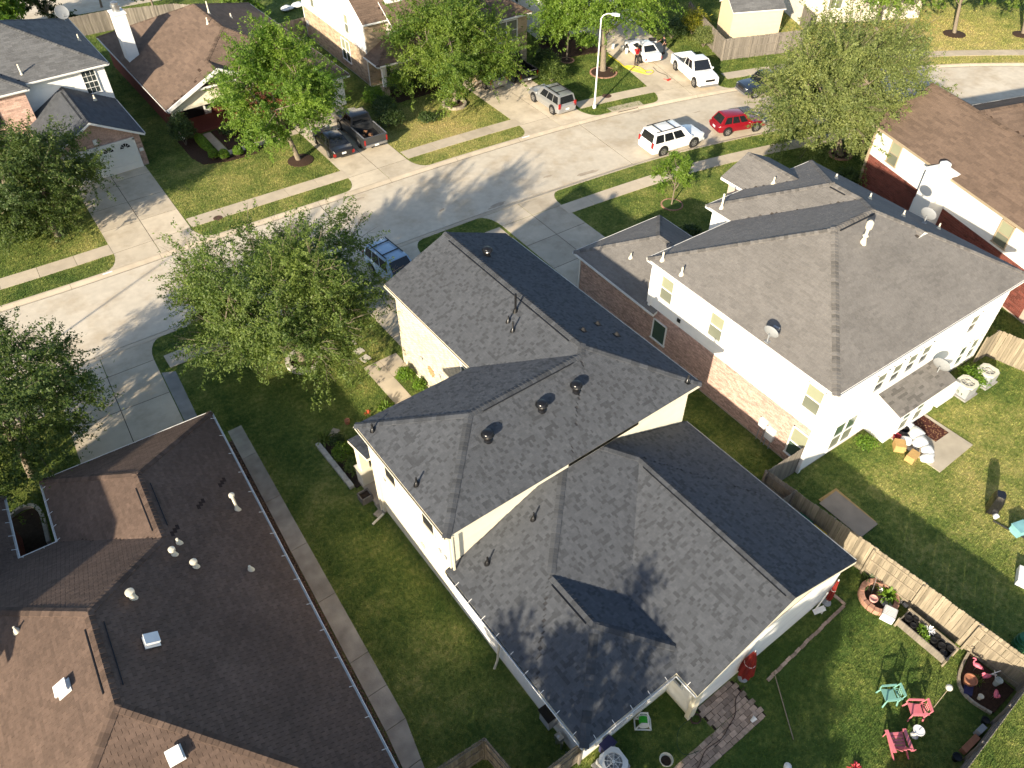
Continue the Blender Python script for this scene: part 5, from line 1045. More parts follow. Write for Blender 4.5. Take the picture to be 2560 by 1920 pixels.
    for sg in (-1, 1):
        mb = MB(); mb.box(X((xf-.13, sg*W2*.68, hb)), (.16, W2*.36, .17), a); mb.build('headlight', M_lamp, root)
        mb = MB(); zt = H*(.60 if kind == 'suv' else .47); mb.box(X((xr+.05, sg*W2*(.84 if kind != 'pickup' else .93), zt-.1)), (.1, .2 if kind != 'pickup' else .12, .42 if kind in ('suv', 'pickup') else .24), a); mb.build('taillight', M_red_l, root)
        mb = MB(); mb.box(X((L*.19, sg*(W2+.07), H*.6)), (.14, .2, .15), a); mb.build('mirror', pm, root)
    mb = MB(); mb.box(X((xf-.03, 0, hb-.02)), (.1, W2*.9, .2), a); mb.build('grille', M_black, root)
    mb = MB(); mb.box(X((xf-.06, 0, .42)), (.2, W*.86, .16), a); mb.build('front_bumper', trim or pm, root)
    if plate: mb = MB(); mb.box(X((xr-.012 if kind != 'pickup' else xr-.1, 0, .62 if kind != 'pickup' else .5)), (.02, .34, .15), a); mb.build('licence_plate', M_wplast, root)
    if rack:
        mb = MB()
        for sg in (-1, 1): mb.bar(X((xr+.45, sg*W2*.66, H+.05)), X((L*.02, sg*W2*.66, H+.05)), .05, .05)
        for x in (xr+.9, -.35): mb.bar(X((x, -W2*.66, H+.06)), X((x, W2*.66, H+.06)), .06, .04)
        mb.build('roof_rack', M_black, root)
    return root
WHITE = paint('white_paint', (.80, .80, .79)); SILV = paint('silver_paint', (.42, .43, .44), .6, .3); RED = paint('red_paint', (.20, .006, .014)); BLK = paint('black_paint', (.012, .012, .014)); NAVY = paint('dark_blue_paint', (.016, .022, .035)); DGRY = paint('dark_grey_paint', (.055, .058, .062), .4); BLUE = paint('blue_grey_paint', (.33, .46, .60), .1, .35); GRYC = paint('grey_paint', (.24, .24, .25), .5)
vehicle('white sport utility vehicle with roof rails parked on the street', (44.13, 38.1), -8.5, 'suv', 5.1, 2.0, 1.88, WHITE, 'car', 'parked_car', 2.95, True, .39)
vehicle('red rounded hatchback parked on the street behind the white vehicle', (50.5, 36.95), -19.5, 'hatch', 4.25, 1.72, 1.58, RED, 'car', 'parked_car', 2.58, False, .34)
vehicle('silver sport utility vehicle on the driveway by the street lamp', (40.93, 49.2, .01), 86, 'suv', 4.65, 1.86, 1.74, SILV, 'car', 'parked_car', 2.8, True, .37)
vehicle('white pickup truck facing the street on the right driveway', (54.85, 45.9, .01), -109.5, 'pickup', 5.75, 2.0, 1.93, WHITE, 'truck', 'pickup_truck', 3.75, False, .4, trim=GRYC)
vehicle('white sedan with its door open beside the person in red', (54.35, 52.2, .01), 74.5, 'sedan', 4.6, 1.8, 1.45, WHITE, 'car', 'parked_car', 2.7, False, .33)
vehicle('dark blue pickup parked on the street under the rounded oak', (57.9, 40.2), 162, 'pickup', 5.2, 1.85, 1.8, NAVY, 'truck', 'pickup_truck', 3.2, False, .38, trim=GRYC)
vehicle('dark grey pickup with open bed on the driveway of the brown roofed house', (25.25, 54.2, .01), 87, 'pickup', 5.8, 2.0, 1.95, DGRY, 'truck', 'pickup_truck', 3.6, False, .4, trim=GRYC)
vehicle('black sedan with red tail lights beside the dark grey pickup', (22.5, 53.75, .01), 86, 'sedan', 4.75, 1.8, 1.42, BLK, 'car', 'parked_car', 2.7, False, .33)
vehicle('black pickup half hidden behind the bright green tree', (42.05, 56.5, .01), 88, 'pickup', 5.7, 1.98, 1.9, BLK, 'truck', 'pickup_truck', 3.6, False, .39)
vehicle('grey car half hidden under the tree in the stone ring', (39.2, 56.55, .01), 87, 'suv', 4.7, 1.9, 1.7, GRYC, 'car', 'parked_car', 2.8, False, .35)
vehicle('blue grey sport utility vehicle on the driveway of the central house', (17.85, 36.15, .01), -87, 'suv', 4.75, 1.86, 1.76, BLUE, 'car', 'parked_car', 2.75, True, .36)
sd_car = [o for o in bpy.data.objects if o.get('label', '').startswith('white sedan')][0]; Ms = MW[sd_car]
mb = MB(); mb.bar(Ms @ Vector((.75, -.92, .62)), Ms @ Vector((.5, -1.75, .62)), .07, .62); dr = mb.build('door', WHITE, sd_car); mb = MB(); mb.bar(Ms @ Vector((.70, -.95, 1.12)), Ms @ Vector((.5, -1.65, 1.12)), .03, .34); mb.build('pane', M_cglass, dr)
# cargo in the grey pickup
mb = MB(); 
for k in range(7): mb.box((25.1+random.uniform(-.6, .6), 52.6+random.uniform(-.6, .8), .75+random.uniform(0, .1)), (.3, .22, .14), random.random()*3, tone=random.uniform(-.3, .5))
tag(mb.build('scrap_pile', mat('rusty_scrap', (.20, .10, .05), .8, .5, 9)), 'rusty odds and ends lying in the bed of the dark grey pickup', 'scrap')

# ------------------------------------------------------------ people
def skin_mesh(name, J, E, m, parent, sub=1):
    ks = list(J); me = bpy.data.meshes.new(name); me.from_pydata([J[k][:3] for k in ks], [(ks.index(a), ks.index(b)) for a, b in E], []); me.materials.append(m)
    o = bpy.data.objects.new(name, me); setup(o, name, parent, None, MW[parent].copy()); md = o.modifiers.new('s', 'SKIN'); md.use_smooth_shade = True
    for v, k in zip(me.skin_vertices[0].data, ks): r = J[k][3]; v.radius = r if isinstance(r, tuple) else (r, r); v.use_root = (k == ks[0])
    if sub: o.modifiers.new('u', 'SUBSURF').levels = sub; o.modifiers['u'].render_levels = sub
    return o
def person(label, base, rz, shirt, pants, hair, bend=0, reach=0, step=.12, arms=None, z=0.01):
    root = thing('person', label, 'person', (base[0], base[1], z), rz); b = bend
    hip = (0, 0, .93); ch = (.42*math.sin(b), 0, .93+.42*math.cos(b)); nk = (.56*math.sin(b), 0, .93+.56*math.cos(b)); hd = (nk[0]+.16*math.sin(b*.8)+.03, 0, nk[2]+.13)
    J = {'hip': (*hip, (.15, .12)), 'ch': (*ch, (.17, .13)), 'nk': (*nk, .055), 'hd': (*hd, (.085, .1)), 'tp': (hd[0], 0, hd[2]+.1, .07)}; E = [('hip', 'ch'), ('ch', 'nk'), ('nk', 'hd'), ('hd', 'tp')]
    S = {'hip': (*hip, (.165, .135)), 'ch': (*ch, (.195, .15)), 'n2': (nk[0], 0, nk[2]-.04, .085)}; SE = [('hip', 'ch'), ('ch', 'n2')]; Pn = {'hip': (*hip, (.168, .138))}; PE = []
    for sg, n in ((-1, 'r'), (1, 'l')):
        sh = (nk[0]-.03, sg*.19, nk[2]-.07); rr = arms[0 if sg < 0 else 1] if arms else (.15, -.25); el = (sh[0]+rr[0]*.8+.03, sg*.26, sh[2]-.26+max(0, rr[0])*.25); ha = (el[0]+rr[0]*.9+.04, sg*.24, el[2]+rr[1]); ft = step*(1 if sg > 0 else -1)
        J['sh'+n] = (*sh, .055); J['el'+n] = (*el, .042); J['ha'+n] = (*ha, .032); J['fg'+n] = (ha[0]+.05, ha[1], ha[2]-.06, .028)
        E += [('ch', 'sh'+n), ('sh'+n, 'el'+n), ('el'+n, 'ha'+n), ('ha'+n, 'fg'+n)]
        kn = (ft*.6+.03, sg*.10, .5); an = (ft, sg*.11, .09); to = (ft+.16, sg*.12, .045)
        J['th'+n] = (0, sg*.09, .86, .085); J['kn'+n] = (*kn, .062); J['an'+n] = (*an, .045); J['to'+n] = (*to, .042); E += [('hip', 'th'+n), ('th'+n, 'kn'+n), ('kn'+n, 'an'+n), ('an'+n, 'to'+n)]
        S['sh'+n] = (*sh, .072); S['el'+n] = tuple(Vector(sh).lerp(Vector(el), .8))+(.06,); SE += [('ch', 'sh'+n), ('sh'+n, 'el'+n)]
        Pn['th'+n] = (0, sg*.09, .86, .1); Pn['kn'+n] = (*kn, .078); Pn['an'+n] = (an[0], an[1], .13, .065); PE += [('hip', 'th'+n), ('th'+n, 'kn'+n), ('kn'+n, 'an'+n)]
    skin_mesh('body', J, E, M_skin, root); skin_mesh('shirt', S, SE, shirt, root); skin_mesh('trousers', Pn, PE, pants, root)
    P = MW[root]; mb = MB(); mb.lathe([(.10, -.02), (.108, .05), (.09, .12), (.04, .155)], P @ Vector((hd[0]-.012, 0, hd[2]+.02)), 10); mb.build('hair', hair, root, smooth=.9)
    for sg in (-1, 1): mb = MB(); mb.box(P @ Vector((step*sg+.07, sg*.115, .045)), (.28, .1, .09), rz); mb.build('shoe', M_black, root)
    return root
person('person in a red shirt and dark trousers leaning towards the white sedan', (52.45, 50.95), R_(50), mat('red_shirt', (.42, .015, .02), .9, .1, 6), mat('dark_trousers', (.02, .02, .024), .9, .1, 6), M_black, .55, 0, .14, ((.32, -.12), (.28, -.1)))
person('person in dark clothes standing at the open door of the white sedan', (56.4, 51.3), R_(165), mat('black_shirt', (.016, .018, .022), .9, .1, 6), mat('black_trousers', (.015, .016, .02), .9, .1, 6), M_black, .3, 0, .08, ((.3, -.1), (.12, -.2)))
# ------------------------------------------------------------ fences
_pk = {}
def plank_mesh(h, wd, tone, m):
    k = (round(h, 2), round(wd, 2), tone, m.name)
    if k not in _pk:
        mb = MB(); c = wd*.22; mb.add([(-wd/2, -.009, 0), (wd/2, -.009, 0), (wd/2, -.009, h-c), (wd/2-c, -.009, h), (-wd/2+c, -.009, h), (-wd/2, -.009, h-c)]+[(-wd/2, .009, 0), (wd/2, .009, 0), (wd/2, .009, h-c), (wd/2-c, .009, h), (-wd/2+c, .009, h), (-wd/2, .009, h-c)],
            [(0, 1, 2, 3, 4, 5), (11, 10, 9, 8, 7, 6)]+[(i+6, (i+1) % 6+6, (i+1) % 6, i) for i in range(6)], 0, tone); _pk[k] = mb.mesh('plank', m)
    return _pk[k]
def fence(label, pts, h, m, rail=1, group='wooden fences', single=True, wd=.14, name='fence'):
    """rail: which side (+1 left of travel) the rails and posts stand; single=False joins the far boards"""
    root = thing(name, label, 'fence', (pts[0][0], pts[0][1], 0), 0, group); rnd = random.Random(len(label)); far = MB()
    rl_ = rail
    for gi, ((x0, y0), (x1, y1)) in enumerate(zip(pts[:-1], pts[1:])):
        rail = rl_[gi] if isinstance(rl_, tuple) else rl_; d = Vector((x1-x0, y1-y0, 0)); L = d.length; d.normalize(); n = Vector((-d.y, d.x, 0)); a = math.atan2(d.y, d.x); q = wd/2
        while q < L:
            hh = h*rnd.uniform(.985, 1.015); p = Vector((x0, y0, 0))+d*q; tone = rnd.choice((-.25, -.12, -.04, 0, .06, .14))
            if single: inst('plank', plank_mesh(round(hh/.02)*.02, wd-.006, tone, m), Matrix.Translation(p) @ Matrix.Rotation(a+rnd.uniform(-.02, .02), 4, 'Z') @ Matrix.Rotation(rnd.uniform(-.006, .006), 4, 'Y'), root)
            else: far.box(p+Vector((0, 0, hh/2)), (wd-.008, .02, hh), a, tone=tone)
            q += wd
        ns = max(1, round(L/2.4))
        for k in range(ns+1):
            p = Vector((x0, y0, 0))+d*(L*k/ns)+n*rail*.075
            mb = MB(); mb.box(p+Vector((0, 0, h*.48)), (.09, .09, h*.96), a); mb.build('post', m, root)
        for z in (.3, h*.55, h-.25):
            mb = MB(); mb.bar(Vector((x0, y0, z))+n*rail*.028, Vector((x1, y1, z))+n*rail*.028, .036, .085); mb.build('rail', m, root)
    if far.v: far.build('plank_row', m, root, kind='stuff')
    return root
fence('sunlit board fence between the central back garden and the right hand lawn', [(23.05, 9.5), (23.35, 5.5), (23.5, 3.25), (23.62, .9), (23.75, -1.4)], 1.9, M_wood, (1, -1, 1, -1))
fence('board fence along the back of the central garden, bottom right corner', [(23.7, -1.42), (17.6, -1.75), (11.5, -2.1)], 1.75, M_woodg, -1)
fence('short grey fence between the central house and the taupe roofed house', [(21.4, 9.55), (23.05, 9.5), (22.95, 11.0), (25.5, 10.9)], 1.9, M_woodg, 1)
fence('weathered gate fence at the left corner of the central house', [(3.6, 9.2), (5.55, 9.05), (5.75, 6.95), (8.15, 6.9)], 1.9, M_woodg, -1)
fence('board fence beside the back corner of the taupe roofed house', [(39.95, 9.9), (40.95, 9.85), (41.5, 7.6), (44.5, 6.8)], 1.9, M_wood, 1)
fence('board fence with a corner in front of the cream shed', [(64.1, 55.7), (61.4, 50.6), (59.58, 46.87), (67.35, 43.94), (71.38, 46.15), (72.6, 48.2)], 2.0, M_woodg, -1, single=False)
fence('long weathered fence behind the far houses at the top left', [(11.2, 89.1), (15.9, 88.8), (22.0, 86.7), (28.1, 80.2)], 1.9, M_woodg, 1, single=False)
fence('short grey fence between the brown hip roof and the tan house', [(27.3, 75.3), (31.0, 75.4)], 1.9, M_woodg, 1, single=False)
mb = MB(); mb.add([(-5, 97.3, .012), (40, 92.5, .012), (42, 101, .012), (-4, 106, .012)], [(0, 1, 2, 3)]); mb.build('road', M_road, kind='structure'); excl([(-5, 97.3), (40, 92.5), (42, 101), (-4, 106)])
# ------------------------------------------------------------ paths and beds
pth = None
def slab_rect(parent, x0, x1, y0, y1, m=M_walk, name='slab', z=.022, fr=ID, tone=None, kind=None, top=False):
    mb = MB(); mb.prism(rectp(fr, x0+.008, x1-.008, y0+.008, y1-.008), -.05, z, tone=random.uniform(-.1, .08) if tone is None else tone)
    excl(rectp(fr, x0, x1, y0, y1)); return mb.build(name, m, parent, kind=kind)
pth = slab_rect(None, 13.1, 14.2, 28.5, 30.1, name='path', kind='structure')
for r in ((12.1, 13.1, 28.5, 30.1), (12.1, 13.1, 26.7, 28.5), (12.1, 13.1, 25.0, 26.7), (12.1, 13.1, 23.4, 25.0)): slab_rect(pth, *r)
for i, (x, y) in enumerate(((12.53, 32.34), (12.59, 31.5), (12.57, 30.72))):
    mb = MB(); mb.box((x, y, .01), (.52, .5, .05), .1*i); tag(mb.build('stepping_stone', M_stonew), ('pale stepping stone farthest from the front walk', 'middle pale stepping stone on the front lawn', 'pale stepping stone nearest the front walk')[i], 'stepping stone', 'stepping stones'); excl([(x-.25, y-.25), (x+.25, y-.25), (x+.25, y+.25), (x-.25, y+.25)])
pth = slab_rect(None, 15.05, 15.7, 60.0, 62.0, name='path', kind='structure')
for r in ((15.05, 15.7, 58.3, 60.0), (15.05, 16.6, 57.5, 58.25), (16.6, 18.2, 57.5, 58.25), (18.2, 19.8, 57.5, 58.25), (19.8, 21.4, 57.5, 58.25)): slab_rect(pth, *r)
def bed(label, poly, m=M_mulch, z=.04, name='flower_bed'):
    mb = MB(); mb.prism(poly, -.03, z); excl(poly); return tag(mb.build(name, m), label, 'flower bed', 'planting beds')
bed('dark mulch bed left of the porch walk', [(12.95, 58.7), (13.3, 57.25), (14.9, 56.6), (17.3, 56.4), (18.5, 57.45), (15.0, 57.5), (15.0, 62), (13.0, 62)]); bed('dark mulch bed right of the porch walk', [(15.75, 58.3), (21.2, 58.3), (21.2, 60), (18, 62), (15.75, 62)])
bed('shaded soil bed in front of the tan brick house', [(30.6, 57.4), (36.5, 57.2), (37.2, 59.2), (30.9, 60.4)]); bed('soil bed along the white wall left of the forked tree', [(46.5, 56.5), (52.5, 55), (53, 58.5), (48.5, 61)])
bed('porch bed with a pale stone edge beside the central house', [(7.62, 26.4), (7.72, 22.9), (8.6, 22.9), (8.7, 26.5)], M_soil)
# walk and gravel along the brown roofed house
pth = None; ys = [30.1, 27.9, 24.7, 21.5, 18.45, 15.25, 13.61, 12.05, 10.42, 8.5, 6.5]
for a, b in zip(ys[:-1], ys[1:]):
    f = lambda y: (F_LB.inv(4.1, y), 0)
    xl = lambda y: 4.17-(30-y)*.062 if y > 12 else 3.05-(12-y)*.11; xr_ = lambda y: 4.9-(30-y)*.055 if y > 12 else 3.9-(12-y)*.19
    P = [(xl(b)+.0, b+.012), (xr_(b), b+.012), (xr_(a), a-.012), (xl(a), a-.012)]; mb = MB(); mb.prism(P, -.05, .03, tone=random.uniform(-.12, .12)); excl([(xl(b)-.6, b), (xr_(b), b), (xr_(a), a), (xl(a)-.6, a)])
    if pth is None: pth = mb.build('path', mat('weathered_walk', (.38, .34, .28), .95, .22, 1.6, .2, .4, .4, 18), kind='structure')
    else: mb.build('slab', MATS['weathered_walk'], pth)
rng = np.random.default_rng(5); n = 7000; yy = rng.uniform(7, 29.4, n); cx = np.where(yy > 12, 4.17-(30-yy)*.062, 3.05-(12-yy)*.11)-rng.uniform(0, .5, n); s = rng.uniform(.012, .032, n)
oc = np.array([[1, 0, 0], [0, 1, 0], [-1, 0, 0], [0, -1, 0], [0, 0, .8]]); V = (np.stack([cx, yy, np.full(n, .008)], 1)[:, None, :]+oc[None]*s[:, None, None]).reshape(-1, 3); b5 = (np.arange(n)*5)[:, None]
F = np.concatenate([b5+np.array([q]) for q in ((0, 1, 4), (1, 2, 4), (2, 3, 4), (3, 0, 4))]); tag(np_mesh('gravel', V, F, M_gravel, None, 'stuff', {'tone': ('FACE', rng.uniform(-.6, .7, len(F)))}), 'brown gravel strip between the brown roofed house and its walk', 'gravel')
mb = MB(); mb.prism([(4.2, 29.4), (3.6, 29.4), (2.45, 7), (2.55, 7)], -.02, .006); mb.build('gravel_base', M_soil, kind='structure')
# scalloped planter in the notch of the brown roofed house
pl = thing('planter', 'soil bed edged with pale scalloped stones in the notch of the brown roofed house', 'planter', (-5.2, 30.2, 0)); pts = catmull([(-6.2, 30.9), (-5.6, 31.2), (-5.05, 31.05), (-4.82, 30.4), (-4.86, 29.4), (-4.95, 28.4)], 3)
for a, b in zip(pts[:-1], pts[1:]): mb = MB(); mb.bar((a[0], a[1], .1), (b[0]*.97+a[0]*.03, b[1]*.97+a[1]*.03, .1), .16, .22, tone=random.uniform(-.12, .1)); mb.build('stone', M_stonew, pl)
mb = MB(); mb.prism([(-6.2, 30.9), (-5.05, 31), (-4.85, 30.3), (-4.95, 26), (-5.9, 26)], -.02, .05); mb.build('soil', M_soil, pl); excl([(-6.4, 31.2), (-4.8, 31.2), (-4.8, 25.5), (-6, 25.5)])
# pale stone strip, box planter and bits at the porch
ws_ = thing('stone_edging', 'pale stone strip edging the porch bed', 'edging', (7.55, 24.7, 0))
for k in range(7): y = 23.0+k*.5; mb = MB(); mb.box((7.56-.012*k, y+.24, .1), (.24, .48, .2+.02*(k % 2)), 0, tone=random.uniform(-.1, .12)); mb.build('stone', M_stonew, ws_)
bxp = thing('planter_box', 'square grey planter box beside the porch column', 'planter', (7.77, 22.05, 0), -.05)
for dx, dy, sx, sy in ((-.26, 0, .06, .5), (.26, 0, .06, .5), (0, -.24, .58, .06), (0, .24, .58, .06)): mb = MB(); mb.box((7.77+dx, 22.05+dy, .2), (sx, sy, .42)); mb.build('side', M_woodg, bxp)
mb = MB(); mb.box((7.77, 22.05, .28), (.48, .44, .05)); mb.build('soil', M_soil, bxp); excl(rectp(ID, 7.4, 8.2, 21.7, 22.4))
for i, (x, y, l) in enumerate(((8.25, 21.35, 'flat stone slab nearest the downspout'), (7.95, 20.95, 'small flat stone beside the downspout'), (8.5, 26.7, 'pale garden bench stone at the front of the porch bed'))): mb = MB(); mb.box((x, y, .03), (.6, .4, .07), .3*i); tag(mb.build('flat_stone', M_stone), l, 'stone', 'flat stones')
tag(MB().lathe([(.02, 0), (.12, .02), (.15, .28), (.13, .3), (.1, .26)], (9.4, 26.9, 0), 12).build('flower_pot', M_terra, smooth=.7), 'small terracotta pot beside the spiky porch plant', 'pot'); spiky('red flowers in front of the porch', (10.6, 26.9), 22, .22, mat('red_petals', (.30, .05, .02), .7, .3, 9), 21)
# ------------------------------------------------------------ street furniture
def lamp_post(label, x, y, ax, ay, h=7.75):
    o = thing('street_lamp', label, 'street lamp', (x, y, 0), 0, 'street lamps'); mb = MB(); mb.lathe([(.16, 0), (.16, .25), (.085, .3), (.07, 2), (.045, h-.4)], (x, y, 0), 12); mb.build('pole', M_wplast, o, smooth=.7)
    mb = MB(); mb.tube([(x, y, h-.42), (x+ax*.15, y+ay*.15, h-.15), (x+ax*.45, y+ay*.45, h+.02), (x+ax*.8, y+ay*.8, h+.05)], [.05, .045, .04, .035], 8); mb.build('arm', M_wplast, o, smooth=.8)
    mb = MB(); d = Vector((ax, ay, 0)).normalized(); p = Vector((x+ax*.75, y+ay*.75, h+.02)); s_ = Vector((-d.y, d.x, 0))
    vs = [p+s_*.08, p-s_*.08, p+d*.35-s_*.17, p+d*.65-s_*.1, p+d*.65+s_*.1, p+d*.35+s_*.17]; mb.add([q+Vector((0, 0, .09)) for q in vs]+[q-Vector((0, 0, .06)) for q in vs], [(0, 1, 2, 3, 4, 5), (11, 10, 9, 8, 7, 6)]+[(i+6, (i+1) % 6+6, (i+1) % 6, i) for i in range(6)]); mb.build('lamp_head', M_wplast, o); return o
lamp_post('tall white street lamp on the grass strip by the silver car', 43.53, 46.6, .55, -.95); lamp_post('street lamp outside the left edge whose shadow crosses the road', -9.8, 38.85, .15, 1.1)
def manhole(label, x, y, r, z=.03): mb = MB(); mb.lathe([(r, -.05), (r, .0), (r*.92, .004), (r*.9, 0), (r*.4, .003), (.01, .003)], (x, y, z), 24); tag(mb.build('manhole_cover', mat('rusty_iron', (.09, .05, .035), .8, .4, 9)), label, 'manhole', 'manhole covers')
manhole('rusty manhole cover in the sidewalk beside the street lamp', 45.92, 47.7, .42); manhole('rusty manhole cover in the sidewalk at the left driveway', 11.38, 49.5, .32); manhole('dark manhole cover in the near sidewalk behind the sapling', 41.9, 34.5, .35)
ins = thing('storm_drain', 'storm drain inlet in the kerb below the street lamp', 'storm drain', (45.6, 44.75, 0)); mb = MB(); s0, s1 = SX(44.2), SX(47.3); strip(mb, s0, s1, [(-.06, .03), (.9, .03), (.9, -.05)]); mb.build('slab', M_walk, ins); mb = MB(); strip(mb, s0+.5, s1-.7, [(-.16, -.085), (-.135, .018)]); mb.build('opening', M_black, ins)
mb = MB(); strip(mb, SX(3.0), SX(3.6), [(-.11, -.003), (-.02, .022)]); tag(mb.build('kerb_number', M_wtrim), 'white painted address patch on the kerb at the left driveway', 'kerb marking')
mb = MB(); strip(mb, SX(35.4), SX(36.1), [(-.11, -.003), (-.02, .022)]); tag(mb.build('kerb_number', M_wtrim), 'white painted address patch on the kerb below the silver car', 'kerb marking')
hose = catmull([(51.85, 54.1), (51.6, 52.4), (51.2, 50.9), (51.5, 49.6), (51.95, 48.75), (52.6, 48.8), (52.7, 49.2), (52.1, 49.6), (51.8, 50.4), (51.5, 51.3), (51.9, 51.0), (52.3, 50.2), (52.0, 49.2), (51.6, 50.0), (51.3, 51.6)], 6)
tag(MB().tube([(x, y, .05) for x, y in hose], .035, 6).build('garden_hose', mat('yellow_hose', (.62, .50, .03), .5, .1, 5), smooth=.9), 'yellow garden hose lying in loops on the lawn by the white sedan', 'hose')
tag(MB().tube([(x, y, .04) for x, y in catmull([(53.4, 49.7), (53.0, 48.6), (53.1, 47.6), (52.6, 46.9)], 6)], .015, 5).build('cable', M_black, smooth=.9), 'thin black cable on the driveway behind the white sedan', 'cable')
mb = MB(); mb.box((52.55, 46.75, .06), (.45, .16, .1), .2); mb.bar((52.5, 46.8, .08), (52.2, 47.1, .1), .03, .03); tag(mb.build('floor_brush', mat('red_plastic', (.5, .03, .02), .5)), 'small red brush on the driveway by the white pickup', 'brush')
for i, (x, y, l) in enumerate(((53.3, 55.1, 'round white sign under the broad tree'), (53.65, 54.2, 'white bucket under the broad tree'), (53.6, 53.5, 'white post behind the person in red'))):
    mb = MB(); mb.lathe([(.1, 0), (.15, .05), (.17, .45), (.12, .48)], (x, y, 0), 10); tag(mb.build('bucket', M_wplast, smooth=.8), l, 'bucket', 'white buckets')
def hydrant(): o = thing('fire_hydrant', 'white fire hydrant on the verge at the top right', 'fire hydrant', (75.0, 36.9, 0)); MB().lathe([(.2, 0), (.2, .06), (.13, .1), (.13, .5), (.17, .54), (.15, .66), (.05, .75)], (75, 36.9, 0), 12).build('barrel', M_wplast, o, smooth=.6); mb = MB(); mb.box((75, 36.9, .45), (.5, .14, .14)); mb.box((75, 36.9, .42), (.15, .45, .16)); mb.build('nozzle', M_wplast, o)
hydrant()
# satellite dishes
M_dish = mat('dish_grey', (.24, .25, .26), .5, .08, 4)
def dish(label, p, face, r=.42, mast=.5, m=M_dish):
    p = Vector(p); o = thing('satellite_dish', label, 'satellite dish', p, 0, 'satellite dishes'); d = Vector(face).normalized(); c = p+Vector((0, 0, mast)); q = d.to_track_quat('Z', 'Y').to_matrix()
    MB().lathe([(.01, -.08), (r*.5, -.06), (r*.85, -.02), (r, .02), (r*.97, .035), (r*.8, 0), (r*.45, -.04), (.01, -.058)], c+d*.1, 24, M=q).build('reflector', m, o, smooth=.9)
    mb = MB(); mb.tube([p, c-d*.05], .03, 8); mb.box(p+Vector((0, 0, .01)), (.22, .22, .03)); mb.bar(p+Vector((.25, .1, 0)), p+Vector((0, 0, mast*.7)), .025, .025); mb.build('mast', m, o)
    e = c+d*.62-Vector((0, 0, r*.55)); mb = MB(); mb.bar(c-Vector((0, 0, r*.8)), e, .035, .035); s_ = d.cross(Vector((0, 0, 1))).normalized(); mb.build('arm', m, o)
    mb = MB()
    for k in (-1, 0, 1): mb.box(e+s_*k*.1, (.1, .1, .13)); 
    mb.build('receiver', M_gplast, o); return o
dish('white satellite dish at the left eave of the taupe roof', (25.55, 14.45, 6.0), (.95, .15, .3), .38, .5); dish('white satellite dish on the small lean to roof', (34.3, 9.8, 2.4), (.95, .1, .3), .45, .6); dish('white satellite dish on the far slope of the taupe roof', (39.0, 15.3, 6.72), (.95, .1, .3), .42, .5); dish('white satellite dish on the grey roof at the top left', (10.35, 76.3, 5.7), (.1, -.9, .45), .55, .7)
# ------------------------------------------------------------ back garden of the central house
def ac_unit(label, x, y, rz, s=.9, h=.8, m=None, fan=True):
    m = m or M_wplast; o = thing('air_conditioner', label, 'air conditioner', (x, y, 0), rz, 'air conditioners'); Mr = Matrix.Rotation(rz, 3, 'Z')
    mb = MB(); mb.box((x, y, .05), (s+.15, s+.15, .1), rz); mb.build('pad', M_oldc, o); mb = MB(); mb.box((x, y, .1+(h-.2)/2), (s*.94, s*.94, h-.2), rz); mb.build('coil', M_gplast, o)
    mb = MB(); c = s*.2; hs_ = s/2; pl_ = [(hs_-c, -hs_), (hs_, -hs_+c), (hs_, hs_-c), (hs_-c, hs_), (-hs_+c, hs_), (-hs_, hs_-c), (-hs_, -hs_+c), (-hs_+c, -hs_)]; n = 24; vs = []; R0 = s*.36
    rim = [tuple(Mr @ Vector((R0*math.cos(2*math.pi*k/n), R0*math.sin(2*math.pi*k/n), 0))) for k in range(n)]; out = []
    for k in range(n):
        a = 2*math.pi*k/n; d = Vector((math.cos(a), math.sin(a), 0)); t = min(hs_/max(abs(d.x), 1e-6), hs_/max(abs(d.y), 1e-6), (2*hs_-c)/(abs(d.x)+abs(d.y))); out.append(tuple(Mr @ (d*t)))
    for z in (h-.12, h): vs += [(x+p[0], y+p[1], z) for p in out]; 
    vs += [(x+p[0], y+p[1], h) for p in rim]+[(x+p[0], y+p[1], h-.1) for p in rim]
    fs = [(k, (k+1) % n, n+(k+1) % n, n+k) for k in range(n)]+[(n+k, n+(k+1) % n, 2*n+(k+1) % n, 2*n+k) for k in range(n)]+[(2*n+k, 2*n+(k+1) % n, 3*n+(k+1) % n, 3*n+k) for k in range(n)]; mb.add(vs, fs); mb.build('top_cover', m, o)
    mb = MB(); mb.lathe([(R0*1.01, h-.13), (R0*1.01, h-.12)], (x, y, 0), 20); mb.build('fan_well', M_black, o); mb = MB()
    for k in range(4):
        a = k*math.pi/2+.3; d = Vector((math.cos(a), math.sin(a), 0)); l = Vector((-d.y, d.x, .25)); q = Vector((x, y, h-.09)); mb.add([q+d*.05-l*.03, q+d*R0*.92-l*.11, q+d*R0*.92+l*.11, q+d*.05+l*.03], [(0, 1, 2, 3), (3, 2, 1, 0)])
    mb.build('fan_blade', M_gplast, o); mb = MB()
    for k in range(8): a = k*math.pi/4; mb.bar((x, y, h+.02), (x+R0*math.cos(a), y+R0*math.sin(a), h+.006), .018, .012)
    for rr_ in (.35, .7): mb.tube([(x+R0*rr_*math.cos(2*math.pi*k/20), y+R0*rr_*math.sin(2*math.pi*k/20), h+.014) for k in range(21)], .006, 4)
    mb.lathe([(.06, h), (.06, h+.03)], (x, y, 0), 10); mb.build('grille', m, o); excl([(x-s*.6, y-s*.6), (x+s*.6, y-s*.6), (x+s*.6, y+s*.6), (x-s*.6, y+s*.6)]); return o
ac_unit('pale grey air conditioner at the back corner of the central house', 8.98, 5.95, -.03, .92, .8)
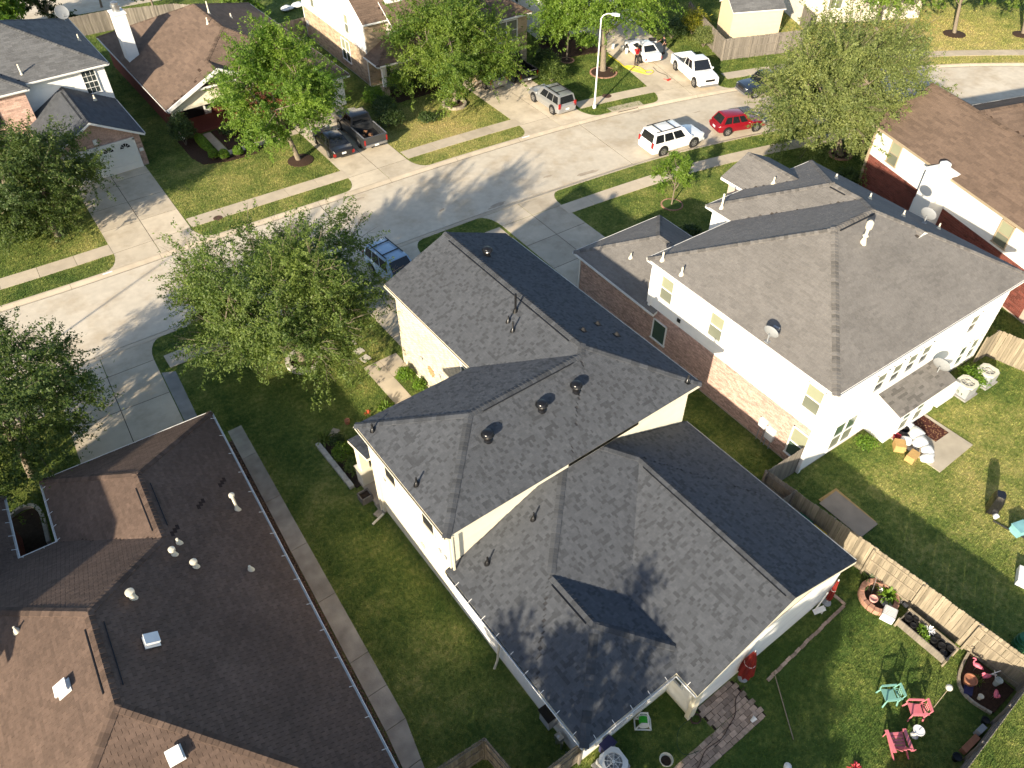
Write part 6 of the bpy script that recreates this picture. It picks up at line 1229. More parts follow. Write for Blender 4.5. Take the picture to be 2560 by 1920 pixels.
ac_unit('left one of the two air conditioners on the right hand lawn', 37.12, 9.02, -.05, .95, .85, mat('beige_metal', (.55, .53, .45), .5)); ac_unit('right one of the two air conditioners on the right hand lawn', 38.85, 8.85, -.05, .95, .85, MATS['beige_metal'])
mb = MB(); mb.box((9.25, 6.55, .45), (.5, .35, .6), .1); mb.box((9.25, 6.55, .77), (.56, .4, .05), .1); tag(mb.build('storage_bin', mat('navy_plastic', (.03, .03, .09), .5)), 'dark blue bin behind the air conditioner of the central house', 'bin')
hr = thing('hose_reel', 'white hose reel with bright green hose on the shaded lawn', 'hose reel', (11.0, 6.45, 0), .9); P = MW[hr]
mb = MB()
for sx in (-.2, .2):
    for a, b in (((sx, -.3, .05), (sx, .3, .05)), ((sx, -.3, .05), (sx, -.12, .6)), ((sx, .3, .05), (sx, .12, .6)), ((sx, -.12, .6), (sx, .12, .6))): mb.bar(P @ Vector(a), P @ Vector(b), .05, .05)
for y in (-.3, .3): mb.bar(P @ Vector((-.2, y, .05)), P @ Vector((.2, y, .05)), .05, .05)
mb.bar(P @ Vector((-.22, -.14, .62)), P @ Vector((.22, -.14, .62)), .05, .05); mb.build('frame', M_wplast, hr)
mb = MB(); Mr = Matrix.Rotation(.9, 3, 'Z') @ Matrix.Rotation(math.pi/2, 3, 'Y')
for k in range(5): mb.lathe([(.14, -.025), (.17, -.012), (.17, .012), (.14, .025)], P @ Vector((-.12+k*.06, 0, .33)), 16, M=Mr)
mb.build('hose', mat('green_hose', (.06, .52, .05), .5), hr, smooth=.9); mb = MB()
for k in (-.17, .17): mb.lathe([(.2, -.01), (.2, .01)], P @ Vector((k, 0, .33)), 16, M=Mr)
mb.build('drum', M_wplast, hr)
pv = thing('paver_patio', 'brown brick paver patio and path behind the central house', 'paving', (14, 4.8, 0)); tn = []
M_pav = mat('brown_paver', (.38, .275, .205), .9, .25, 6, .1, 1, .4, 30); pm_ = [MB().box((0, 0, -.02), (.285, .185, .07), 0, 0, t).mesh('paver', M_pav) for t in (-.3, -.15, 0, .12, .3)]
def pave(x0, x1, y0, y1, horizontal=True):
    r = 0; y = y0+.1
    while y < y1:
        x = x0+(.15 if r % 2 else .3)-.15
        while x < x1: inst('paver', random.choice(pm_), Matrix.Translation((x+random.uniform(-.008, .008), y+random.uniform(-.008, .008), random.uniform(0, .012))) @ Matrix.Rotation(random.uniform(-.03, .03), 4, 'Z'), pv); x += .3
        y += .2; r += 1
    excl(rectp(ID, x0-.1, x1, y0, y1))
pave(13.15, 15.0, 4.65, 5.62); pave(9.6, 15.05, 3.85, 4.58); mb = MB(); mb.prism(rectp(ID, 13.05, 15.05, 4.45, 5.6), -.03, .004); mb.prism(rectp(ID, 9.5, 15.06, 3.85, 4.46), -.03, .0042); mb.build('bedding', M_soil, pv)
eg = thing('brick_edging', 'line of brown edging bricks across the back lawn', 'edging', (18.8, 4.85, 0)); eb = [MB().box((0, 0, .0), (.29, .13, .1), 0, 0, t).mesh('brick', M_pav) for t in (-.2, 0, .25)]
for k in range(17): inst('brick', random.choice(eb), Matrix.Translation((16.3+k*.305, 4.76+k*.012+random.uniform(-.015, .015), 0)) @ Matrix.Rotation(.04+random.uniform(-.04, .04), 4, 'Z'), eg)
for k in range(3): inst('brick', random.choice(eb), Matrix.Translation((21.4, 5.1+k*.3, 0)) @ Matrix.Rotation(1.57, 4, 'Z'), eg)
tag(MB().tube([(16.6, 4.82, .1), (15.15, 2.66, .03)], .022, 6).build('garden_stake', M_wood), 'thin wooden pole lying on the shaded back lawn', 'pole')
tag(MB().tube([(x, y, .06) for x, y in catmull([(15.2, 5.1), (14.6, 5.0), (14.1, 4.6), (13.6, 4.45), (13.0, 4.3), (12.2, 4.35), (11.5, 4.1), (10.6, 4.2)], 8)], .016, 5).build('garden_hose', mat('brown_hose', (.07, .04, .03), .6), smooth=.9), 'brown hose lying across the paver path', 'hose')
cl = []
for k in range(60): a = k*.42; cl.append((12.75+(.2+.02*math.sin(k))*math.cos(a), 5.38+(.17+.015*math.cos(k))*math.sin(a), .05+k*.0016))
tag(MB().tube(cl, .016, 5).build('garden_hose', MATS['brown_hose'], smooth=.9), 'coiled brown hose at the back corner post of the central house', 'hose')
tag(MB().tube([(x, y, .04) for x, y in catmull([(12.6, 5.5), (12.0, 5.5), (11.5, 5.1), (11.5, 4.7), (12, 4.5)], 8)], .012, 5).build('cable', mat('green_cable', (.03, .07, .03), .6), smooth=.9), 'thin green hose curving on the grass beside the paver path', 'cable')
mb = MB(); Mc = Matrix.Rotation(1.2, 3, 'Y'); mb.lathe([(.06, -.12), (.1, .1), (.09, .1), (.055, -.1)], (14.5, 4.05, .1), 14, M=Mc); tag(mb.build('plastic_cup', M_wplast, smooth=.7), 'white plastic bucket tipped over on the edge of the pavers', 'bucket')
bk = thing('wire_basket', 'round pale basket with weeds at the bottom of the picture', 'basket', (10.72, 4.95, 0)); mb = MB(); mb.lathe([(.16, .02), (.24, .32), (.26, .33), (.24, .34), (.22, .32), (.15, .05)], (10.72, 4.95, 0), 18); mb.build('rim', M_pvc, bk, smooth=.7); excl([(10.4, 4.6), (11, 4.6), (11, 5.3), (10.4, 5.3)]); mb = MB(); mb.lathe([(.14, .06), (.2, .2), (.05, .22)], (10.72, 4.95, 0), 12); mb.build('soil', M_soil, bk)
def umbrella(label, x, y, h, r):
    o = thing('umbrella', label, 'umbrella', (x, y, 0), 0, 'closed red umbrellas'); MB().lathe([(.2, 0), (.19, .06), (.05, .1)], (x, y, 0), 14).build('base', M_gplast, o); MB().tube([(x, y, .05), (x, y, h+.1)], .02, 8).build('pole', M_wplast, o)
    mb = MB(); n = 16; pf = [(.35*h*.5, r*.9), (.45*h*.6, r), (.6*h, r*.75), (.85*h, r*.42), (h, .04)]; vs = []
    for z, q in pf:
        for k in range(n): a = 2*math.pi*k/n; qq = q*(1+.22*(1 if k % 2 else -1)); vs.append((x+qq*math.cos(a), y+qq*math.sin(a), z))
    mb.add(vs, [(i*n+k, i*n+(k+1) % n, (i+1)*n+(k+1) % n, (i+1)*n+k) for i in range(4) for k in range(n)]); mb.build('canopy', mat('red_fabric', (.17, .016, .012), .9, .15, 5), o); MB().tube([(x+r*.8*math.cos(k*.4), y+r*.8*math.sin(k*.4), h*.6) for k in range(17)], .012, 4).build('tie', M_wplast, o)
umbrella('closed red patio umbrella by the shaded back wall', 15.45, 5.40, 2.25, .27); umbrella('closed red umbrella at the sunlit end of the back wall', 20.85, 5.5, 1.75, .11)
mb = MB(); mb.bar((20.0, 5.52, .15), (20.35, 5.5, 1.35), .05, .05); mb.bar((19.9, 5.5, .2), (20.3, 5.3, .45), .22, .06); mb.bar((20.25, 5.3, .02), (20.3, 5.3, .45), .05, .05); tag(mb.build('folding_chair', M_wplast), 'white folded chair leaning on the sunlit back wall', 'chair')
# garden chairs
def patio_chair(label, x, y, head, m):
    o = thing('garden_chair', label, 'chair', (x, y, 0), R_(head), 'garden chairs on the back lawn'); P = MW[o]; X = lambda a, b, c: P @ Vector((a, b, c)); a_ = R_(head)
    mb = MB(); mb.add([X(-.22, -.22, .38), X(.26, -.25, .42), X(.26, .25, .42), X(-.22, .22, .38), X(-.22, -.22, .34), X(.26, -.25, .38), X(.26, .25, .38), X(-.22, .22, .34)], [(0, 1, 2, 3), (7, 6, 5, 4), (0, 4, 5, 1), (1, 5, 6, 2), (2, 6, 7, 3), (3, 7, 4, 0)]); mb.build('seat', m, o)
    for sx, sy in ((.26, -.27), (.26, .27), (-.26, -.25), (-.26, .25)): mb = MB(); mb.bar(X(sx*.9, sy*.92, .4), X(sx*1.12, sy*1.08, 0), .05, .05); mb.build('leg', m, o)
    for sy in (-1, 1): mb = MB(); mb.bar(X(.27, sy*.28, .62), X(-.3, sy*.27, .66), .07, .035); mb.bar(X(.27, sy*.28, .4), X(.27, sy*.28, .62), .05, .04); mb.build('armrest', m, o)
    b = MB(); 
    for s0, s1 in (((-.24, -.26, .4), (-.37, -.24, .86)), ((-.24, .26, .4), (-.37, .24, .86)), ((-.37, -.25, .86), (-.37, .25, .86)), ((-.25, -.25, .48), (-.25, .25, .48)), ((-.35, -.25, .79), (-.35, .25, .79))): b.bar(X(*s0), X(*s1), .05, .03)
    for k in range(6):
        y0 = -.22+k*.088
        for dr_ in (-1, 1):
            y1 = y0+dr_*.2
            if -.24 <= y1 <= .24: b.bar(X(-.255, y0, .5), X(-.345, y1, .79), .018, .014)
    b.build('backrest', m, o); return o
M_teal = mat('teal_plastic', (.18, .37, .32), .5, .06, 4); M_pink = mat('pink_plastic', (.58, .17, .20), .5, .06, 4)
patio_chair('teal plastic garden chair with lattice back on the sunlit strip of lawn', 19.28, 1.48, 147, M_teal); patio_chair('pink plastic garden chair with lattice back beside the teal chair', 19.6, .55, 141, M_pink)
ad = thing('garden_chair', 'pink slatted lounge chair with wide arms nearest the bottom', 'chair', (18.02, .24, 0), R_(57), 'garden chairs on the back lawn'); P = MW[ad]; X = lambda a, b, c: P @ Vector((a, b, c))
for k in range(5): mb = MB(); mb.bar(X(-.12+k*.11, -.26, .24+k*.025), X(-.12+k*.11, .26, .24+k*.025), .095, .025); mb.build('seat_slat', M_pink, ad)
for k in range(5): y = -.2+k*.1; hh = .92-.05*abs(k-2); mb = MB(); mb.bar(X(-.15, y*.85, .24), X(-.46, y*1.25, hh), .095, .022); mb.build('back_slat', M_pink, ad)
for sy in (-1, 1):
    mb = MB(); mb.bar(X(.42, sy*.34, .50), X(-.38, sy*.33, .46), .13, .03); mb.build('armrest', M_pink, ad); mb = MB(); mb.bar(X(.38, sy*.3, 0), X(.36, sy*.3, .5), .09, .03); mb.build('leg', M_pink, ad); mb = MB(); mb.bar(X(.4, sy*.28, .34), X(-.5, sy*.28, .02), .03, .09); mb.build('leg', M_pink, ad)
tb = thing('side_table', 'small round white pedestal table beside the pink chairs', 'table', (18.93, .04, 0)); MB().lathe([(.15, 0), (.13, .04), (.05, .12), (.04, .4), (.1, .46)], (18.93, .04, 0), 16).build('pedestal', M_wplast, tb, smooth=.7); MB().lathe([(.2, .46), (.21, .48), (.21, .5), (.19, .505), (.185, .49)], (18.93, .04, 0), 24).build('table_top', M_wplast, tb); mb = MB(); mb.bar((18.9, .02, .51), (19.12, .02, .515), .03, .02); mb.build('handle', M_wplast, tb)
bs = thing('garden_globe', 'pale mosaic globe on a thin stick beside the pink chair', 'garden ornament', (20.45, .2, 0)); MB().tube([(20.45, .2, 0), (20.78, .26, 1.12)], .014, 6).build('stick', M_wood, bs); MB().lathe([(.13*math.sin(t*math.pi/10)+.001, -.13*math.cos(t*math.pi/10)) for t in range(11)], (20.8, .27, 1.2), 18).build('globe', mat('mosaic_glass', (.55, .52, .46), .2, .5, 22, spec=.6), bs, smooth=.9)
stone_ring('round brick planter against the sunlit fence', (22.75, 4.3), .72, 20, M_pinkbrick, .3, .2, soil=M_soil, name='brick_planter', stone='brick')
def pot(label, x, y, z, r, h, m, name='flower_pot', group='pots in the back garden'): tag(MB().lathe([(r*.65, 0), (r*.95, h*.85), (r*1.05, h*.86), (r*1.05, h), (r*.88, h), (r*.85, h*.86), (.02, h*.8)], (x, y, z), 16).build(name, [m], smooth=.6), label, 'pot', group)
pot('pink pot in the round brick planter', 22.35, 4.35, .1, .17, .32, mat('pale_pink', (.55, .30, .26), .7)); tag(MB().lathe([(.25, 0), (.25, .06)], (22.85, 3.95, .06), 16).build('stepping_disc', M_oldc), 'grey concrete disc in the round brick planter', 'stepping stone')
mb = MB(); mb.tube([(22.7, 4.6, .1), (22.9, 4.8, 1.0)], .015, 5)
for k in range(6): a = k*1.05; mb.add([(22.8, 4.45, .5), (22.8+.16*math.cos(a), 4.45+.16*math.sin(a), .5), (22.8+.14*math.cos(a+.6), 4.45+.14*math.sin(a+.6), .6)], [(0, 1, 2), (2, 1, 0)])
tag(mb.build('pinwheel', M_metal), 'metal pinwheel ornament in the round brick planter', 'garden ornament'); spiky('grassy plant between the brick planter and the fence', (23.15, 4.1), 70, .55, LEAF_E, 41); spiky('dark plant at the top of the brick planter', (23.1, 5.0), 50, .5, LEAF_D, 42)
wc = thing('plastic_crate', 'white ribbed plastic crate between the brick planter and the trough', 'crate', (22.32, 3.55, 0), .35)
for dx, dy, sx, sy in ((-.24, 0, .03, .5), (.24, 0, .03, .5), (0, -.24, .5, .03), (0, .24, .5, .03)): v = Matrix.Rotation(.35, 3, 'Z') @ Vector((dx, dy, 0)); mb = MB(); mb.box((22.32+v.x, 3.55+v.y, .24), (sx, sy, .46), .35); mb.build('side', M_wplast, wc)
for k in range(7): v = Matrix.Rotation(.35, 3, 'Z') @ Vector((-.21+k*.07, 0, 0)); mb = MB(); mb.box((22.32+v.x, 3.55+v.y, .46), (.045, .48, .02), .35); mb.build('slat', M_wplast, wc)
tg = thing('planting_trough', 'grey timber trough full of black pots against the sunlit fence', 'planter', (22.62, 2.03, 0))
for x0, y0, x1, y1 in ((22.28, .98, 22.28, 3.1), (22.98, .98, 22.98, 3.1), (22.28, .98, 22.98, .98), (22.28, 3.1, 22.98, 3.1)): mb = MB(); mb.bar((x0, y0, .32), (x1, y1, .32), .04, .42); mb.build('side', M_woodg, tg)
for x, y in ((22.26, .96), (23.0, .96), (22.26, 3.12), (23.0, 3.12)): mb = MB(); mb.box((x, y, .3), (.09, .09, .6)); mb.build('leg', M_wood, tg)
mb = MB(); mb.box((22.63, 2.04, .3), (.68, 2.08, .04)); mb.build('floor', M_black, tg); mb = MB(); mb.bar((23.02, .95, .56), (23.02, 3.1, .56), .06, .04); mb.build('rail', M_wood, tg); excl(rectp(ID, 22.2, 23.1, .9, 3.2))
for i, (x, y, r) in enumerate(((22.6, 2.92, .15), (22.48, 2.62, .12), (22.57, 1.75, .13), (22.62, 1.42, .14), (22.4, 1.22, .13), (22.77, 1.14, .14), (22.8, 1.72, .12), (22.8, 2.7, .11))): pot('black nursery pot in the grey timber trough, '+('at the end by the white crate', 'second from the white crate', 'left of the two in the middle', 'in front of the middle pair', 'in the corner facing the lawn', 'at the end by the corner bed', 'right of the two in the middle', 'against the fence near the white crate')[i], x, y, .32, r, .26, M_black, 'nursery_pot', 'black nursery pots in the trough')
spiky('bright green plant in the middle of the timber trough', (22.62, 2.28, .45), 60, .3, LEAF_E, 43); spiky('second bright plant in the timber trough', (22.42, 1.98, .45), 40, .24, LEAF_E, 44); spiky('white flowers in the timber trough', (22.85, 2.1, .45), 40, .26, mat('white_petals', (.6, .6, .62), .7), 45)
bed('dark mulch corner bed by the back fence', [(21.95, .04), (22.6, .32), (23.6, .55), (23.6, -1.3), (22.1, -1.3), (21.85, -.8)], M_mulch, .05); eg2 = thing('stone_edging', 'curved line of edging stones round the corner bed', 'edging', (21.9, -.3, 0))
cp = catmull([(23.55, .62), (22.9, .5), (22.3, .3), (21.92, -.05), (21.83, -.6), (22.0, -1.25)], 3)
for a, b in zip(cp[:-1], cp[1:]): mb = MB(); mb.bar((a[0], a[1], .06), (b[0]*.95+a[0]*.05, b[1]*.95+a[1]*.05, .06), .1, .14, tone=random.uniform(-.2, .2)); mb.build('stone', M_stone, eg2)
pot('large terracotta pot in the corner bed', 22.35, -.05, .04, .24, .4, M_terra); pot('pale glass jar in the corner bed', 22.15, -.65, .04, .1, .25, M_pvc); pot('frosted green jar in the corner bed', 23.2, -.72, .04, .14, .4, mat('frosted_jar', (.42, .47, .44), .3)); tag(MB().box((22.12, -.2, .1), (.5, .3, .16), .4).build('storage_bin', MATS['navy_plastic']), 'blue tray under the terracotta pot', 'tray')
def flamingo(label, x, y, rz):
    o = thing('garden_flamingo', label, 'garden ornament', (x, y, 0), rz, 'pink flamingo ornaments'); P = MW[o]; m = mat('flamingo_pink', (.60, .14, .20), .5, .2, 8); X = lambda a, b, c: P @ Vector((a, b, c)); mb = MB()
    mb.tube([X(-.24, 0, .42), X(-.15, 0, .46), X(0, 0, .48), X(.12, 0, .46), X(.17, 0, .5), X(.2, 0, .62), X(.17, 0, .74), X(.22, 0, .79), X(.27, 0, .77), X(.30, 0, .70)], [.01, .06, .1, .08, .035, .025, .024, .035, .03, .008], 10); mb.build('body', m, o, smooth=.9)
    for sy in (-.04, .04): mb = MB(); mb.tube([X(0, sy, 0), X(.01, sy, .42)], .008, 5); mb.build('leg', M_metal, o)
    mb = MB(); mb.tube([X(.29, 0, .72), X(.305, 0, .66)], [.018, .006], 6); mb.build('beak', M_black, o)
flamingo('pink flamingo ornament in the middle of the corner bed', 22.92, -.33, 2.6); flamingo('pink flamingo ornament nearest the sunlit fence', 23.05, .1, 1.8); flamingo('pink flamingo ornament at the back of the corner bed', 22.55, -.95, 3.6)
mb = MB(); mb.bar((23.1, -.3, .1), (23.35, -.55, .75), .025, .025); mb.bar((23.35, -.35, .1), (23.1, -.55, .7), .025, .025); mb.bar((23.25, -.7, .1), (23.3, -.4, .6), .02, .02); tag(mb.build('garden_stakes', M_wplast), 'crossed white garden stakes in the corner bed', 'stakes'); spiky('leafy plant with pale flowers in the corner bed', (22.75, -.2), 50, .3, LEAF_A, 46)
tag(MB().box((20.2, -1.38, .15), (.9, .22, .25), -.03).build('planter_box', M_terra), 'long brown planter box at the foot of the back fence', 'planter', 'row along the back fence'); tag(MB().box((20.95, -1.33, .2), (.4, .2, .35), -.05).build('planter_box', M_gplast), 'grey box right of the brown planter at the back fence', 'planter', 'row along the back fence')
pot('black pot at the back fence left of the brown planter', 19.35, -1.35, 0, .16, .3, M_black); pot('dark pot at the back fence beside the corner bed', 21.45, -1.25, 0, .14, .28, M_black)
for i, (x, y) in enumerate(((23.35, 4.55), (23.38, 3.95), (23.4, 3.65), (23.42, 3.4))): mb = MB(); mb.box((x, y, .05), (.16, .2, .12), i); tag(mb.build('border_stone', M_stonew), ('pale stone at the fence farthest from the trough', 'pale stone at the fence second from the brick planter', 'pale stone at the fence third from the brick planter', 'pale stone at the fence nearest the trough')[i], 'stone', 'pale stones at the fence')
spiky('red flowers at the bottom edge of the back lawn', (16.1, .62), 60, .3, mat('crimson_petals', (.42, .05, .06), .7, .3, 9), 47); mb = MB(); mb.lathe([(.05, 0), (.12, .1), (.14, .3), (.05, .4)], (14.1, 2.15, 0), 12); tag(mb.build('garden_lantern', M_wplast, smooth=.7), 'white lantern at the bottom edge of the back lawn', 'lantern')
# ------------------------------------------------------------ right hand garden
sb = thing('patio_slab', 'bare concrete patio slab on the right hand lawn', 'patio', (32.6, 8, 0)); slab_rect(sb, 31.15, 34.1, 6.6, 9.55, mat('patio_concrete', (.42, .37, .29), .9, .15, 1.5, .15, .5), 'slab', .05)
def rugmat():
    m = mat('patterned_rug', (.07, .02, .014), .95, .1, 5); N = m.node_tree.nodes; L = m.node_tree.links; v = N.new('ShaderNodeTexVoronoi'); v.inputs['Scale'].default_value = 9; g = N.new('ShaderNodeNewGeometry'); L.new(g.outputs['Position'], v.inputs['Vector'])
    r = N.new('ShaderNodeValToRGB'); r.color_ramp.elements[0].color = (.34, .22, .12, 1); r.color_ramp.elements[1].position = .42; r.color_ramp.elements[1].color = (.055, .014, .01, 1); r.color_ramp.elements.new(.3).color = (.2, .1, .05, 1); L.new(v.outputs['Distance'], r.inputs[0]); L.new(r.outputs[0], N['Principled BSDF'].inputs['Base Color']); return m
mb = MB(); mb.prism([(32.75, 7.85), (33.85, 7.8), (33.9, 9.5), (32.85, 9.55)], .052, .066); tag(mb.build('rug', rugmat()), 'dark red patterned rug on the concrete patio', 'rug')
def bag(label, x, y, rx, ry, h, seed):
    r = random.Random(seed); mb = MB(); n, k = 14, 8; vs = []
    for i in range(k):
        t = i/(k-1); q = math.sin(math.pi*min(.98, .12+t*.86))**.6
        for j in range(n): a = 2*math.pi*j/n; f = q*(1+.16*math.sin(3*a+seed+4*t)+r.uniform(-.09, .09)); vs.append((x+rx*f*math.cos(a), y+ry*f*math.sin(a), .05+h*t))
    mb.add(vs, [(i*n+j, i*n+(j+1) % n, (i+1)*n+(j+1) % n, (i+1)*n+j) for i in range(k-1) for j in range(n)]+[tuple((k-1)*n+j for j in range(n))]); tag(mb.build('rubbish_bag', M_wplast, smooth=.8), label, 'bag', 'white rubbish bags on the patio')
for i, (x, y, rx, ry, h, l) in enumerate(((32.3, 9.25, .34, .3, .5, 'white rubbish bag nearest the back wall'), (32.2, 8.75, .42, .38, .55, 'white rubbish bag beside the rug'), (31.9, 8.3, .45, .35, .5, 'white rubbish bag in the middle of the heap'), (31.75, 7.75, .32, .3, .4, 'white rubbish bag behind the cardboard box'), (31.35, 7.45, .42, .28, .32, 'white rubbish bag nearest the lawn'), (31.5, 8.75, .3, .3, .35, 'white rubbish bag behind the open bin'))): bag(l, x, y, rx, ry, h, i+1)
M_card = mat('cardboard', (.46, .29, .11), .9, .12, 4); M_cardg = mat('weathered_cardboard', (.31, .25, .19), .95, .12, 2, .1, .7)
def carton(label, x, y, rz, s):
    o = thing('cardboard_box', label, 'box', (x, y, 0), rz, 'cardboard boxes'); mb = MB(); mb.box((x, y, s[2]/2+.03), s, rz); mb.build('box', M_card, o); f = Matrix.Rotation(rz, 3, 'Z'); mb = MB(); p = f @ Vector((-s[0]*.62, 0, 0)); mb.box((x+p.x, y+p.y, s[2]*.85), (s[0]*.3, s[1]*.95, .015), M=(f @ Matrix.Rotation(-.6, 3, 'Y'))); mb.build('flap', M_card, o)
carton('cardboard box at the left of the rubbish heap', 30.85, 8.75, .7, (.55, .5, .42)); carton('cardboard box nearest the lawn beside the bags', 30.75, 7.95, .1, (.62, .42, .4))
tag(MB().lathe([(.22, .05), (.27, .5), (.29, .52), (.26, .53), (.25, .45), (.05, .2)], (31.75, 9.2, 0), 18).build('open_bin', M_dkmetal, smooth=.6), 'dark open bin with a pale rim by the back wall', 'bin'); tag(MB().lathe([(.16, .02), (.2, .3), (.18, .3), (.05, .2)], (31.35, 9.2, 0), 14).build('bucket', mat('maroon_plastic', (.22, .02, .03), .5), smooth=.6), 'maroon bucket left of the open bin', 'bucket')
cs = []
for i, (dx, dy, rz, z, m, l) in enumerate(((0, 0, -.02, .05, M_cardg, 'large flat grey cardboard sheet on top, on the shaded lawn'), (.12, .14, -.06, .02, M_card, 'large flat tan cardboard sheet underneath the grey one'))): mb = MB(); mb.box((25.45+dx, 7.78+dy, z), (1.25, 2.35, .03), rz); tag(mb.build('cardboard_sheet', m), l, 'cardboard', 'flat cardboard sheets')
excl(rectp(ID, 24.8, 26.2, 6.6, 9))
def wheelie(label, x, y, m, rz=0):
    o = thing('wheeled_bin', label, 'bin', (x, y, 0), rz, 'wheeled bins'); mb = MB(); mb.add([(x+a, y+b, z) for z, s in ((.08, .2), (1.02, .28)) for a, b in ((-s, -s*1.1), (s, -s*1.1), (s, s*1.1), (-s, s*1.1))], [(3, 2, 1, 0), (4, 5, 6, 7), (0, 1, 5, 4), (1, 2, 6, 5), (2, 3, 7, 6), (3, 0, 4, 7)]); mb.build('body', m, o); mb = MB(); mb.box((x, y, 1.06), (.62, .68, .06), rz); mb.box((x, y, 1.1), (.5, .56, .04), rz); mb.build('lid', m, o)
    for s in (-.2, .2): mb = MB(); mb.lathe([(.1, -.03), (.1, .03)], (x+s, y-.26, .1), 12, M=Matrix.Rotation(math.pi/2, 3, 'Y')); mb.build('wheel', M_black, o)
wheelie('dark green wheeled bin between the charcoal roof and the fence', 22.62, 8.5, mat('bin_green', (.015, .11, .05), .5)); wheelie('yellow wheeled bin between the charcoal roof and the fence', 22.6, 7.72, mat('bin_yellow', (.55, .36, .01), .5))
tag(MB().box((22.6, 7.72, 1.128), (.26, .2, .008)).build('bin_sticker', M_wplast), 'white sticker on the lid of the yellow bin', 'sticker')
mb = MB(); mb.bar((22.2, 9.0, .1), (22.9, 8.9, .9), .5, .04); tag(mb.build('plywood_sheet', M_wood), 'plywood sheet leaning on the fence behind the green bin', 'board')
# covered stand with bag
st = thing('covered_grill', 'tall shiny black covered grill on the right hand lawn', 'grill', (31.0, 3.9, 0), .5); r = random.Random(3); mb = MB(); n, k = 18, 9; vs = []
for i in range(k):
    t = i/(k-1); sx, sy = (.34, .26) if t < .8 else (.34*(1-(t-.8)*1.6), .26*(1-(t-.8)*1.4))
    for j in range(n): a = 2*math.pi*j/n; f = 1/max(abs(math.cos(a)), abs(math.sin(a)))**.7*(1+.06*math.sin(5*a+t*3)+r.uniform(-.03, .03)); vs.append(tuple(MW[st] @ Vector((sx*f*math.cos(a), sy*f*math.sin(a), .1+1.15*t))))
mb.add(vs, [(i*n+j, i*n+(j+1) % n, (i+1)*n+(j+1) % n, (i+1)*n+j) for i in range(k-1) for j in range(n)]+[tuple((k-1)*n+j for j in range(n))]); mb.build('cover', mat('black_vinyl', (.012, .012, .013), .22, .2, 5, spec=.6), st, smooth=.7)
for sx in (-.28, .28):
    for sy in (-.2, .2): mb = MB(); mb.tube([MW[st] @ Vector((sx, sy, 0)), MW[st] @ Vector((sx, sy, .3))], .02, 6); mb.build('leg', M_dkmetal, st)
bag('small white bag at the foot of the covered grill', 30.75, 3.55, .16, .14, .25, 9); tag(MB().tube([(30.5, 3.5, .06), (30.6, 2.9, .06), (30.75, 2.2, .05), (30.9, 1.2, .05)], .035, 6).build('pipe', M_black), 'black pipe lying on the lawn beside the pale blue box', 'pipe')
bx_ = thing('storage_box', 'pale blue plastic box at the right edge', 'box', (30.85, 2.5, 0), -.3); mb = MB(); mb.box((30.85, 2.5, .22), (.62, .5, .42), -.3); mb.build('box', mat('pale_blue_plastic', (.20, .42, .44), .5), bx_); mb = MB(); mb.box((30.85, 2.5, .45), (.68, .56, .05), -.3); mb.build('lid', MATS['pale_blue_plastic'], bx_)
wcab = thing('utility_cabinet', 'white cabinet against the back wall of the taupe roofed house', 'cabinet', (35.7, 9.5, 0), -.04); mb = MB(); mb.box((35.7, 9.45, .5), (1.4, .6, .95), -.04); mb.build('body', M_wplast, wcab); mb = MB(); mb.box((35.7, 9.45, 1.0), (1.5, .68, .06), -.04); mb.build('lid', M_wplast, wcab)
def barrel(label, x, y, m): o = thing('barrel', label, 'barrel', (x, y, 0)); MB().lathe([(.26, 0), (.29, .1), (.3, .2), (.29, .22), (.31, .4), (.29, .42), (.31, .62), (.28, .64), (.26, .8), (.02, .82)], (x, y, 0), 20).build('body', m, o, smooth=.5)
barrel('dark green ribbed barrel beyond the sunlit fence', 25.45, -.45, mat('barrel_green', (.02, .10, .05), .5))
tag(MB().box((28.6, 1.1, .2), (.9, .5, .35), .4).build('storage_box', M_wplast), 'white box at the right edge of the right hand lawn', 'box')
# clutter behind the tan house fence
for i, (x, y, l) in enumerate(((32.4, 83.2, 'heap of white sacks behind the tan house'), (33.8, 83.4, 'second white sack heap behind the tan house'))): bag(l, x, y, .7, .6, .5, 20+i)
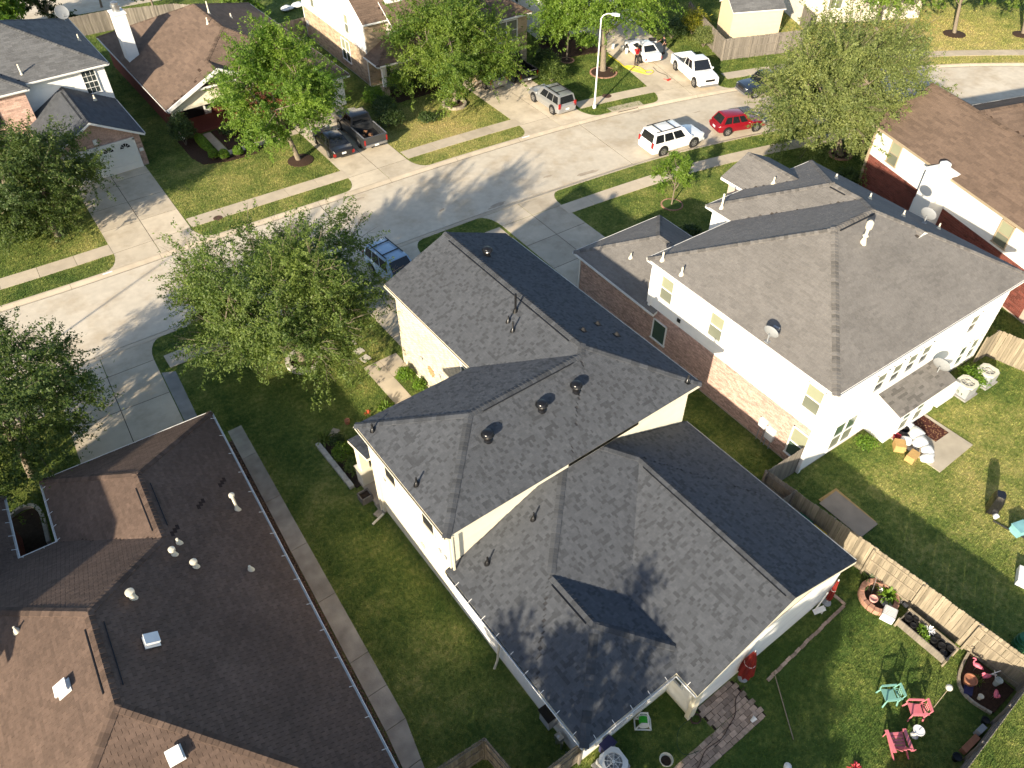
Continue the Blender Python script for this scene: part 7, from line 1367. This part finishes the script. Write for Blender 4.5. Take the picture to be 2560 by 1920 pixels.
# ------------------------------------------------------------ grass blades
rng = np.random.default_rng(11)
def blades(x0, x1, y0, y1, dens, ln, wd):
    n = int((x1-x0)*(y1-y0)*dens); x = rng.uniform(x0, x1, n); y = rng.uniform(y0, y1, n); k = np.ones(n, bool)
    kx = KC[:, 0]; far_y = np.interp(x, kx, KC[:, 1]); sl = np.interp(x, kx, np.sqrt(1+(KD[:, 1]/KD[:, 0])**2)); k &= (y > far_y+.12) | (y < far_y-(RW+.12)*sl)
    d = np.stack([x, y, np.full(n, -30.)], 1); zc_ = d @ np.array(fw); k &= (np.abs(d @ np.array(rt)) < zc_*.66+7) & (np.abs(d @ np.array(up)) < zc_*.495+6)
    for P in EXCL:
        lo, hi = P.min(0), P.max(0); c = k & (x > lo[0]) & (x < hi[0]) & (y > lo[1]) & (y < hi[1]); idx = np.nonzero(c)[0]
        if not len(idx): continue
        px, py = x[idx], y[idx]; ins_ = np.zeros(len(idx), bool); j = len(P)-1
        for i in range(len(P)):
            xi, yi, xj, yj = P[i, 0], P[i, 1], P[j, 0], P[j, 1]; cnd = ((yi > py) != (yj > py)) & (px < (xj-xi)*(py-yi)/(yj-yi+1e-12)+xi); ins_ ^= cnd; j = i
        k[idx[ins_]] = False
    x, y = x[k], y[k]; n = len(x); a = rng.uniform(0, 6.283, n); l = ln*rng.uniform(.6, 1.4, n); t = rng.uniform(.5, 1.25, n); dx, dy = np.cos(a), np.sin(a); w_ = wd*rng.uniform(.7, 1.3, n)
    base = np.stack([x, y, np.full(n, -.005)], 1); s = np.stack([-dy, dx, np.zeros(n)], 1)*(w_/2)[:, None]; tip = base+np.stack([dx*np.cos(t)*l, dy*np.cos(t)*l, np.sin(t)*l], 1)
    return np.stack([base-s, base+s, tip], 1), np.clip(rng.normal(.05, .22, n), -.5, .7), dryness(x, y)
parts = [blades(-10, 24, -4, 40, 420, .085, .03), blades(24, 60, -4, 40, 330, .085, .034), blades(-8, 62, 42, 62, 240, .09, .042), blades(8, 40, 62, 96, 60, .12, .06), blades(40, 75, 42, 72, 150, .1, .05), blades(60, 100, 15, 62, 110, .11, .055)]
V = np.concatenate([p[0] for p in parts]).reshape(-1, 3); F = np.arange(len(V)).reshape(-1, 3)
tag(np_mesh('grass', V, F, M_grass, None, 'stuff', {'tone': ('FACE', np.concatenate([p[1] for p in parts])), 'dry': ('FACE', np.concatenate([p[2] for p in parts]))}), 'short mown grass on the lawns and verges', 'grass')
print('tris', sum((len(o.data.loops)-2*len(o.data.polygons)) for o in bpy.data.objects if o.type == 'MESH'))
print('blades', len(F), 'objects', len(bpy.data.objects))
